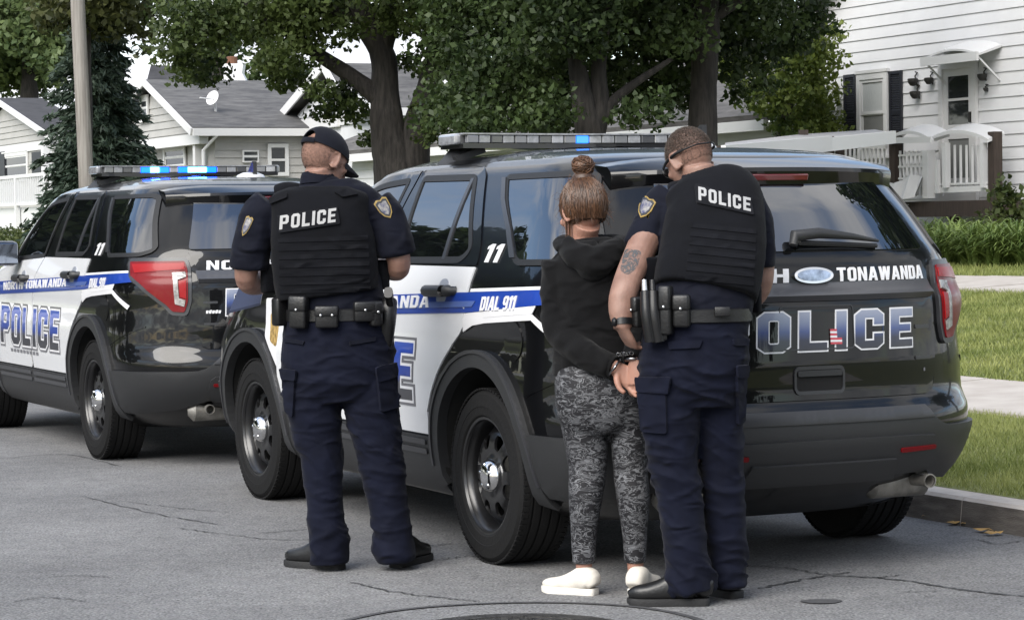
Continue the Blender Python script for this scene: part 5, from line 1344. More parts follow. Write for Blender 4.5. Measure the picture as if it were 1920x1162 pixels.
        q = MB(); q.tube([(-.88, sg * .33, .335), (-.88, sg * .36, .335), (-.88, sg * .60, .335), (-.87, sg * .63, .335)], [.03, .062, .062, .03], 18); q.build('muffler', M_STEEL, car, True)
    # shut line under the gate
    q = MB(); q.box((1.2, 0, .27), (3.4, 1.3, .10)); q.box((0, 0, .33), (.14, 1.5, .12)); q.box((2.866, 0, .33), (.14, 1.5, .12)); q.build('underbody', M_GAP, car)
    # spoiler
    q = MB(); yy = np.linspace(-.655, .655, 31); sec = []
    for y in yy:
        k = abs(y) / .655; b = k ** 4; t = .012 * k * k
        sec.append([(-.25 + .02 * b, y * .98, 1.708 - .06 * k ** 3), (-.42, y * .985, 1.694 - .06 * k ** 3), (-.58 + .03 * b, y, 1.668 - .045 * k ** 3), (-.70 + .13 * k ** 2.6, y, 1.642 - .02 * b), (-.80 + .20 * k ** 2.6, y, 1.612 - t), (-.806 + .20 * k ** 2.6, y, 1.596 - t), (-.79 + .20 * k ** 2.6, y, 1.535 - t), (-.70 + .15 * k ** 2.6, y, 1.52), (-.5, y, 1.58)])
    n = len(sec[0]); V = [p for s in sec for p in s]; F = []
    for i in range(len(yy) - 1):
        for j in range(n): F.append([i * n + j, (i + 1) * n + j, (i + 1) * n + (j + 1) % n, i * n + (j + 1) % n])
    F += [list(range(n)), [(len(yy) - 1) * n + j for j in range(n)][::-1]]
    q.add(V, [f[::-1] for f in F]); sp_o = q.build('spoiler', M_BLK, car, True, 30)
    bm = bmesh.new(); bm.from_mesh(sp_o.data); bmesh.ops.recalc_face_normals(bm, faces=bm.faces[:]); bm.to_mesh(sp_o.data); bm.free()
    q = MB(); q.box((-.800, -.0, 1.572), (.012, .26, .026), Matrix.Rotation(R(-18), 3, 'Y'), .004); q.build('brake_light', M_DRED, sp_o)
    # ---------------------------------------------------------- front end
    ws = [(ph_yf(y, 1.21), 1.21) for y in np.linspace(-.80, .80, 17)] + [(ph_yf(y, 1.62), 1.62) for y in np.linspace(.60, -.60, 13)]
    sheet('windscreen', front_fn, ws, M_CGLASS, car, sp=.09, off=.004, thick=.004)
    for sg in (1, -1):
        hl = [(ph_yf(sg * y, z), z) for y, z in ((.55, .93), (.60, .84), (.85, .86), (.93, .93), (.90, .985), (.75, .985))]
        sheet('headlamp', front_fn, hl, M_CLEAR, car, sp=.05, off=.012, thick=.02)
    gr = rounded([(ph_yf(y, z), z) for y, z in ((-.52, .70), (.52, .70), (.56, .80), (.50, .93), (-.50, .93), (-.56, .80))], .03)
    g_ = sheet('grille', front_fn, gr, M_CLAD, car, sp=.06, off=.014, thick=.02)
    for z in (.76, .82, .88): sheet('grille_bar', front_fn, [(ph_yf(y, z), z - .014) for y in np.linspace(-.48, .48, 9)] + [(ph_yf(y, z), z + .014) for y in np.linspace(.48, -.48, 9)], M_CHR, g_, sp=.07, off=.024, thick=.01)
    fb = [(ph_yf(y, .58), .58) for y in np.linspace(-.93, .93, 21)] + [(ph_yf(y, .34), .34) for y in np.linspace(.88, -.88, 21)]
    sheet('front_bumper', front_fn, fb, M_CLAD, car, sp=.07, off=.02, thick=.03)
    # ---------------------------------------------------------- wheels
    prof = [(.232, -.085), (.245, -.112), (.30, -.1225), (.338, -.117), (.356, -.100), (.3625, -.092)]
    g = []
    for c in (-.062, -.022, .022, .062): g += [(.3635, c - .006), (.355, c - .0045), (.355, c + .0045), (.3635, c + .006)]
    prof += g + [(.3625, .092), (.356, .100), (.338, .117), (.30, .1225), (.288, .1235), (.286, .1215), (.252, .119), (.240, .108), (.232, .085)]
    def rimface():
        def fn(uv):
            uv = np.asarray(uv, float)
            def dep(r): return np.interp(r, [0, .07, .085, .115, .15, .178, .188, .205, .215], [.090, .090, .082, .086, .082, .070, .052, .035, .028])
            r = np.hypot(uv[:, 0], uv[:, 1]); P = np.column_stack([uv[:, 0], dep(r), uv[:, 1]])
            sl = (dep(r + .002) - dep(r - .002)) / .004; d = uv / (r[:, None] + 1e-9)
            Nn = np.column_stack([-sl * d[:, 0], np.ones(len(r)), -sl * d[:, 1]]); Nn /= np.linalg.norm(Nn, axis=1)[:, None]; return P, Nn
        return fn
    circ = [(.216 * math.cos(a), .216 * math.sin(a)) for a in np.linspace(0, 2 * math.pi, 56, endpoint=False)]
    holes = []
    for k in range(8):
        a = 2 * math.pi * (k + .5) / 8
        h = [(r * math.cos(a + t), r * math.sin(a + t)) for r, t in ((.117, -.17), (.172, -.235), (.176, 0), (.172, .235), (.117, .17))]
        holes.append(rounded(h, [.018, .02, .01, .02, .018]))
    def wheel(x, sg):
        w = empty('wheel', (x, sg * .832, .3635), 0.0 if sg > 0 else math.pi, parent=car)
        q = MB(); q.lathe(prof, 72, axis='Y', closed=False)
        # shoulder blocks
        for k in range(84):
            a = 2 * math.pi * k / 84
            for s2 in (-1, 1):
                ca, sa = math.cos(a), math.sin(a); M_ = Matrix(((ca, 0, -sa), (0, 1, 0), (sa, 0, ca)))
                q.box(M_ @ Vector((.3605, s2 * .096, 0)), (.008, .030, .019), M_)
        q.build('tyre', M_TYRE, w, True, 30)
        r_ = sheet('rim', rimface(), circ, M_RIM, w, holes=holes, sp=.018, off=0, thick=.012)
        q = MB(); q.lathe([(.20, -.06), (.214, .02), (.215, .072), (.224, .092), (.236, .103), (.243, .108), (.245, .112), (.240, .113), (.233, .110), (.228, .1)], 56, axis='Y')
        q.lathe([(.10, -.05), (.19, -.05), (.20, -.06)], 32, axis='Y'); q.build('rim_barrel', M_RIM, w, True, 35)
        q = MB(); q.lathe([(.001, .126), (.025, .1255), (.043, .121), (.058, .112), (.067, .098), (.070, .088)], 36, axis='Y')
        for k in range(5):
            a = 2 * math.pi * (k + .2) / 5; q.lathe([(.001, .012), (.006, .011), (.0095, .006), (.011, -.01)], 10, axis='Y', c=(.046 * math.cos(a), .112, .046 * math.sin(a)))
        q.build('hub_cap', M_CHR, w, True, 50)
        q = MB(); q.lathe([(.001, -.03), (.155, -.03), (.155, -.05), (.001, -.05)], 32, axis='Y'); q.build('brake_disc', M_STEEL, w, True)
    for x in (0, 2.866):
        for sg in (1, -1): wheel(x, sg)
    # ---------------------------------------------------------- roof equipment
    lb = empty('light_bar', (1.15, 0, 1.778), parent=car)
    def bow(y): return -.10 * (abs(y) / .69) ** 2 * 1.0
    q = MB(); sec = []
    yy = np.linspace(-.605, .605, 25)
    for zz, grow in ((-.052, -.02), (-.026, 0), (-.0255, -.004)):
        pass
    def barbody(z0, z1, dep, name, m, inset=0.0):
        q = MB(); V = []; F = []; n = len(yy)
        for y in yy:
            y2 = y * (1 - inset / .69); x = bow(y); e = .02 * (abs(y) / .69) ** 8
            V += [(x - dep / 2 + e, y2, z0), (x + dep / 2 - e, y2, z0), (x + dep / 2 - e, y2, z1), (x - dep / 2 + e, y2, z1)]
        for i in range(n - 1):
            for j in range(4): F.append([4 * i + j, 4 * i + (j + 1) % 4, 4 * i + 4 + (j + 1) % 4, 4 * i + 4 + j][::-1])
        F += [[0, 1, 2, 3], [4 * n - 1, 4 * n - 2, 4 * n - 3, 4 * n - 4]]
        q.add(V, F); return q.build(name, m, lb)
    barbody(-.032, -.012, .27, 'bar_base', M_VB)
    barbody(.030, .037, .28, 'bar_top', M_LED)
    barbody(-.011, .0295, .22, 'bar_core', M_LEDD)
    # lens modules along the rear and front edge
    k = 18
    for fr in (-1, 1):
        for i in range(k):
            y0 = -.59 + 1.18 * i / k; y1 = y0 + 1.18 / k - .005; ym = (y0 + y1) / 2; x = bow(ym)
            ang = math.atan2(-.10 * 2 * ym / .69 ** 2, 1)
            M_ = Matrix.Rotation(-ang, 3, 'Z')
            q = MB(); q.box((x + fr * .122, ym, .0095), (.026, (y1 - y0), .036), M_, .004)
            q.build('light_module', (M_LED, M_LEDD, M_LED, M_LEDM)[(i * 7 + (fr > 0)) % 4] if i != 7 else M_LED, lb)
    for s2 in (-1, 1):
        q = MB(); x = bow(.605); q.box((x, s2 * .615, .010), (.20, .035, .05), None, .012); q.build('end_cap', M_LED, lb)
        q = MB(); q.bar((-.03, s2 * .53, -.03), (-.06, s2 * .63, -.125), .13, .03); q.bar((-.10, s2 * .46, -.035), (-.10, s2 * .60, -.08), .05, .03); q.build('mount_foot', M_CLAD, lb)
    an = MB(); an.lathe([(.001, .05), (.05, .046), (.085, .03), (.10, .008), (.10, 0)], 20, c=(.10, -.12, 1.70)); o = an.build('antenna_puck', M_PUCK, car, True)
    q = MB(); q.prism([Vector((.02, -.125, 1.70)), Vector((.20, -.125, 1.70)), Vector((.05, -.125, 1.815)), Vector((.03, -.125, 1.815))], (0, -.012, 0), (0, .012, 0)); q.build('antenna_fin', M_CLAD, car)
    return car

def copy_tree(o, parent=None):
    c = o.copy(); COL.objects.link(c); c.parent = parent
    if parent is not None: c.matrix_parent_inverse = o.matrix_parent_inverse.copy()
    for ch in [x for x in list(o.children)]: copy_tree(ch, c)
    return c
YAW = R(114.96)
car1 = build_car()
tag(car1, 'near black and white police patrol SUV, with two officers and a woman at its tail', 'police car', 'police cars parked along the kerb')
car2 = copy_tree(car1)
car1.location = (.738, 10.752, 0); car1.rotation_euler = (0, 0, YAW)
car2.location = (-1.704, 15.736, 0); car2.rotation_euler = (0, 0, YAW)
car2['label'] = 'further black and white police patrol SUV with two blue roof lights flashing'
def by_name(o, key):
    r = [c for c in o.children if c.name.split('.')[0] == key]
    for c in o.children: r += by_name(c, key)
    return r
def relight(car, lit):
    for m_ in by_name(car, 'light_module'):
        c = np.mean([v.co[:] for v in m_.data.vertices], axis=0)
        for (y, mm) in lit:
            if c[0] < .0 and abs(c[1] - y) < .05 and mm is not None:
                m_.data = m_.data.copy(); m_.data.materials.clear(); m_.data.materials.append(mm)
relight(car1, [(-.05, M_BDIM)])
relight(car2, [(.30, M_BSIDE), (.0, M_BSIDE), (.17, M_BSIDE), (-.14, M_BSIDE), (.235, M_BON), (-.07, M_BON)])
# ================================================================== PEOPLE
def fuse(parts, voxel=.006, smooth=6, fac=.5):
    "union of closed lofts as one continuous skin"
    q = MB()
    for V, F in parts: q.add(V, F)
    me = bpy.data.meshes.new('tmp'); me.from_pydata(q.v, [], q.f); me.update()
    bm = bmesh.new(); bm.from_mesh(me); bmesh.ops.recalc_face_normals(bm, faces=bm.faces[:]); bm.to_mesh(me); bm.free()
    o = bpy.data.objects.new('tmp', me); COL.objects.link(o)
    m = o.modifiers.new('r', 'REMESH'); m.mode = 'VOXEL'; m.voxel_size = voxel
    s = o.modifiers.new('s', 'SMOOTH'); s.iterations = smooth; s.factor = fac
    bpy.context.view_layer.update()
    ev = bpy.data.meshes.new_from_object(o.evaluated_get(bpy.context.evaluated_depsgraph_get()))
    bpy.data.objects.remove(o); bpy.data.meshes.remove(me)
    return ev
def arr(me):
    V = np.empty(len(me.vertices) * 3, np.float32); me.vertices.foreach_get('co', V)
    Nn = np.empty(len(me.vertices) * 3, np.float32); me.vertices.foreach_get('normal', Nn); return V.reshape(-1, 3).astype(float), Nn.reshape(-1, 3).astype(float)
def displace(me, fn):
    V, Nn = arr(me); d = fn(V); V = V + Nn * d[:, None]; me.vertices.foreach_set('co', V.astype(np.float32).ravel()); me.update()
def nz(V, sx, sy, sz, seed=0.0):
    return np.array([noise.noise(Vector((p[0] * sx + seed, p[1] * sy - seed, p[2] * sz + 2 * seed))) for p in V])
def ridged(V, sx, sy, sz, seed=0.0): return 1 - np.abs(nz(V, sx, sy, sz, seed)) * 2
def put(me, name, mats, parent, smooth=True):
    me.materials.clear()
    for m in (mats if isinstance(mats, (list, tuple)) else [mats]): me.materials.append(m)
    me.polygons.foreach_set('use_smooth', np.ones(len(me.polygons), bool)); me.name = name; me.update()
    return link(name, me, parent)
def tf(VF, M):
    V, F = VF; return [tuple(M @ Vector(p)) for p in V], F
def ell(c, r, n=20, m=12, M=None):
    "closed ellipsoid"
    pts = [(0, 0, -math.cos(a)) for a in np.linspace(.05, math.pi - .05, m)]
    rad = [(math.sin(a), math.sin(a)) for a in np.linspace(.05, math.pi - .05, m)]
    V, F = loft(pts, rad, n=n, flat=True)
    V = [Vector((p[0] * r[0], p[1] * r[1], p[2] * r[2])) for p in V]
    if M is not None: V = [M @ p for p in V]
    return [tuple(p + Vector(c)) for p in V], F
class Fig:
    def __init__(s, px, py, Y, label, group=None):
        r = ray(px, py); p = O3 + r * (-CAM_H / r[2]); s.Y = Y
        s.base = np.array([at(px, py, Y)[0], Y, 0.0])
        s.o = empty('person', tuple(s.base), label=label, cat='person', group=group); s.sc = FPX / Y
    K = 0.0
    def P(s, px, py, dy=0.0): return at(px, py + s.K * min(1, max(0, (py - 690) / 400)), s.Y + dy) - s.base
    def col(s, rows, side=(1, 0, 0), n=28, seg=None, ex=2.3, flat=False):
        "rows: (px centre, py, half width px, depth half m, dy)"
        pts = [s.P(r[0], r[1], r[4] if len(r) > 4 else 0) for r in rows]
        rad = [(r[2] / s.sc, r[3]) for r in rows]
        return loft(pts, rad, n=n, seg=seg or len(rows) * 4, side=side, ex=ex, flat=flat)
    def proj(s, bvh):
        "place a flat outline given in picture coordinates on a garment"
        def fn(uv):
            P = []; Nn = []
            for x, y in np.asarray(uv, float):
                d = Vector(ray(x, y)).normalized(); o = Vector(O3 - s.base)
                h = bvh.ray_cast(o, d)
                if h[0] is None:
                    h = bvh.find_nearest(o + d * (s.Y))
                P.append(h[0]); n_ = h[1]; Nn.append(n_ if n_.dot(d) < 0 else -n_)
            P = np.array([tuple(p) for p in P]); Nn = np.array([tuple(p) for p in Nn])
            k = min(len(P), 60)
            m = Nn.mean(0); Nn = Nn * .35 + m / np.linalg.norm(m) * .65; Nn /= np.linalg.norm(Nn, axis=1)[:, None]
            return P, Nn
        return fn
def bvh_of(o): 
    me = o.data; V, _ = arr(me); return BVHTree.FromPolygons([tuple(v) for v in V], [tuple(p.vertices) for p in me.polygons])

def head_parts(M, neck_to=None, w=1.0):
    "head in its own frame (face +Y, up +Z, centre between the ears), moved by M"
    L = []
    L.append(ell((0, -.012, .022), (.077 * w, .098, .098), 28, 16))
    L.append(loft([(0, .03, .03), (0, .034, -.03), (0, .042, -.075), (0, .055, -.112)], [(.070 * w, .062), (.066 * w, .058), (.054 * w, .048), (.030 * w, .026)], n=20, seg=10, flat=True))
    L.append(ell((0, .078, -.108), (.026 * w, .02, .018), 12, 8))
    L.append(loft([(0, .088, .012), (0, .104, -.018), (0, .112, -.038), (0, .098, -.046)], [.008, .012, .015, .010], n=10, seg=8))      # nose
    for sg in (-1, 1):
        L.append(ell((sg * .014, .098, -.040), (.008, .010, .007), 8, 6))
        L.append(ell((sg * .034, .074, .030), (.026, .016, .009), 10, 6))                                                       # brow
        L.append(ell((sg * .048, .064, -.02), (.022, .02, .018), 10, 6))                                                        # cheek
        Me = Matrix.Rotation(sg * R(-16), 3, 'Z') @ Matrix.Rotation(R(-10), 3, 'X')
        V, F = loft([(0, -.002 + .016 * math.cos(a), .034 * math.sin(a)) for a in np.linspace(-2.2, 2.4, 16)], [.0062] * 16, n=8)
        L.append(([tuple(Me @ Vector(p) + Vector((sg * .081 * w, -.012, -.004))) for p in V], F))
        L.append(ell((sg * .076 * w, -.006, -.008), (.007, .018, .028), 10, 8, Me))
        L.append(ell((sg * .078 * w, .0, -.034), (.007, .009, .011), 8, 6, Me))
    L.append(loft([(-.022, .092, -.070), (0, .101, -.068), (.022, .092, -.070)], [.004, .008, .004], n=8, seg=7)); L.append(loft([(-.018, .090, -.078), (0, .098, -.080), (.018, .090, -.078)], [.004, .008, .004], n=8, seg=7))
    return [tf(v, M) for v in L]
def eyes(M, parent, w=1.0):
    white = bpy.data.materials.get('eye_white') or mat('eye_white', (.7, .68, .65), .2); iris = bpy.data.materials.get('iris') or mat('iris', (.03, .02, .015), .15)
    for sg in (-1, 1):
        q = MB(); q.mi = 0; q.add(*tf(ell((sg * .032, .078, .010), (.0125, .0115, .008), 12, 8), M)); q.mi = 1; q.add(*tf(ell((sg * .032, .0865, .010), (.006, .004, .006), 10, 6), M)); q.build('eye', [white, iris], parent, True)
def hand_parts(M, curl=(.4, .5, .6), flip=1, k=1.0, spread=1.0):
    """hand: wrist at the origin, fingers +Y, palm facing -Z, thumb on +X*flip; curl = bend at the three joints"""
    L = []
    L.append(loft([(0, -.02, 0), (0, .012, 0), (0, .045, 0), (0, .082, -.002)], [(.026, .019), (.033, .018), (.040, .016), (.039, .013)], n=16, seg=10, ex=2.6))
    for i, (x, l, r) in enumerate(((.029, .072, .0088), (.0095, .080, .0092), (-.0105, .074, .0088), (-.029, .058, .0076))):
        p = np.array([x * flip, .075, -.001]); pts = [p - [0, .02, 0], p]; a = 0; sp = (x * 2.2) * spread
        for c, f in zip(curl, (.46, .30, .24)):
            a -= c * (1 + .12 * i); p = p + np.array([math.sin(sp) * flip * math.cos(a), math.cos(a), math.sin(a)]) * l * f; pts.append(p)
        L.append(loft(pts, [r * 1.05, r * 1.05, r, r * .92, r * .72], n=10, seg=14))
    pts = [np.array(v) for v in ((.012 * flip, .015, -.006), (.036 * flip, .034, -.016), (.052 * flip, .060, -.024), (.054 * flip, .086, -.032))]
    L.append(loft(pts, [.015, .0135, .011, .0085], n=10, seg=12))
    return [tf(([tuple(np.array(p) * k) for p in V], F), M) for V, F in L]
def frame(o, y, up):
    "matrix whose Y axis is y and whose Z axis is close to up"
    y = Vector(y).normalized(); x = y.cross(Vector(up)).normalized(); z = x.cross(y)
    M = Matrix((x, y, z)).transposed().to_4x4(); M.translation = Vector(o); return M
def shoe(fig, heel, dirv, L, name, m_up, m_sole, low=False, w=.105):
    "shoe standing on the road: heel point, toe direction"
    d = Vector((dirv[0], dirv[1], 0)).normalized(); M = frame((heel[0], heel[1], 0), d, (0, 0, 1))
    out_ = [(-.030, .0), (.030, .0), (.037, .03), (.036, .10), (.045, .18), (.050, .22), (.042, .27), (.022, .298), (-.008, .30), (-.034, .285), (-.046, .24), (-.046, .19), (-.036, .11), (-.036, .03)]
    out_ = [(x * w / .105 * 1.02, y * L / .30) for x, y in rounded(out_, .02, 3)]
    k = w / .105
    h0 = .028 if not low else .026
    n = len(out_)
    q = MB(); V = []; F = []
    for z, g in ((0, .985), (.006, 1.0), (h0 * .8, 1.0), (h0, .97)):
        for x, y in out_: V.append(M @ Vector((x * g, L / 2 + (y - L / 2) * (g + (1 - g) * .5), z + (.010 * max(0, (y / L - .82) / .18) ** 2 if z < .01 else 0))))
    for i in range(3):
        for j in range(n): F.append([i * n + j, i * n + (j + 1) % n, (i + 1) * n + (j + 1) % n, (i + 1) * n + j])
    F += [list(range(n))[::-1], [3 * n + j for j in range(n)]]
    q.add(V, F); e = empty(name, (0, 0, 0), parent=fig.o)
    so = q.build('sole', m_sole, e, True, 40)
    hh = .075 if low else .115
    rows = [((0, .008), (.026, .012), .03), ((0, .03), (.034, .018), hh * .92), ((0, .075), (.036, .02), hh), ((0, .12), (.038, .02), hh * .88), ((0, .17), (.042, .02), hh * .64), ((0, .22), (.044, .02), hh * .50), ((0, .262), (.036, .02), hh * .42), ((0, .292), (.014, .012), hh * .25)]
    if low: rows = [((x, y), (a + .010 * (y < .1), b_), h * (1.12 if y < .1 else 1)) for (x, y), (a, b_), h in rows]
    pts = []; rad = []
    for (x, y), (a, _), h in rows: pts.append((x, y * L / .30, h0 - .008 + h / 2)); rad.append((a * k, h / 2 + .004))
    V, F = loft(pts, rad, n=24, seg=22, ex=2.6)
    parts = [tf((V, F), M)]
    if not low: parts.append(tf(loft([(0, .06 * L / .3, .05), (0, .055 * L / .3, .15)], [(.040 * k, .048), (.043 * k, .05)], n=20), M))
    me = fuse(parts, .005, 5); up = put(me, 'upper', m_up, e)
    return e, M
def leg_folds(V, sc=1.0, seed=0.0, knee=.5, ank=.12, side=None):
    z = V[:, 2]
    a = .003 + .008 * np.exp(-((z - knee) / .13) ** 2) + .016 * np.exp(-((z - ank) / .09) ** 2) + .009 * np.exp(-((z - .80) / .09) ** 2)
    Vr = V.copy(); Vr[:, 2] += .35 * (V[:, 0] - V[:, 0].mean()) + .1 * nz(V, 4, 4, 4, seed); f = np.clip(ridged(Vr, 2.2, 2.2, 10, seed), 0, 1) ** 2.5 * 1.1 + np.clip(ridged(Vr, 4, 4, 17, seed + 3), 0, 1) ** 3 * .6 + nz(V, 2.5, 2.5, 3.0, seed + 9) * .8 - .4
    return a * f * sc
# ---- cloth and skin
def cloth(name, c, rough=.85, sheen=.25, bs=900, b=.12, var=.18, wr=.95):
    m = mat(name, c, rough, noise_amt=var, noise_scale=9, bump=b, bump_scale=bs, sheen=sheen * .25, spec=.12)
    t, p_ = nodes_of(m); nn = t.nodes.new; L = t.links.new
    tcn = nn('ShaderNodeTexCoord'); mpn = nn('ShaderNodeMapping'); mpn.inputs['Scale'].default_value = (1, 1, 1.9); mpn.inputs['Rotation'].default_value = (.3, .35, 0); L(tcn.outputs['Object'], mpn.inputs[0])
    n = nn('ShaderNodeTexNoise'); n.noise_type = 'RIDGED_MULTIFRACTAL' if hasattr(n, 'noise_type') else 'FBM'; n.inputs['Scale'].default_value = 9; n.inputs['Detail'].default_value = 2.5; n.inputs['Distortion'].default_value = .6; L(mpn.outputs[0], n.inputs['Vector'])
    bp = nn('ShaderNodeBump'); bp.inputs['Strength'].default_value = wr; bp.inputs['Distance'].default_value = .02
    old = p_.inputs['Normal'].links[0].from_node; L(n.outputs[0], bp.inputs['Height']); L(bp.outputs[0], old.inputs['Normal'])
    return m
M_NAVY = cloth('navy_uniform_cloth', (.0033, .0041, .0092), .8, .12)
M_NAVY2 = cloth('navy_trouser_cloth', (.0032, .0043, .0115), .82, .12)
M_VEST = cloth('vest_cordura', (0.00275, 0.0031, 0.00475), .85, .10, 500, .25, wr=.2)
M_WEB = cloth('vest_webbing', (0.0034, 0.0038, 0.00575), .8, .10, 300, .3)
M_CAP = cloth('cap_cloth', (0.005, 0.00575, 0.01), .85, .2, wr=.1)
M_LEATH = mat('black_belt_leather', (0.00495, 0.00495, 0.0055), .42, bump=.15, bump_scale=120)
M_SHOE = mat('black_shoe_leather', (0.006, 0.006, 0.0063), .38, bump=.12, bump_scale=90)
M_SOLEB = mat('black_rubber_sole', (0.0072, 0.0072, 0.0078), .7, bump=.2, bump_scale=120)
M_HOOD = cloth('black_sweatshirt', (0.00425, 0.00425, 0.00475), .9, .2, 700, .15)
M_CREAM = mat('cream_canvas', (0.5304, 0.4992, 0.4446), .8, noise_amt=.1, noise_scale=18, bump=.15, bump_scale=500)
M_CREAMS = mat('cream_sole', (0.5616, 0.5382, 0.4914), .6, noise_amt=.1, noise_scale=12)
M_SILV = mat('patch_letters', (0.2852, 0.2852, 0.2852), .45)
M_PATCH = cloth('name_patch', (0.005, 0.0055, 0.0075), .8, .15, 400, .3)
M_GOLD = mat('gold_thread', (.21, .14, .03), .6, noise_amt=.3, noise_scale=80)
M_BADGE = mat('badge_field', (.03, .035, .09), .6, col2=(.26, .25, .23), noise_scale=45)
M_GLOSS = mat('black_gloss_plastic', (0.0048, 0.0048, 0.0054), .42, coat=.1, spec=.3)
M_SNAP = mat('steel_snap', (.5, .5, .5), .25, metal=1)
def skin_mat(name, c, c2):
    m = mat(name, c, .55, col2=c2, noise_scale=14, bump=.15, bump_scale=160); t, b = nodes_of(m)
    b.inputs['Subsurface Weight'].default_value = .12; b.inputs['Subsurface Radius'].default_value = (.012, .005, .003); b.inputs['Subsurface Scale'].default_value = 1
    return m
M_SKIN = skin_mat('skin', (.195, .105, .078), (.275, .16, .122))
M_SKINB = skin_mat('tanned_skin', (.17, .092, .068), (.24, .14, .106))
M_SKINW = skin_mat('pale_skin', (.28, .14, .10), (.33, .175, .128))
def buzz_mat(name, c, sk, dens):
    m = mat(name, c, .8); t, b = nodes_of(m); nn = t.nodes.new; L = t.links.new
    tcn = nn('ShaderNodeTexCoord'); n = nn('ShaderNodeTexNoise'); n.inputs['Scale'].default_value = 420; n.inputs['Detail'].default_value = 2; L(tcn.outputs['Object'], n.inputs['Vector'])
    rp_ = nn('ShaderNodeValToRGB'); e = rp_.color_ramp.elements; e[0].position = dens - .12; e[0].color = (*c, 1); e[1].position = dens + .12; e[1].color = (*sk, 1); L(n.outputs[0], rp_.inputs[0]); L(rp_.outputs[0], b.inputs['Base Color'])
    bp = nn('ShaderNodeBump'); bp.inputs['Strength'].default_value = .5; bp.inputs['Distance'].default_value = .003; L(n.outputs[0], bp.inputs['Height']); L(bp.outputs[0], b.inputs['Normal'])
    return m
M_BUZZ = buzz_mat('cropped_hair', (.05, .036, .03), (.16, .09, .068), .55)
M_BUZZT = buzz_mat('faded_hair', (.12, .068, .052), (.22, .118, .086), .46)

def scalp(fig, body, M, name, m, test, off=.004, parent=None):
    "short hair: the part of the head's skin picked by test(head coords), lifted off"
    V, Nn = arr(body.data); Mi = M.inverted()
    H = np.array([tuple(Mi @ Vector(v)) for v in V]); ok = test(H)
    F = [tuple(p.vertices) for p in body.data.polygons if all(ok[i] for i in p.vertices)]
    used = sorted({i for f in F for i in f}); ix = {k: i for i, k in enumerate(used)}
    return mesh_np(name, V[used] + Nn[used] * off, [[ix[i] for i in f] for f in F], m, parent or fig.o, True)
def stubble(fig, base, n, length, name, m, parent, seedn, lay=(0, -.3, -.8)):
    "very short hair: tiny blades standing on the scalp skin"
    me = base.data; V, Nn = arr(me); g_ = np.random.default_rng(seedn)
    F = np.array([p.vertices[:3] for p in me.polygons]); i = g_.integers(0, len(F), n); w = g_.dirichlet((1, 1, 1), n)
    P = (V[F[i]] * w[:, :, None]).sum(1); D = (Nn[F[i]] * w[:, :, None]).sum(1) + np.array(lay) * .5 + g_.normal(size=(n, 3)) * .35; D /= np.linalg.norm(D, axis=1)[:, None]
    S = np.cross(D, g_.normal(size=(n, 3))); S /= np.linalg.norm(S, axis=1)[:, None]; L = length * g_.uniform(.5, 1.2, n)[:, None]
    T = np.stack([P + S * .0007, P - S * .0007, P + D * L], 1).reshape(-1, 3)
    return tag(mesh_np(name, T, np.arange(3 * n).reshape(-1, 3), m, parent, False), kind='stuff')
def crop_mat():
    m = mat('short_hair', (.03, .02, .015), .6); t, b = nodes_of(m); nn = t.nodes.new; L = t.links.new
    gi = nn('ShaderNodeNewGeometry'); rp_ = nn('ShaderNodeValToRGB'); e = rp_.color_ramp.elements; e[0].color = (.014, .011, .009, 1); e[1].color = (.11, .082, .066, 1); L(gi.outputs['Random Per Island'], rp_.inputs[0]); L(rp_.outputs[0], b.inputs['Base Color']); return m
M_CROP = crop_mat()
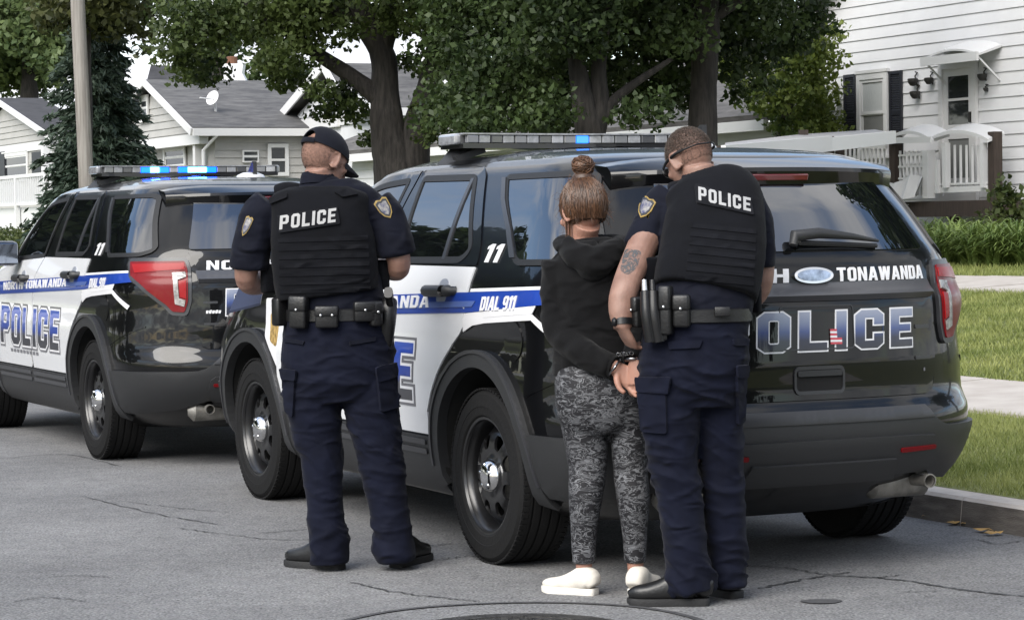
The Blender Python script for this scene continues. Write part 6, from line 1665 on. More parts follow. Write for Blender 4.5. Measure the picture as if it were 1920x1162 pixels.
def cap_shell(fig, M):
    c = np.array([0, -.010, .030]); r = np.array([.0875, .111, .098])
    def pos(uv):
        a, e = uv[:, 0], uv[:, 1]; lift = .012 * np.cos(a)
        return np.column_stack([c[0] + r[0] * np.sin(a) * np.cos(e), c[1] - r[1] * np.cos(a) * np.cos(e), c[2] + lift * np.cos(e) + r[2] * np.sin(e) ** .92])
    def fn(uv):
        uv = np.asarray(uv, float).copy(); uv[:, 1] = np.maximum(uv[:, 1], .002); P = pos(uv); Nn = (P - c) / r ** 2; Nn /= np.linalg.norm(Nn, axis=1)[:, None]
        P = np.array([tuple(M @ Vector(p)) for p in P]); Nn = np.array([tuple(M.to_3x3() @ Vector(p)) for p in Nn]); return P, Nn
    ou = [(-math.pi, .0), (math.pi, .0), (math.pi, 1.50), (-math.pi, 1.50)]
    ho = [(.0 + .42 * math.cos(t), .16 + .36 * max(-.1, math.sin(t))) for t in np.linspace(0, 2 * math.pi, 24, endpoint=False)]
    cp = sheet('cap', fn, ou, M_CAP, fig.o, holes=[ho], sp=.16, off=.002, thick=.004)
    q = MB(); q.add(*tf(ell((0, -.010, .132), (.009, .009, .005), 10, 6), M)); q.build('button', M_CAP, cp, True)
    q = MB(); q.add(*tf(loft([(c[0] + (r[0] + .003) * math.sin(a), c[1] - (r[1] + .003) * math.cos(a), c[2] + .002 + .012 * math.cos(a)) for a in np.linspace(-.46, .46, 9)], [(.009, .002)] * 9, n=8, side=(0, 0, 1)), M)); q.build('strap', M_CAP, cp, True)
    V = []; F = []; n = 15
    for i in range(n):
        t = -1 + 2 * i / (n - 1); a = math.pi - t * 1.02
        x0, y0 = c[0] + r[0] * math.sin(a) * 1.0, c[1] - r[1] * math.cos(a); z0 = c[2] - .010
        x1 = x0 * .98; y1 = y0 + .078 * (1 - abs(t) ** 3) + .004; z1 = z0 - .012 - .022 * t * t * 1.0 - .014 * (1 - t * t)
        z0 -= .016 * t * t
        V += [(x0, y0, z0), (x1, y1, z1), (x1, y1, z1 - .004), (x0, y0, z0 - .004)]
    for i in range(n - 1):
        for j in range(4): F.append([4 * i + j, 4 * i + (j + 1) % 4, 4 * i + 4 + (j + 1) % 4, 4 * i + 4 + j])
    F += [[3, 2, 1, 0], [4 * n - 4, 4 * n - 3, 4 * n - 2, 4 * n - 1]]
    q = MB(); q.add(*tf((V, F), M)); o = q.build('brim', M_CAP, cp, True, 50)
    return cp
def pouch(fig, belt, px, py, w, h, dep, dy, name='pouch', flap=True, m=None, tilt=0.0, yaw=0.0, snaps=1, tap=1.0):
    c = fig.P(px, py, dy); M = Matrix.Rotation(yaw, 3, 'Z') @ Matrix.Rotation(tilt, 3, 'Y')
    q = MB(); q.box((0, 0, 0), (w, dep, h), None, min(w, dep, h) * .22)
    V = []
    for p in q.v:
        k = 1 + (tap - 1) * (.5 - p[2] / h); V.append(tuple(Vector(c) + M @ Vector((p[0] * k, p[1] * (1 if p[1] > 0 else k), p[2]))))
    q.v = V; o = q.build(name, m or M_LEATH, belt, True, 50)
    if flap:
        q = MB(); q.box((0, -.006, h * .26), (w * 1.05, dep * 1.02, h * .50), None, min(w, dep) * .2); q.v = [tuple(Vector(c) + M @ Vector(p)) for p in q.v]; q.build('flap', m or M_LEATH, o, True, 50)
        for k in range(snaps):
            q = MB(); q.add(*ell((0 if snaps == 1 else (k - .5) * w * .5, -dep * .5 - .008, h * .08), (.006, .004, .006), 10, 6)); q.v = [tuple(Vector(c) + M @ Vector(p)) for p in q.v]; q.build('snap', M_SNAP, o, True)
    return o
def poly_rect(p0, p1, p2, p3): return [p0, p1, p2, p3]
def lettered(fig, fn, word, bl, br, h, m, parent, up=(.06, -1.0), off=.008):
    T, w1 = text_polys(word, h, 0, 1.5); L = math.hypot(br[0] - bl[0], br[1] - bl[1]); T, w = text_polys(word, h, 0, 1.5, L / w1)
    ex = ((br[0] - bl[0]) / L, (br[1] - bl[1]) / L)
    g = lambda q: [(bl[0] + u * ex[0] + v * up[0], bl[1] + u * ex[1] + v * up[1]) for u, v in q]
    for ch, ou, ho in T: sheet('letter_%s' % ch.lower(), fn, g(ou), m, parent, holes=[g(k) for k in ho], sp=6, off=off, thick=.003)
def shield_poly(cx, cy, w, h, rot):
    p = [(-.5, .42), (-.25, .5), (0, .44), (.25, .5), (.5, .42), (.46, -.05), (.3, -.33), (0, -.52), (-.3, -.33), (-.46, -.05)]
    c, s = math.cos(rot), math.sin(rot); return [(cx + w * x * c + h * y * s, cy + w * x * s - h * y * c) for x, y in p]
def sleeve_patch(fig, fn, cx, cy, w, h, rot, parent):
    o = sheet('sleeve_patch', fn, shield_poly(cx, cy, w * .88, h * .88, rot), M_GOLD, parent, sp=5, off=.004, thick=.004)
    sheet('patch_field', fn, shield_poly(cx, cy, w * .74, h * .75, rot), M_VB, o, sp=5, off=.0052, thick=.003)
    sheet('patch_crest', fn, shield_poly(cx, cy, w * .56, h * .57, rot), M_BADGE, o, sp=5, off=.0062, thick=.003)
    return o
def molle(fig, fn, rows, x0, x1, vest, slope=0.0, h=9):
    for y in rows:
        a, b = x0(y), x1(y)
        pts = [(x, y + slope * (x - a)) for x in np.linspace(a, b, 9)] + [(x, y + h + slope * (x - a)) for x in np.linspace(b, a, 9)]
        sheet('webbing', fn, pts, M_WEB, vest, sp=7, off=.0032, thick=.005)
def belt_band(fig, rows, name='duty_belt', th=.006, hgt=.052):
    "band round the waist: rows as for col(), two levels"
    (x0, y0, hw, dp, dy) = rows
    c = fig.P(x0, y0, dy); n = 56; V = []; F = []; a0 = hw / fig.sc
    for i in range(n):
        t = 2 * math.pi * i / n; ca, sa = math.cos(t), math.sin(t)
        ca = math.copysign(abs(ca) ** (2 / 2.3), ca); sa = math.copysign(abs(sa) ** (2 / 2.3), sa)
        for k, z in ((0, -hgt / 2), (th, -hgt / 2 + .004), (th, hgt / 2 - .004), (0, hgt / 2)): V.append((c[0] + (a0 + k) * ca, c[1] + (dp + k) * sa, c[2] + z))
    for i in range(n):
        j = (i + 1) % n
        for k in range(3): F.append([4 * i + k, 4 * j + k, 4 * j + k + 1, 4 * i + k + 1])
    q = MB(); q.add(V, F); return q.build(name, M_LEATH, fig.o, True, 40)

# ------------------------------------------------------------------ officer with a cap, on the left
A = Fig(680, 1068, 10.23, 'police officer in dark cap and vest standing with back turned, writing, left of the trio', None)
Mh = Matrix.Translation(Vector(A.P(609, 301, .05))) @ Matrix.Rotation(R(-44), 4, 'Z') @ Matrix.Rotation(R(-20), 4, 'X')
mv = lambda *p: tuple(Mh @ Vector(p))
neck = loft([A.P(598, 352, .03), A.P(600, 330, .03), mv(0, -.02, -.04)], [(.062, .064), (.060, .064), (.060, .068)], n=20, seg=10)
armL = [A.P(490, 398, .03), A.P(470, 460, .0), A.P(462, 522, .02), A.P(486, 530, .13), A.P(520, 518, .24)]
armR = [A.P(718, 396, .03), A.P(738, 450, .0), A.P(748, 500, .02), A.P(728, 503, .12), A.P(690, 505, .24)]
rad = [(.062, .062), (.056, .058), (.047, .049), (.047, .049), (.032, .034)]
hL = frame(armL[-1], (A.P(590, 500, .30) - armL[-1]), (0, -.2, 1)); hR = frame(armR[-1], (A.P(620, 500, .31) - armR[-1]), (0, -.3, 1))
body = [A.col([(600, 345, 40, .06, .03), (604, 372, 85, .09, .03), (606, 400, 92, .10, .02), (610, 480, 84, .115), (624, 560, 84, .12), (634, 640, 90, .12), (634, 700, 80, .11)]),
        loft(armL, rad, n=18, seg=20), loft(armR, rad, n=18, seg=20), neck]
for c0, hw in (((590, 720), .06), ((688, 720), .06)): pass
body += [A.col([(588, 690, 40, .085), (600, 830, 30, .07), (611, 960, 26, .058), (616, 1050, 24, .05)], n=18), A.col([(690, 690, 40, .085), (708, 830, 32, .07, .0), (730, 960, 27, .058), (742, 1045, 22, .05)], n=18)]
body += head_parts(Mh) + hand_parts(hL, (.7, .8, .6), 1) + hand_parts(hR, (.7, .9, .6), -1)
bo = put(fuse(body, .005, 4), 'body', M_SKIN, A.o); eyes(Mh, A.o)
hA = scalp(A, bo, Mh, 'hair', M_BUZZT, lambda H: (H[:, 2] > -.050 + .5 * np.maximum(0, H[:, 1] + .01)) & (H[:, 1] < .035) & (np.abs(H[:, 0]) < .0775) & (H[:, 2] < .07) & ~((np.abs(H[:, 0]) > .068) & (H[:, 1] > -.04) & (H[:, 2] < .02)), .0035)
stubble(A, hA, 5000, .003, 'hair_stubble', M_CROP, hA, 3)
cap_shell(A, Mh)
# shirt
sleeve = [(.070, .072), (.072, .075), (.068, .072)]
sh = fuse([A.col([(598, 338, 34, .066, .035), (600, 350, 46, .078, .035), (603, 362, 84, .098, .03), (605, 382, 112, .118, .02), (606, 420, 101, .128, .01), (610, 480, 92, .135), (624, 550, 92, .145), (632, 590, 94, .145)]),
           loft([A.P(508, 385, .02), A.P(487, 410, .02), A.P(473, 460, .005), A.P(469, 503, .01)], [(.078, .085), (.082, .085), (.076, .080), (.080, .078)], n=22, seg=14),
           loft([A.P(702, 383, .02), A.P(722, 408, .02), A.P(736, 446, .005), A.P(742, 476, .01)], [(.078, .085), (.080, .085), (.076, .080), (.080, .078)], n=22, seg=14)], .007, 5)
displace(sh, lambda V: .004 * ridged(V, 7, 7, 9, 1.0) + .004 * nz(V, 4, 4, 5, 4.0) + .0025 * ridged(V, 16, 16, 12, 2.0))
so = put(sh, 'shirt', M_NAVY, A.o)
c0 = Vector(A.P(597, 334, .035))
q = MB(); q.add(*loft([c0 + Vector((0, 0, -.028)), c0 + Vector((0, .004, .004)), c0 + Vector((0, .006, .020))], [(.078, .082), (.073, .076), (.068, .072)], n=30, cap=False)); q.add(*loft([c0 + Vector((0, .006, .020)), c0 + Vector((0, .004, -.02))], [(.066, .070), (.064, .068)], n=30, cap=False)); q.build('collar', M_NAVY, so, True, 60)
# trousers
tr = fuse([A.col([(630, 566, 95, .143), (633, 610, 102, .152), (635, 660, 106, .160), (634, 715, 104, .155), (636, 752, 92, .125)], n=36),
           A.col([(588, 690, 56, .125, .0), (585, 745, 54, .122), (599, 830, 42, .098), (605, 900, 36, .092), (611, 960, 34, .088), (615, 1025, 37, .090), (617, 1056, 36, .088)], n=28),
           A.col([(690, 690, 54, .125), (693, 745, 52, .122), (708, 830, 45, .100), (720, 900, 40, .092), (730, 960, 36, .088), (740, 1015, 34, .088), (744, 1046, 32, .086)], n=28)], .007, 4)
displace(tr, lambda V: leg_folds(V, 1.0, 1.7, .50, .10))
to = put(tr, 'trousers', M_NAVY2, A.o); bt = bvh_of(to); ft = A.proj(bt)
for pts in ([(532, 700), (556, 706), (552, 782), (538, 770)], [(704, 704), (744, 694), (748, 762), (712, 772)]):
    sheet('cargo_pocket', ft, rounded(pts, 6), M_NAVY2, to, sp=8, off=.014, thick=.016)
for pts in ([(530, 690), (560, 694), (558, 716), (533, 712)], [(700, 688), (744, 678), (746, 703), (704, 716)]): sheet('pocket_flap', ft, rounded(pts, 4), M_NAVY2, to, sp=8, off=.020, thick=.012)
for pts in ([(535, 634), (572, 640), (570, 646), (535, 641)], [(655, 640), (704, 632), (704, 639), (656, 647)]): sheet('back_pocket', ft, pts, M_NAVY, to, sp=8, off=.008, thick=.008)
# vest
ve = fuse([A.col([(603, 356, 62, .110, .02), (603, 372, 92, .136, .015), (603, 410, 92, .158, .0), (605, 440, 96, .166), (609, 480, 99, .170), (613, 520, 98, .172), (617, 552, 96, .168)], n=40, ex=3.2),
           loft([A.P(548, 382, .02), A.P(540, 352, .03), A.P(545, 356, .12)], [(.062, .02)] * 3, n=14, seg=10), loft([A.P(655, 380, .02), A.P(662, 350, .03), A.P(655, 356, .12)], [(.062, .02)] * 3, n=14, seg=10)], .007, 4)
displace(ve, lambda V: .0025 * nz(V, 5, 5, 6, 2.0) + .002 * ridged(V, 10, 10, 14, 6.0))
vo = put(ve, 'vest', M_VEST, A.o); fv = A.proj(bvh_of(vo))
pt = sheet('name_patch', fv, rounded([(520, 404), (633, 387), (638, 420), (524, 437)], 3), M_PATCH, vo, sp=7, off=.008, thick=.01)
lettered(A, fv, 'POLICE', (526, 431), (629, 417), 26, M_SILV, pt, (.06, -1), .0095)
molle(A, fv, range(446, 545, 16), lambda y: 522 + (y - 446) * .03, lambda y: 690 + (y - 446) * .05, vo, -.03)
for pts in ([(508, 372), (540, 362), (541, 372), (509, 384)], [(626, 362), (652, 356), (672, 366), (642, 372)]): sheet('shoulder_strap', fv, rounded(pts, 3), M_WEB, vo, sp=7, off=.012, thick=.012)
fs = A.proj(bvh_of(so))
sleeve_patch(A, fs, 721, 391, 30, 46, R(-32), so); sleeve_patch(A, fs, 463, 424, 16, 44, R(22), so)
# belt and what hangs on it
be = belt_band(A, (631, 589, 99, .152, 0))
pouch(A, be, 561, 585, .074, .130, .052, -.150, tilt=R(2), yaw=R(-20)); pouch(A, be, 613, 594, .092, .088, .042, -.176, 'cuff_case', snaps=2); pouch(A, be, 683, 584, .084, .080, .040, -.160, yaw=R(14), snaps=1)
pouch(A, be, 531, 584, .05, .115, .09, -.06, 'radio', False, M_GLOSS, yaw=R(-50)); pouch(A, be, 704, 588, .05, .10, .05, -.14, 'pouch', yaw=R(25))
q = MB(); q.add(*loft([A.P(731, 565, -.03), A.P(728, 590, -.05), A.P(725, 625, -.05), A.P(722, 655, -.04)], [(.030, .05), (.034, .06), (.031, .05), (.024, .03)], n=16, seg=12, ex=3)); ho_ = q.build('holster', M_LEATH, be, True, 50)
q = MB(); q.add(*loft([A.P(733, 578, -.06), A.P(730, 556, -.10), A.P(728, 548, -.13)], [(.016, .026), (.017, .028), (.018, .024)], n=12, seg=8, ex=3)); q.build('grip', M_GLOSS, ho_, True, 50)
pouch(A, vo, 506, 522, .05, .12, .07, .02, 'side_pouch', False, M_VEST, yaw=R(-60)); pouch(A, vo, 713, 515, .045, .12, .07, .02, 'side_pouch', False, M_VEST, yaw=R(60))
g0 = A.P(642, 1070, -.01); shoe(A, (g0[0], g0[1]), (-.80, .55), .30, 'shoe', M_SHOE, M_SOLEB); g0 = A.P(740, 1062, .0); shoe(A, (g0[0], g0[1] + .03), (.42, .9), .30, 'shoe', M_SHOE, M_SOLEB)
cb_ = empty('clipboard', tuple(A.base + A.P(470, 560, .26)), label='dark blue clipboard held by the officer with the cap', cat='clipboard')
M_CLIP = mat('dark_blue_board', (.012, .018, .045), .35)
p = [A.base + A.P(*v) for v in ((500, 512, .32), (452, 532, .30), (430, 585, .19), (488, 570, .20))]
q = MB(); q.prism([Vector(v) for v in p], (0, 0, -.005), (0, 0, .005)); keep(q.build('board', M_CLIP), cb_)
q = MB(); c_ = (p[0] + p[1]) / 2; q.box(tuple(c_ + [0, 0, .012]), (.07, .03, .018), None, .004); keep(q.build('clip', M_SNAP), cb_)

# ------------------------------------------------------------------ woman
Wm = Fig(1138, 1099, 9.47, 'handcuffed woman with a hair bun, black hoodie and patterned leggings seen from behind', None)
Wm.K = 9
MW_ = Matrix.Translation(Vector(Wm.P(1093, 398, .03))) @ Matrix.Rotation(R(24), 4, 'Z') @ Matrix.Rotation(R(-16), 4, 'X')
wl = [Wm.P(1048, 492, .0), Wm.P(1043, 560, -.01), Wm.P(1050, 618, -.03), Wm.P(1095, 662, -.13), Wm.P(1152, 688, -.19)]
wr_ = [Wm.P(1180, 488, .0), Wm.P(1196, 560, -.02), Wm.P(1205, 612, -.04), Wm.P(1200, 650, -.12), Wm.P(1188, 676, -.19)]
hl = frame(Wm.P(1155, 690, -.195), (Wm.P(1196, 722, -.20) - Wm.P(1155, 690, -.195)), (.1, 1, -.1)); hr = frame(Wm.P(1192, 682, -.215), (Wm.P(1190, 724, -.225) - Wm.P(1192, 682, -.215)), (-.6, -.75, .1))
body = [loft([Wm.P(1098, 462, .02), Wm.P(1096, 440, .02), tuple(MW_ @ Vector((0, -.02, -.05)))], [(.056, .054), (.052, .052), (.053, .058)], n=20, seg=10),
        Wm.col([(1106, 462, 30, .055), (1108, 485, 62, .07), (1108, 530, 60, .09), (1110, 610, 52, .08), (1116, 690, 66, .10), (1120, 760, 66, .09)]),
        loft(wl, [.04, .037, .034, .032, .026], n=16, seg=20), loft(wr_, [.04, .037, .034, .032, .026], n=16, seg=20),
        Wm.col([(1094, 740, 36, .07), (1102, 870, 28, .055), (1097, 930, 26, .052), (1095, 1045, 16, .034), (1096, 1076, 15, .034), (1094, 1092, 16, .04)], n=18), Wm.col([(1174, 740, 36, .07), (1181, 870, 28, .055), (1187, 930, 26, .052), (1191, 1045, 16, .034), (1194, 1074, 15, .034), (1195, 1090, 16, .04)], n=18)]
body += head_parts(MW_, w=.94) + hand_parts(hl, (.35, .45, .35), -1, .95, 2.0) + hand_parts(hr, (.45, .5, .4), 1, .95, 2.0)
bw = put(fuse(body, .0037, 3), 'body', M_SKINW, Wm.o); eyes(MW_, Wm.o)
# hair
def hair_mat():
    m = mat('brown_hair', (0.0385, 0.0182, 0.0098), .45, spec=.4); t, b = nodes_of(m); nn = t.nodes.new; L = t.links.new
    gi = nn('ShaderNodeNewGeometry'); rp_ = nn('ShaderNodeValToRGB'); e = rp_.color_ramp.elements; e[0].color = (.014, .0065, .004, 1); e[1].color = (.115, .055, .027, 1)
    L(gi.outputs['Random Per Island'], rp_.inputs[0]); L(rp_.outputs[0], b.inputs['Base Color']); b.inputs['Anisotropic'].default_value = .5; return m
M_HAIR = hair_mat()
bun = Vector((0, -.055, .165)); hc = Vector((0, -.014, .024)); hr3 = Vector((.0805, .104, .106))
hb_ = [tf(ell(tuple(hc), tuple(hr3), 28, 16), MW_)]
hp = fuse(hb_ + [tf(ell((0, -.035, .118), (.045, .05, .035), 16, 10), MW_)], .006, 5)
Hh = arr(hp)[0]; Mi = MW_.inverted(); Hl = np.array([tuple(Mi @ Vector(v)) for v in Hh])
okv = (Hl[:, 2] > -.055 + .9 * np.maximum(0, Hl[:, 1] + .01)) & (Hl[:, 1] < .085)
F = [tuple(p.vertices) for p in hp.polygons if all(okv[i] for i in p.vertices)]; us = sorted({i for f in F for i in f}); ix = {k: i for i, k in enumerate(us)}
ho_ = mesh_np('hair', Hh[us], [[ix[i] for i in f] for f in F], M_HAIR, Wm.o, True)
q = MB(); g_ = np.random.default_rng(11)
for i in range(950):
    a = g_.uniform(-2.35, 2.35); low = -.62 - .12 * math.cos(a * 1.3) + .35 * max(0, abs(a) - 1.5); s0 = g_.uniform(0, .55) if g_.random() < .45 else 0; n = 9; pts = []
    for k in range(n):
        t = s0 + (1 - s0) * k / (n - 1); el = low + (1.32 - low) * t; aa = a * (1 - .35 * t) + .08 * math.sin(5 * t + i)
        lift = .002 + .0045 * g_.random() + .002 * math.sin(9 * t + i * 2)
        p = Vector(((hr3.x + lift) * math.sin(aa) * math.cos(el), -(hr3.y + lift) * math.cos(aa) * math.cos(el), (hr3.z + lift) * math.sin(el))) + hc
        if t > .8: p = p.lerp(bun + Vector((.02 * math.sin(aa), -.012, -.035)), (t - .8) / .2 * .85)
        pts.append(MW_ @ p)
    r0 = g_.uniform(.0008, .0019); q.add(*loft(pts, [r0 * .5] + [r0] * (n - 2) + [r0 * .6], n=5))
for i in range(340):
    a0 = g_.uniform(0, 6.28); tilt = g_.normal() * .5; rr = g_.uniform(.022, .040); n = 12; pts = []
    Mt = Matrix.Rotation(tilt, 3, 'X') @ Matrix.Rotation(g_.normal() * .5, 3, 'Y')
    for k in range(n):
        a = a0 + k / (n - 1) * g_.uniform(2.2, 3.6); z = (g_.uniform(-.02, .02) if k == 0 else z) + g_.normal() * .0012
        p = Mt @ Vector((rr * math.cos(a) * 1.06, rr * math.sin(a), z)); pts.append(MW_ @ (bun + p))
    r0 = g_.uniform(.0012, .0028); q.add(*loft(pts, [r0 * .4] + [r0] * (n - 2) + [r0 * .3], n=6))
q.add(*tf(ell(tuple(bun), (.042, .040, .034), 16, 10), MW_))
tag(q.build('hair_locks', M_HAIR, ho_, True), kind='stuff')
q = MB()
for i in range(220):
    a = g_.uniform(-2.2, 2.2); el = g_.uniform(-.7, 1.0); b0 = hc + Vector((hr3.x * math.sin(a) * math.cos(el), -hr3.y * math.cos(a) * math.cos(el), hr3.z * math.sin(el)))
    d = (b0 - hc).normalized(); pts = [MW_ @ (b0 + d * .03 * t * g_.uniform(.3, 1) + Vector((g_.normal() * .012 * t, 0, g_.uniform(-.05, .02) * t))) for t in (0, .35, .7, 1)]
    q.add(*loft(pts, [.0007, .0006, .0005, .0003], n=4))
for i in range(14):
    b0 = Vector((-.072 + g_.normal() * .006, -.01, -.03)); q.add(*loft([MW_ @ (b0 + Vector((-.004 * t * g_.random(), .015 * t, -.075 * t + g_.normal() * .002))) for t in (0, .4, .7, 1)], [.0012, .001, .0008, .0004], n=4))
tag(q.build('flyaway_hair', M_HAIR, ho_, True), kind='stuff')
# hoodie
hd = fuse([Wm.col([(1104, 458, 40, .070, .01), (1106, 472, 66, .085, .0), (1108, 492, 78, .102, .0), (1108, 530, 75, .115), (1108, 570, 72, .115), (1110, 620, 70, .110), (1113, 660, 74, .120), (1116, 692, 76, .125)], n=36),
           loft(wl[:4] + [Wm.P(1146, 686, -.185)], [(.062, .066), (.055, .060), (.053, .056), (.049, .049), (.043, .043)], n=22, seg=24), loft(wr_[:4] + [Wm.P(1189, 670, -.18)], [(.066, .068), (.062, .064), (.058, .058), (.052, .052), (.045, .045)], n=22, seg=24)], .007, 4)
displace(hd, lambda V: .006 * ridged(V, 6, 6, 9, 3.0) + .005 * nz(V, 5, 5, 6, 7.0) + .003 * ridged(V, 13, 13, 16, 5.0))
hoo = put(hd, 'hoodie', M_HOOD, Wm.o)
c0 = Wm.P(1110, 470, .0)
hood = fuse([loft([c0 + np.array([.112 * math.cos(a), .085 * math.sin(a), .028 - .020 * math.sin(a) * -1 * (a > math.pi)]) for a in np.linspace(0, 2 * math.pi, 25)[:-1]] + [c0 + np.array([.112, 0, .028])], [(.034, .030)] * 25, n=12, seg=40),
             loft([c0 + np.array([x, y, z]) for x, y, z in ((-.10, -.05, .02), (-.06, -.105, -.015), (.0, -.125, -.04), (.06, -.105, -.015), (.105, -.05, .02))], [(.04, .028), (.05, .042), (.056, .05), (.05, .042), (.04, .028)], n=16, seg=24, side=(0, 0, 1)),
             loft([c0 + np.array([x, y, z]) for x, y, z in ((-.07, -.10, -.03), (.0, -.118, -.075), (.07, -.10, -.03))], [(.03, .02), (.036, .028), (.03, .02)], n=14, seg=14, side=(0, 0, 1))], .006, 3)
displace(hood, lambda V: .005 * ridged(V, 9, 9, 20, 2.0) + .004 * nz(V, 12, 12, 14, 1.0))
put(hood, 'hood', M_HOOD, hoo)
hemc = Wm.P(1116, 690, 0)
q = MB(); n = 40; V = []; F = []
for i in range(n):
    t = 2 * math.pi * i / n
    for k, z in ((.000, -.026), (.006, -.022), (.006, .018), (.0, .026)): V.append((hemc[0] + (.156 + k) * math.cos(t), hemc[1] + (.124 + k) * math.sin(t), hemc[2] + z))
for i in range(n):
    for k in range(3): F.append([4 * i + k, 4 * ((i + 1) % n) + k, 4 * ((i + 1) % n) + k + 1, 4 * i + k + 1])
q.add(V, F); q.build('waistband', M_HOOD, hoo, True)
for p0, p1 in ((Wm.P(1128, 679, -.165), Wm.P(1152, 688, -.19)), (Wm.P(1194, 655, -.15), Wm.P(1189, 676, -.188))):
    q = MB(); q.add(*loft([p0, p1], [.046, .041], n=20)); q.build('cuff', M_HOOD, hoo, True)
# leggings
def leg_mat():
    m = mat('patterned_leggings', (.02, .02, .02), .7, spec=.3); t, b = nodes_of(m); nn = t.nodes.new; L = t.links.new
    tcn = nn('ShaderNodeTexCoord'); mpn = nn('ShaderNodeMapping'); mpn.inputs['Scale'].default_value = (1, 1, 2.3); L(tcn.outputs['Object'], mpn.inputs[0])
    n0 = nn('ShaderNodeTexNoise'); n0.inputs['Scale'].default_value = 9; n0.inputs['Detail'].default_value = 2; L(mpn.outputs[0], n0.inputs['Vector'])
    av = nn('ShaderNodeMix'); av.data_type = 'VECTOR'; av.inputs[0].default_value = .16; L(mpn.outputs[0], av.inputs[4]); L(n0.outputs['Color'], av.inputs[5])
    def band(scale, lo, hi, dist=2.5, det=2):
        n = nn('ShaderNodeTexNoise'); n.inputs['Scale'].default_value = scale; n.inputs['Detail'].default_value = det; n.inputs['Distortion'].default_value = dist; L(av.outputs[1], n.inputs['Vector'])
        r = nn('ShaderNodeValToRGB'); e = r.color_ramp.elements; e[0].position = lo; e[0].color = (0, 0, 0, 1); e[1].position = lo + .012; e[1].color = (1, 1, 1, 1); x = e.new(hi); x.color = (1, 1, 1, 1); y = e.new(hi + .012); y.color = (0, 0, 0, 1); L(n.outputs[0], r.inputs[0]); return r
    b1 = band(18, .48, .52, 1.4, 3); b2 = band(24, .40, .432, 1.8, 3); b3 = band(13, .58, .68, 1.0)
    mx1 = nn('ShaderNodeMix'); mx1.data_type = 'RGBA'; mx1.blend_type = 'LIGHTEN'; mx1.inputs[0].default_value = 1; L(b1.outputs[0], mx1.inputs[6]); L(b2.outputs[0], mx1.inputs[7])
    sc_ = nn('ShaderNodeMix'); sc_.data_type = 'RGBA'; sc_.blend_type = 'MULTIPLY'; sc_.inputs[0].default_value = 1; L(b3.outputs[0], sc_.inputs[6]); sc_.inputs[7].default_value = (.5, .5, .5, 1)
    mx2 = nn('ShaderNodeMix'); mx2.data_type = 'RGBA'; mx2.blend_type = 'LIGHTEN'; mx2.inputs[0].default_value = 1; L(mx1.outputs[2], mx2.inputs[6]); L(sc_.outputs[2], mx2.inputs[7])
    fin = nn('ShaderNodeMix'); fin.data_type = 'RGBA'; L(mx2.outputs[2], fin.inputs[0]); fin.inputs[6].default_value = (.009, .009, .011, 1); fin.inputs[7].default_value = (.125, .128, .137, 1); L(fin.outputs[2], b.inputs['Base Color'])
    return m
lg_ = fuse([Wm.col([(1116, 670, 72, .112), (1119, 700, 79, .128, -.01), (1122, 735, 82, .128, -.025), (1124, 770, 79, .118, -.02), (1126, 790, 66, .09)], n=36),
            Wm.col([(1086, 730, 46, .115, -.015), (1092, 765, 47, .112, -.012), (1096, 800, 43, .095), (1102, 870, 36, .076), (1098, 925, 32, .074, -.008), (1095, 990, 25, .058), (1095, 1047, 20.5, .045)], n=26),
            Wm.col([(1164, 730, 44, .115, -.015), (1176, 765, 40, .110, -.012), (1179, 800, 36, .092), (1181, 870, 32, .074), (1187, 925, 31, .074, -.008), (1190, 990, 24, .058), (1191, 1045, 19.5, .045)], n=26)], .006, 5)
displace(lg_, lambda V: .0022 * ridged(V, 8, 8, 22, 4.0) * np.exp(-((V[:, 2] - .47) / .12) ** 2) + .0025 * ridged(V, 8, 8, 25, 2.0) * np.exp(-((V[:, 2] - .14) / .06) ** 2))
put(lg_, 'leggings', leg_mat(), Wm.o)
g0 = Wm.P(1112, 1104, .0); shoe(Wm, (g0[0] + .012, g0[1] - .042), (-.86, .5), .235, 'shoe', M_CREAM, M_CREAMS, True, .092); g0 = Wm.P(1192, 1101, .0); shoe(Wm, (g0[0] - .012, g0[1] - .075), (.42, .9), .235, 'shoe', M_CREAM, M_CREAMS, True, .092)
# handcuffs
hk = empty('handcuffs', tuple(Wm.base + Wm.P(1178, 668, -.2)), label='steel handcuffs locking the wrists of the woman behind her back', cat='handcuffs')
M_CUFF = mat('cuff_steel', (.22, .22, .23), .25, metal=1)
def torus_pts(c, ax, r, n=22):
    M = frame(c, ax, (.1, .2, 1)); return [M @ Vector((r * math.cos(a), 0, r * math.sin(a))) for a in np.linspace(0, 2 * math.pi, n)]
for p, q2, r in ((Wm.P(1153, 688, -.193), Wm.P(1190, 716, -.2), .036), (Wm.P(1190, 676, -.20), Wm.P(1190, 716, -.22), .036)):
    q = MB(); q.tube([Vector(v) + Vector(Wm.base) for v in torus_pts(Vector(p), Vector(q2) - Vector(p), r)], .0055, 8, False); keep(q.build('cuff_ring', M_CUFF, None, True), hk)
q = MB(); a_ = Wm.base + Wm.P(1160, 664, -.22); b_ = Wm.base + Wm.P(1184, 662, -.22)
for t in np.linspace(0, 1, 5):
    c = a_ + (b_ - a_) * t; q.tube([Vector(c) + Vector((.008 * math.cos(a), (.004 if int(t * 4) % 2 else 0) * math.sin(a), .006 * math.sin(a))) for a in np.linspace(0, 2 * math.pi, 12)], .002, 6, False)
keep(q.build('chain', M_CUFF, None, True), hk)

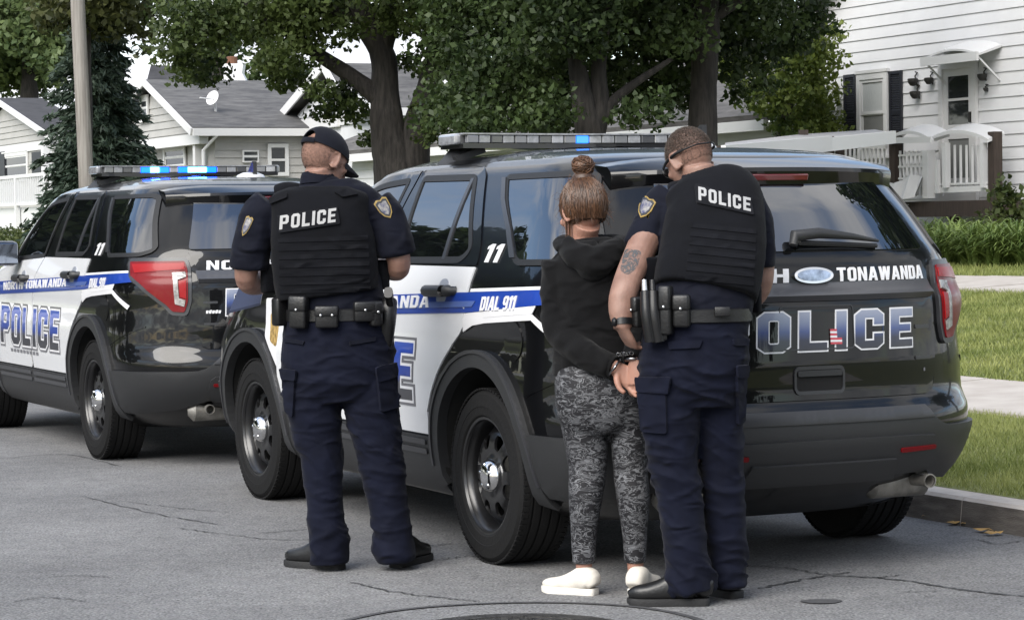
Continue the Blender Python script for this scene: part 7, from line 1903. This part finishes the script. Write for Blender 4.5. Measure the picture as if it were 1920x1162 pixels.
# ------------------------------------------------------------------ officer bending to the handcuffs
B = Fig(1315, 1122, 9.17, 'bare headed police officer with tattooed arm bending forward beside the handcuffed woman', None)
B.K = 9
MB_ = Matrix.Translation(Vector(B.P(1293, 301, .30))) @ Matrix.Rotation(R(32), 4, 'Z') @ Matrix.Rotation(R(-30), 4, 'X') @ Matrix.Rotation(R(-6), 4, 'Y')
aL = [B.P(1240, 385, .21), B.P(1208, 455, .12), B.P(1174, 535, -.01), B.P(1166, 578, -.04), B.P(1168, 616, -.06)]
aR = [B.P(1410, 400, .21), B.P(1424, 470, .20), B.P(1421, 545, .20), B.P(1360, 590, .34), B.P(1280, 640, .38)]
hl = frame(aL[-1], B.P(1186, 652, -.02) - aL[-1], (-.75, -.55, .35)); hr = frame(aR[-1], B.P(1235, 665, .40) - aR[-1], (0, .2, 1))
body = [loft([B.P(1316, 350, .25), B.P(1312, 335, .26), tuple(MB_ @ Vector((0, -.025, -.045)))], [(.066, .068), (.065, .068), (.064, .070)], n=20, seg=10),
        B.col([(1316, 350, 42, .06, .24), (1325, 376, 88, .09, .21), (1330, 410, 90, .11, .17), (1328, 480, 84, .115, .09), (1316, 560, 84, .12, .02), (1304, 640, 84, .12), (1302, 700, 80, .11)]),
        loft(aL, [(.060, .060), (.058, .058), (.052, .050), (.050, .046), (.034, .033)], n=18, seg=22), loft(aR, [(.058, .058), (.055, .055), (.044, .044), (.042, .042), (.032, .032)], n=18, seg=22),
        B.col([(1262, 690, 44, .09), (1262, 860, 33, .07), (1280, 960, 27, .058), (1296, 1070, 24, .05)], n=18), B.col([(1350, 690, 40, .09, .06), (1352, 860, 32, .07, .08), (1360, 960, 27, .058, .1), (1366, 1060, 24, .05, .11)], n=18)]
body += head_parts(MB_, w=1.02) + hand_parts(hl, (.5, .7, .5), 1) + hand_parts(hr, (.6, .7, .5), -1)
bb = put(fuse(body, .005, 4), 'body', M_SKINB, B.o); eyes(MB_, B.o)
hair = scalp(B, bb, MB_, 'hair', M_BUZZ, lambda H: (H[:, 2] > .012 + .45 * np.maximum(0, H[:, 1])) & (H[:, 1] < .082) & ~((np.abs(H[:, 0]) > .070) & (H[:, 1] > -.04) & (H[:, 2] < .03)), .0022)
fB = scalp(B, bb, MB_, 'faded_hair', M_BUZZT, lambda H: (H[:, 2] > -.035) & (H[:, 2] <= .02) & (H[:, 1] < -.002) & ~((np.abs(H[:, 0]) > .070) & (H[:, 1] > -.04) & (H[:, 2] < .03)), .0012, hair)
stubble(B, hair, 14000, .007, 'hair_stubble', M_CROP, hair, 4, (0, .2, .2)); stubble(B, fB, 3500, .0025, 'hair_stubble', M_CROP, hair, 5)
# sunglasses
q = MB()
for sg in (-1, 1): q.add(*tf(loft([(sg * .072, .075, .016), (sg * .084, .03, .018), (sg * .086, -.03, .016), (sg * .076, -.075, .008)], [(.003, .007), (.003, .007), (.003, .006), (.003, .005)], n=8, seg=14), MB_))
q.add(*tf(loft([(.076, -.075, .008), (.04, -.112, .004), (0, -.118, .003), (-.04, -.112, .004), (-.076, -.075, .008)], [.0035] * 5, n=8, seg=16), MB_))
gl_ = q.build('sunglasses', M_GLOSS, B.o, True)
q = MB()
for sg in (-1, 1): q.add(*tf(ell((sg * .036, .098, .008), (.034, .012, .022), 16, 10, Matrix.Rotation(sg * R(-14), 3, 'Z')), MB_))
q.build('lens', M_GLOSS, gl_, True)
sh = fuse([B.col([(1314, 338, 36, .07, .265), (1315, 346, 46, .08, .26), (1321, 358, 84, .10, .24), (1328, 378, 104, .118, .21), (1332, 420, 98, .128, .15), (1330, 480, 92, .135, .08), (1320, 555, 92, .145, .02), (1309, 600, 92, .145)]),
           loft([B.P(1262, 372, .20), B.P(1238, 400, .19), B.P(1213, 440, .15), B.P(1202, 466, .13)], [(.078, .082), (.078, .08), (.066, .07), (.066, .066)], n=22, seg=14),
           loft([B.P(1398, 378, .20), B.P(1415, 408, .19), B.P(1424, 455, .18), B.P(1424, 500, .18)], [(.066, .075), (.062, .072), (.056, .066), (.056, .062)], n=22, seg=14)], .007, 5)
displace(sh, lambda V: .004 * ridged(V, 7, 7, 9, 8.0) + .004 * nz(V, 4, 4, 5, 3.0) + .0025 * ridged(V, 16, 16, 12, 9.0))
so = put(sh, 'shirt', M_NAVY, B.o)
c0 = Vector(B.P(1314, 336, .265)); tl = Matrix.Rotation(R(-18), 3, 'X') @ Matrix.Rotation(R(-10), 3, 'Y')
q = MB(); q.add(*loft([c0 + tl @ Vector((0, 0, -.028)), c0 + tl @ Vector((0, 0, .004)), c0 + tl @ Vector((0, 0, .020))], [(.080, .084), (.075, .078), (.071, .074)], n=30, cap=False)); q.add(*loft([c0 + tl @ Vector((0, 0, .020)), c0 + tl @ Vector((0, 0, -.02))], [(.069, .072), (.067, .07)], n=30, cap=False)); q.build('collar', M_NAVY, so, True, 60)
tr = fuse([B.col([(1307, 574, 93, .143, .01), (1305, 615, 98, .152), (1302, 660, 102, .160), (1299, 712, 100, .155), (1300, 760, 88, .125)], n=36),
           B.col([(1256, 690, 58, .128, -.01), (1257, 760, 58, .124, -.01), (1262, 860, 48, .102), (1272, 915, 44, .096), (1279, 965, 42, .092, .0), (1288, 1040, 42, .094), (1296, 1098, 43, .094)], n=28),
           B.col([(1348, 690, 52, .128, .04), (1349, 760, 48, .122, .05), (1352, 860, 41, .100, .07), (1358, 950, 40, .092, .09), (1364, 1030, 37, .09, .11), (1368, 1084, 34, .088, .12)], n=28)], .007, 4)
displace(tr, lambda V: leg_folds(V, 1.1, 5.2, .50, .09))
to = put(tr, 'trousers', M_NAVY2, B.o); ft = B.proj(bvh_of(to))
for pts in ([(1199, 735), (1250, 738), (1252, 812), (1206, 808)], [(1378, 700), (1396, 698), (1392, 790), (1380, 796)]): sheet('cargo_pocket', ft, rounded(pts, 6), M_NAVY2, to, sp=8, off=.014, thick=.016)
for pts in ([(1197, 706), (1262, 706), (1256, 738), (1199, 734)], [(1376, 684), (1398, 682), (1397, 704), (1378, 706)]): sheet('pocket_flap', ft, rounded(pts, 4), M_NAVY2, to, sp=8, off=.020, thick=.012)
for pts in ([(1252, 640), (1318, 636), (1312, 652), (1255, 655)], [(1372, 636), (1402, 634), (1400, 648), (1374, 648)]): sheet('back_pocket', ft, rounded(pts, 3), M_NAVY2, to, sp=8, off=.010, thick=.01)
ve = fuse([B.col([(1322, 350, 62, .112, .235), (1332, 372, 92, .138, .20), (1340, 410, 94, .158, .15), (1338, 450, 98, .166, .10), (1334, 490, 100, .170, .06), (1326, 528, 99, .170, .03), (1322, 552, 97, .166, .015)], n=40, ex=3.2),
           loft([B.P(1290, 376, .19), B.P(1280, 350, .23), B.P(1285, 352, .33)], [(.058, .02)] * 3, n=14, seg=10), loft([B.P(1378, 372, .19), B.P(1375, 350, .24), B.P(1368, 350, .34)], [(.058, .02)] * 3, n=14, seg=10)], .007, 4)
displace(ve, lambda V: .0025 * nz(V, 5, 5, 6, 5.0) + .002 * ridged(V, 10, 10, 14, 1.0))
vo = put(ve, 'vest', M_VEST, B.o); fv = B.proj(bvh_of(vo))
pt = sheet('name_patch', fv, rounded([(1302, 348), (1309, 347), (1408, 377), (1413, 405), (1306, 382)], 3), M_PATCH, vo, sp=7, off=.008, thick=.01)
lettered(B, fv, 'POLICE', (1310, 378), (1406, 399), 25, M_SILV, pt, (-.02, -1), .0095)
molle(B, fv, range(418, 530, 16), lambda y: 1296 - (y - 418) * .12, lambda y: 1418 - (y - 418) * .05, vo, .10)
sleeve_patch(B, B.proj(bvh_of(so)), 1211, 390, 31, 46, R(26), so)
be = belt_band(B, (1308, 590, 98, .152, .0))
pouch(B, be, 1278, 583, .062, .118, .05, -.165, yaw=R(-12)); pouch(B, be, 1354, 584, .055, .034, .014, -.162, 'belt_keeper', False, snaps=1); pouch(B, be, 1250, 582, .042, .175, .05, -.165, 'magazine_pouch', True, yaw=R(-25))
for px, w in ((1229, .044), (1214, .038)):
    q = MB(); q.add(*loft([B.P(px - 4, 548, -.13), B.P(px - 2, 590, -.15), B.P(px + 6, 640, -.15)], [(w * .5, .03), (w * .55, .034), (w * .55, .034)], n=16, seg=10, ex=2.6)); h_ = q.build('baton_holder', M_GLOSS, be, True, 50)
    q = MB(); q.add(*loft([B.P(px - 5, 545, -.13), B.P(px - 6, 525, -.12)], [.012, .010], n=12)); q.build('baton', M_SNAP if px == 1214 else M_GLOSS, h_, True)
pouch(B, be, 1199, 585, .045, .11, .06, -.06, 'pouch', True, yaw=R(-60)); pouch(B, be, 1243, 625, .03, .05, .03, -.16, 'pouch', False)
pouch(B, vo, 1222, 520, .05, .15, .09, .06, 'side_pouch', False, M_VEST, yaw=R(-60)); pouch(B, vo, 1412, 560, .035, .10, .06, .05, 'side_pouch', False, M_VEST, yaw=R(60))
# watch and tattoo
c_ = Vector(aL[-1]) - (Vector(aL[-1]) - Vector(aL[-2])).normalized() * .022
q = MB(); q.add(*loft([v for v in [c_ - (Vector(aL[-1]) - Vector(aL[-2])).normalized() * .012, c_ + (Vector(aL[-1]) - Vector(aL[-2])).normalized() * .012]], [(.041, .040), (.040, .039)], n=24)); wt = q.build('wristwatch', M_GLOSS, B.o, True, 40)
q = MB(); q.add(*ell(tuple(c_ + Vector((-.030, -.022, .004))), (.012, .018, .017), 16, 8)); q.build('watch_case', M_GLOSS, wt, True)
def tattoo_mat():
    m = bpy.data.materials.new('tattoo_ink'); m.use_nodes = True; t = m.node_tree; t.nodes.clear(); nn = t.nodes.new; L = t.links.new
    o = nn('ShaderNodeOutputMaterial'); d = nn('ShaderNodeBsdfPrincipled'); d.inputs['Base Color'].default_value = (.045, .05, .055, 1); d.inputs['Roughness'].default_value = .6; tp = nn('ShaderNodeBsdfTransparent'); mxs = nn('ShaderNodeMixShader')
    tcn = nn('ShaderNodeTexCoord'); n = nn('ShaderNodeTexNoise'); n.inputs['Scale'].default_value = 42; n.inputs['Detail'].default_value = 4; n.inputs['Distortion'].default_value = 2.5; L(tcn.outputs['Object'], n.inputs['Vector'])
    r = nn('ShaderNodeValToRGB'); e = r.color_ramp.elements; e[0].position = .44; e[0].color = (.85, .85, .85, 1); e[1].position = .58; e[1].color = (.12, .12, .12, 1); L(n.outputs[0], r.inputs[0]); L(r.outputs[0], mxs.inputs[0]); L(tp.outputs[0], mxs.inputs[1]); L(d.outputs[0], mxs.inputs[2]); L(mxs.outputs[0], o.inputs[0]); return m
sheet('tattoo', B.proj(bvh_of(bb)), rounded([(1172, 466), (1203, 470), (1196, 500), (1178, 517), (1162, 508)], 8), tattoo_mat(), B.o, sp=4, off=.0012, thick=0)
g0 = B.P(1331, 1132, -.03); shoe(B, (g0[0], g0[1]), (-1, .10), .305, 'shoe', M_SHOE, M_SOLEB); g0 = B.P(1386, 1114, .12); shoe(B, (g0[0], g0[1]), (-.62, .78), .30, 'shoe', M_SHOE, M_SOLEB)
print('done')
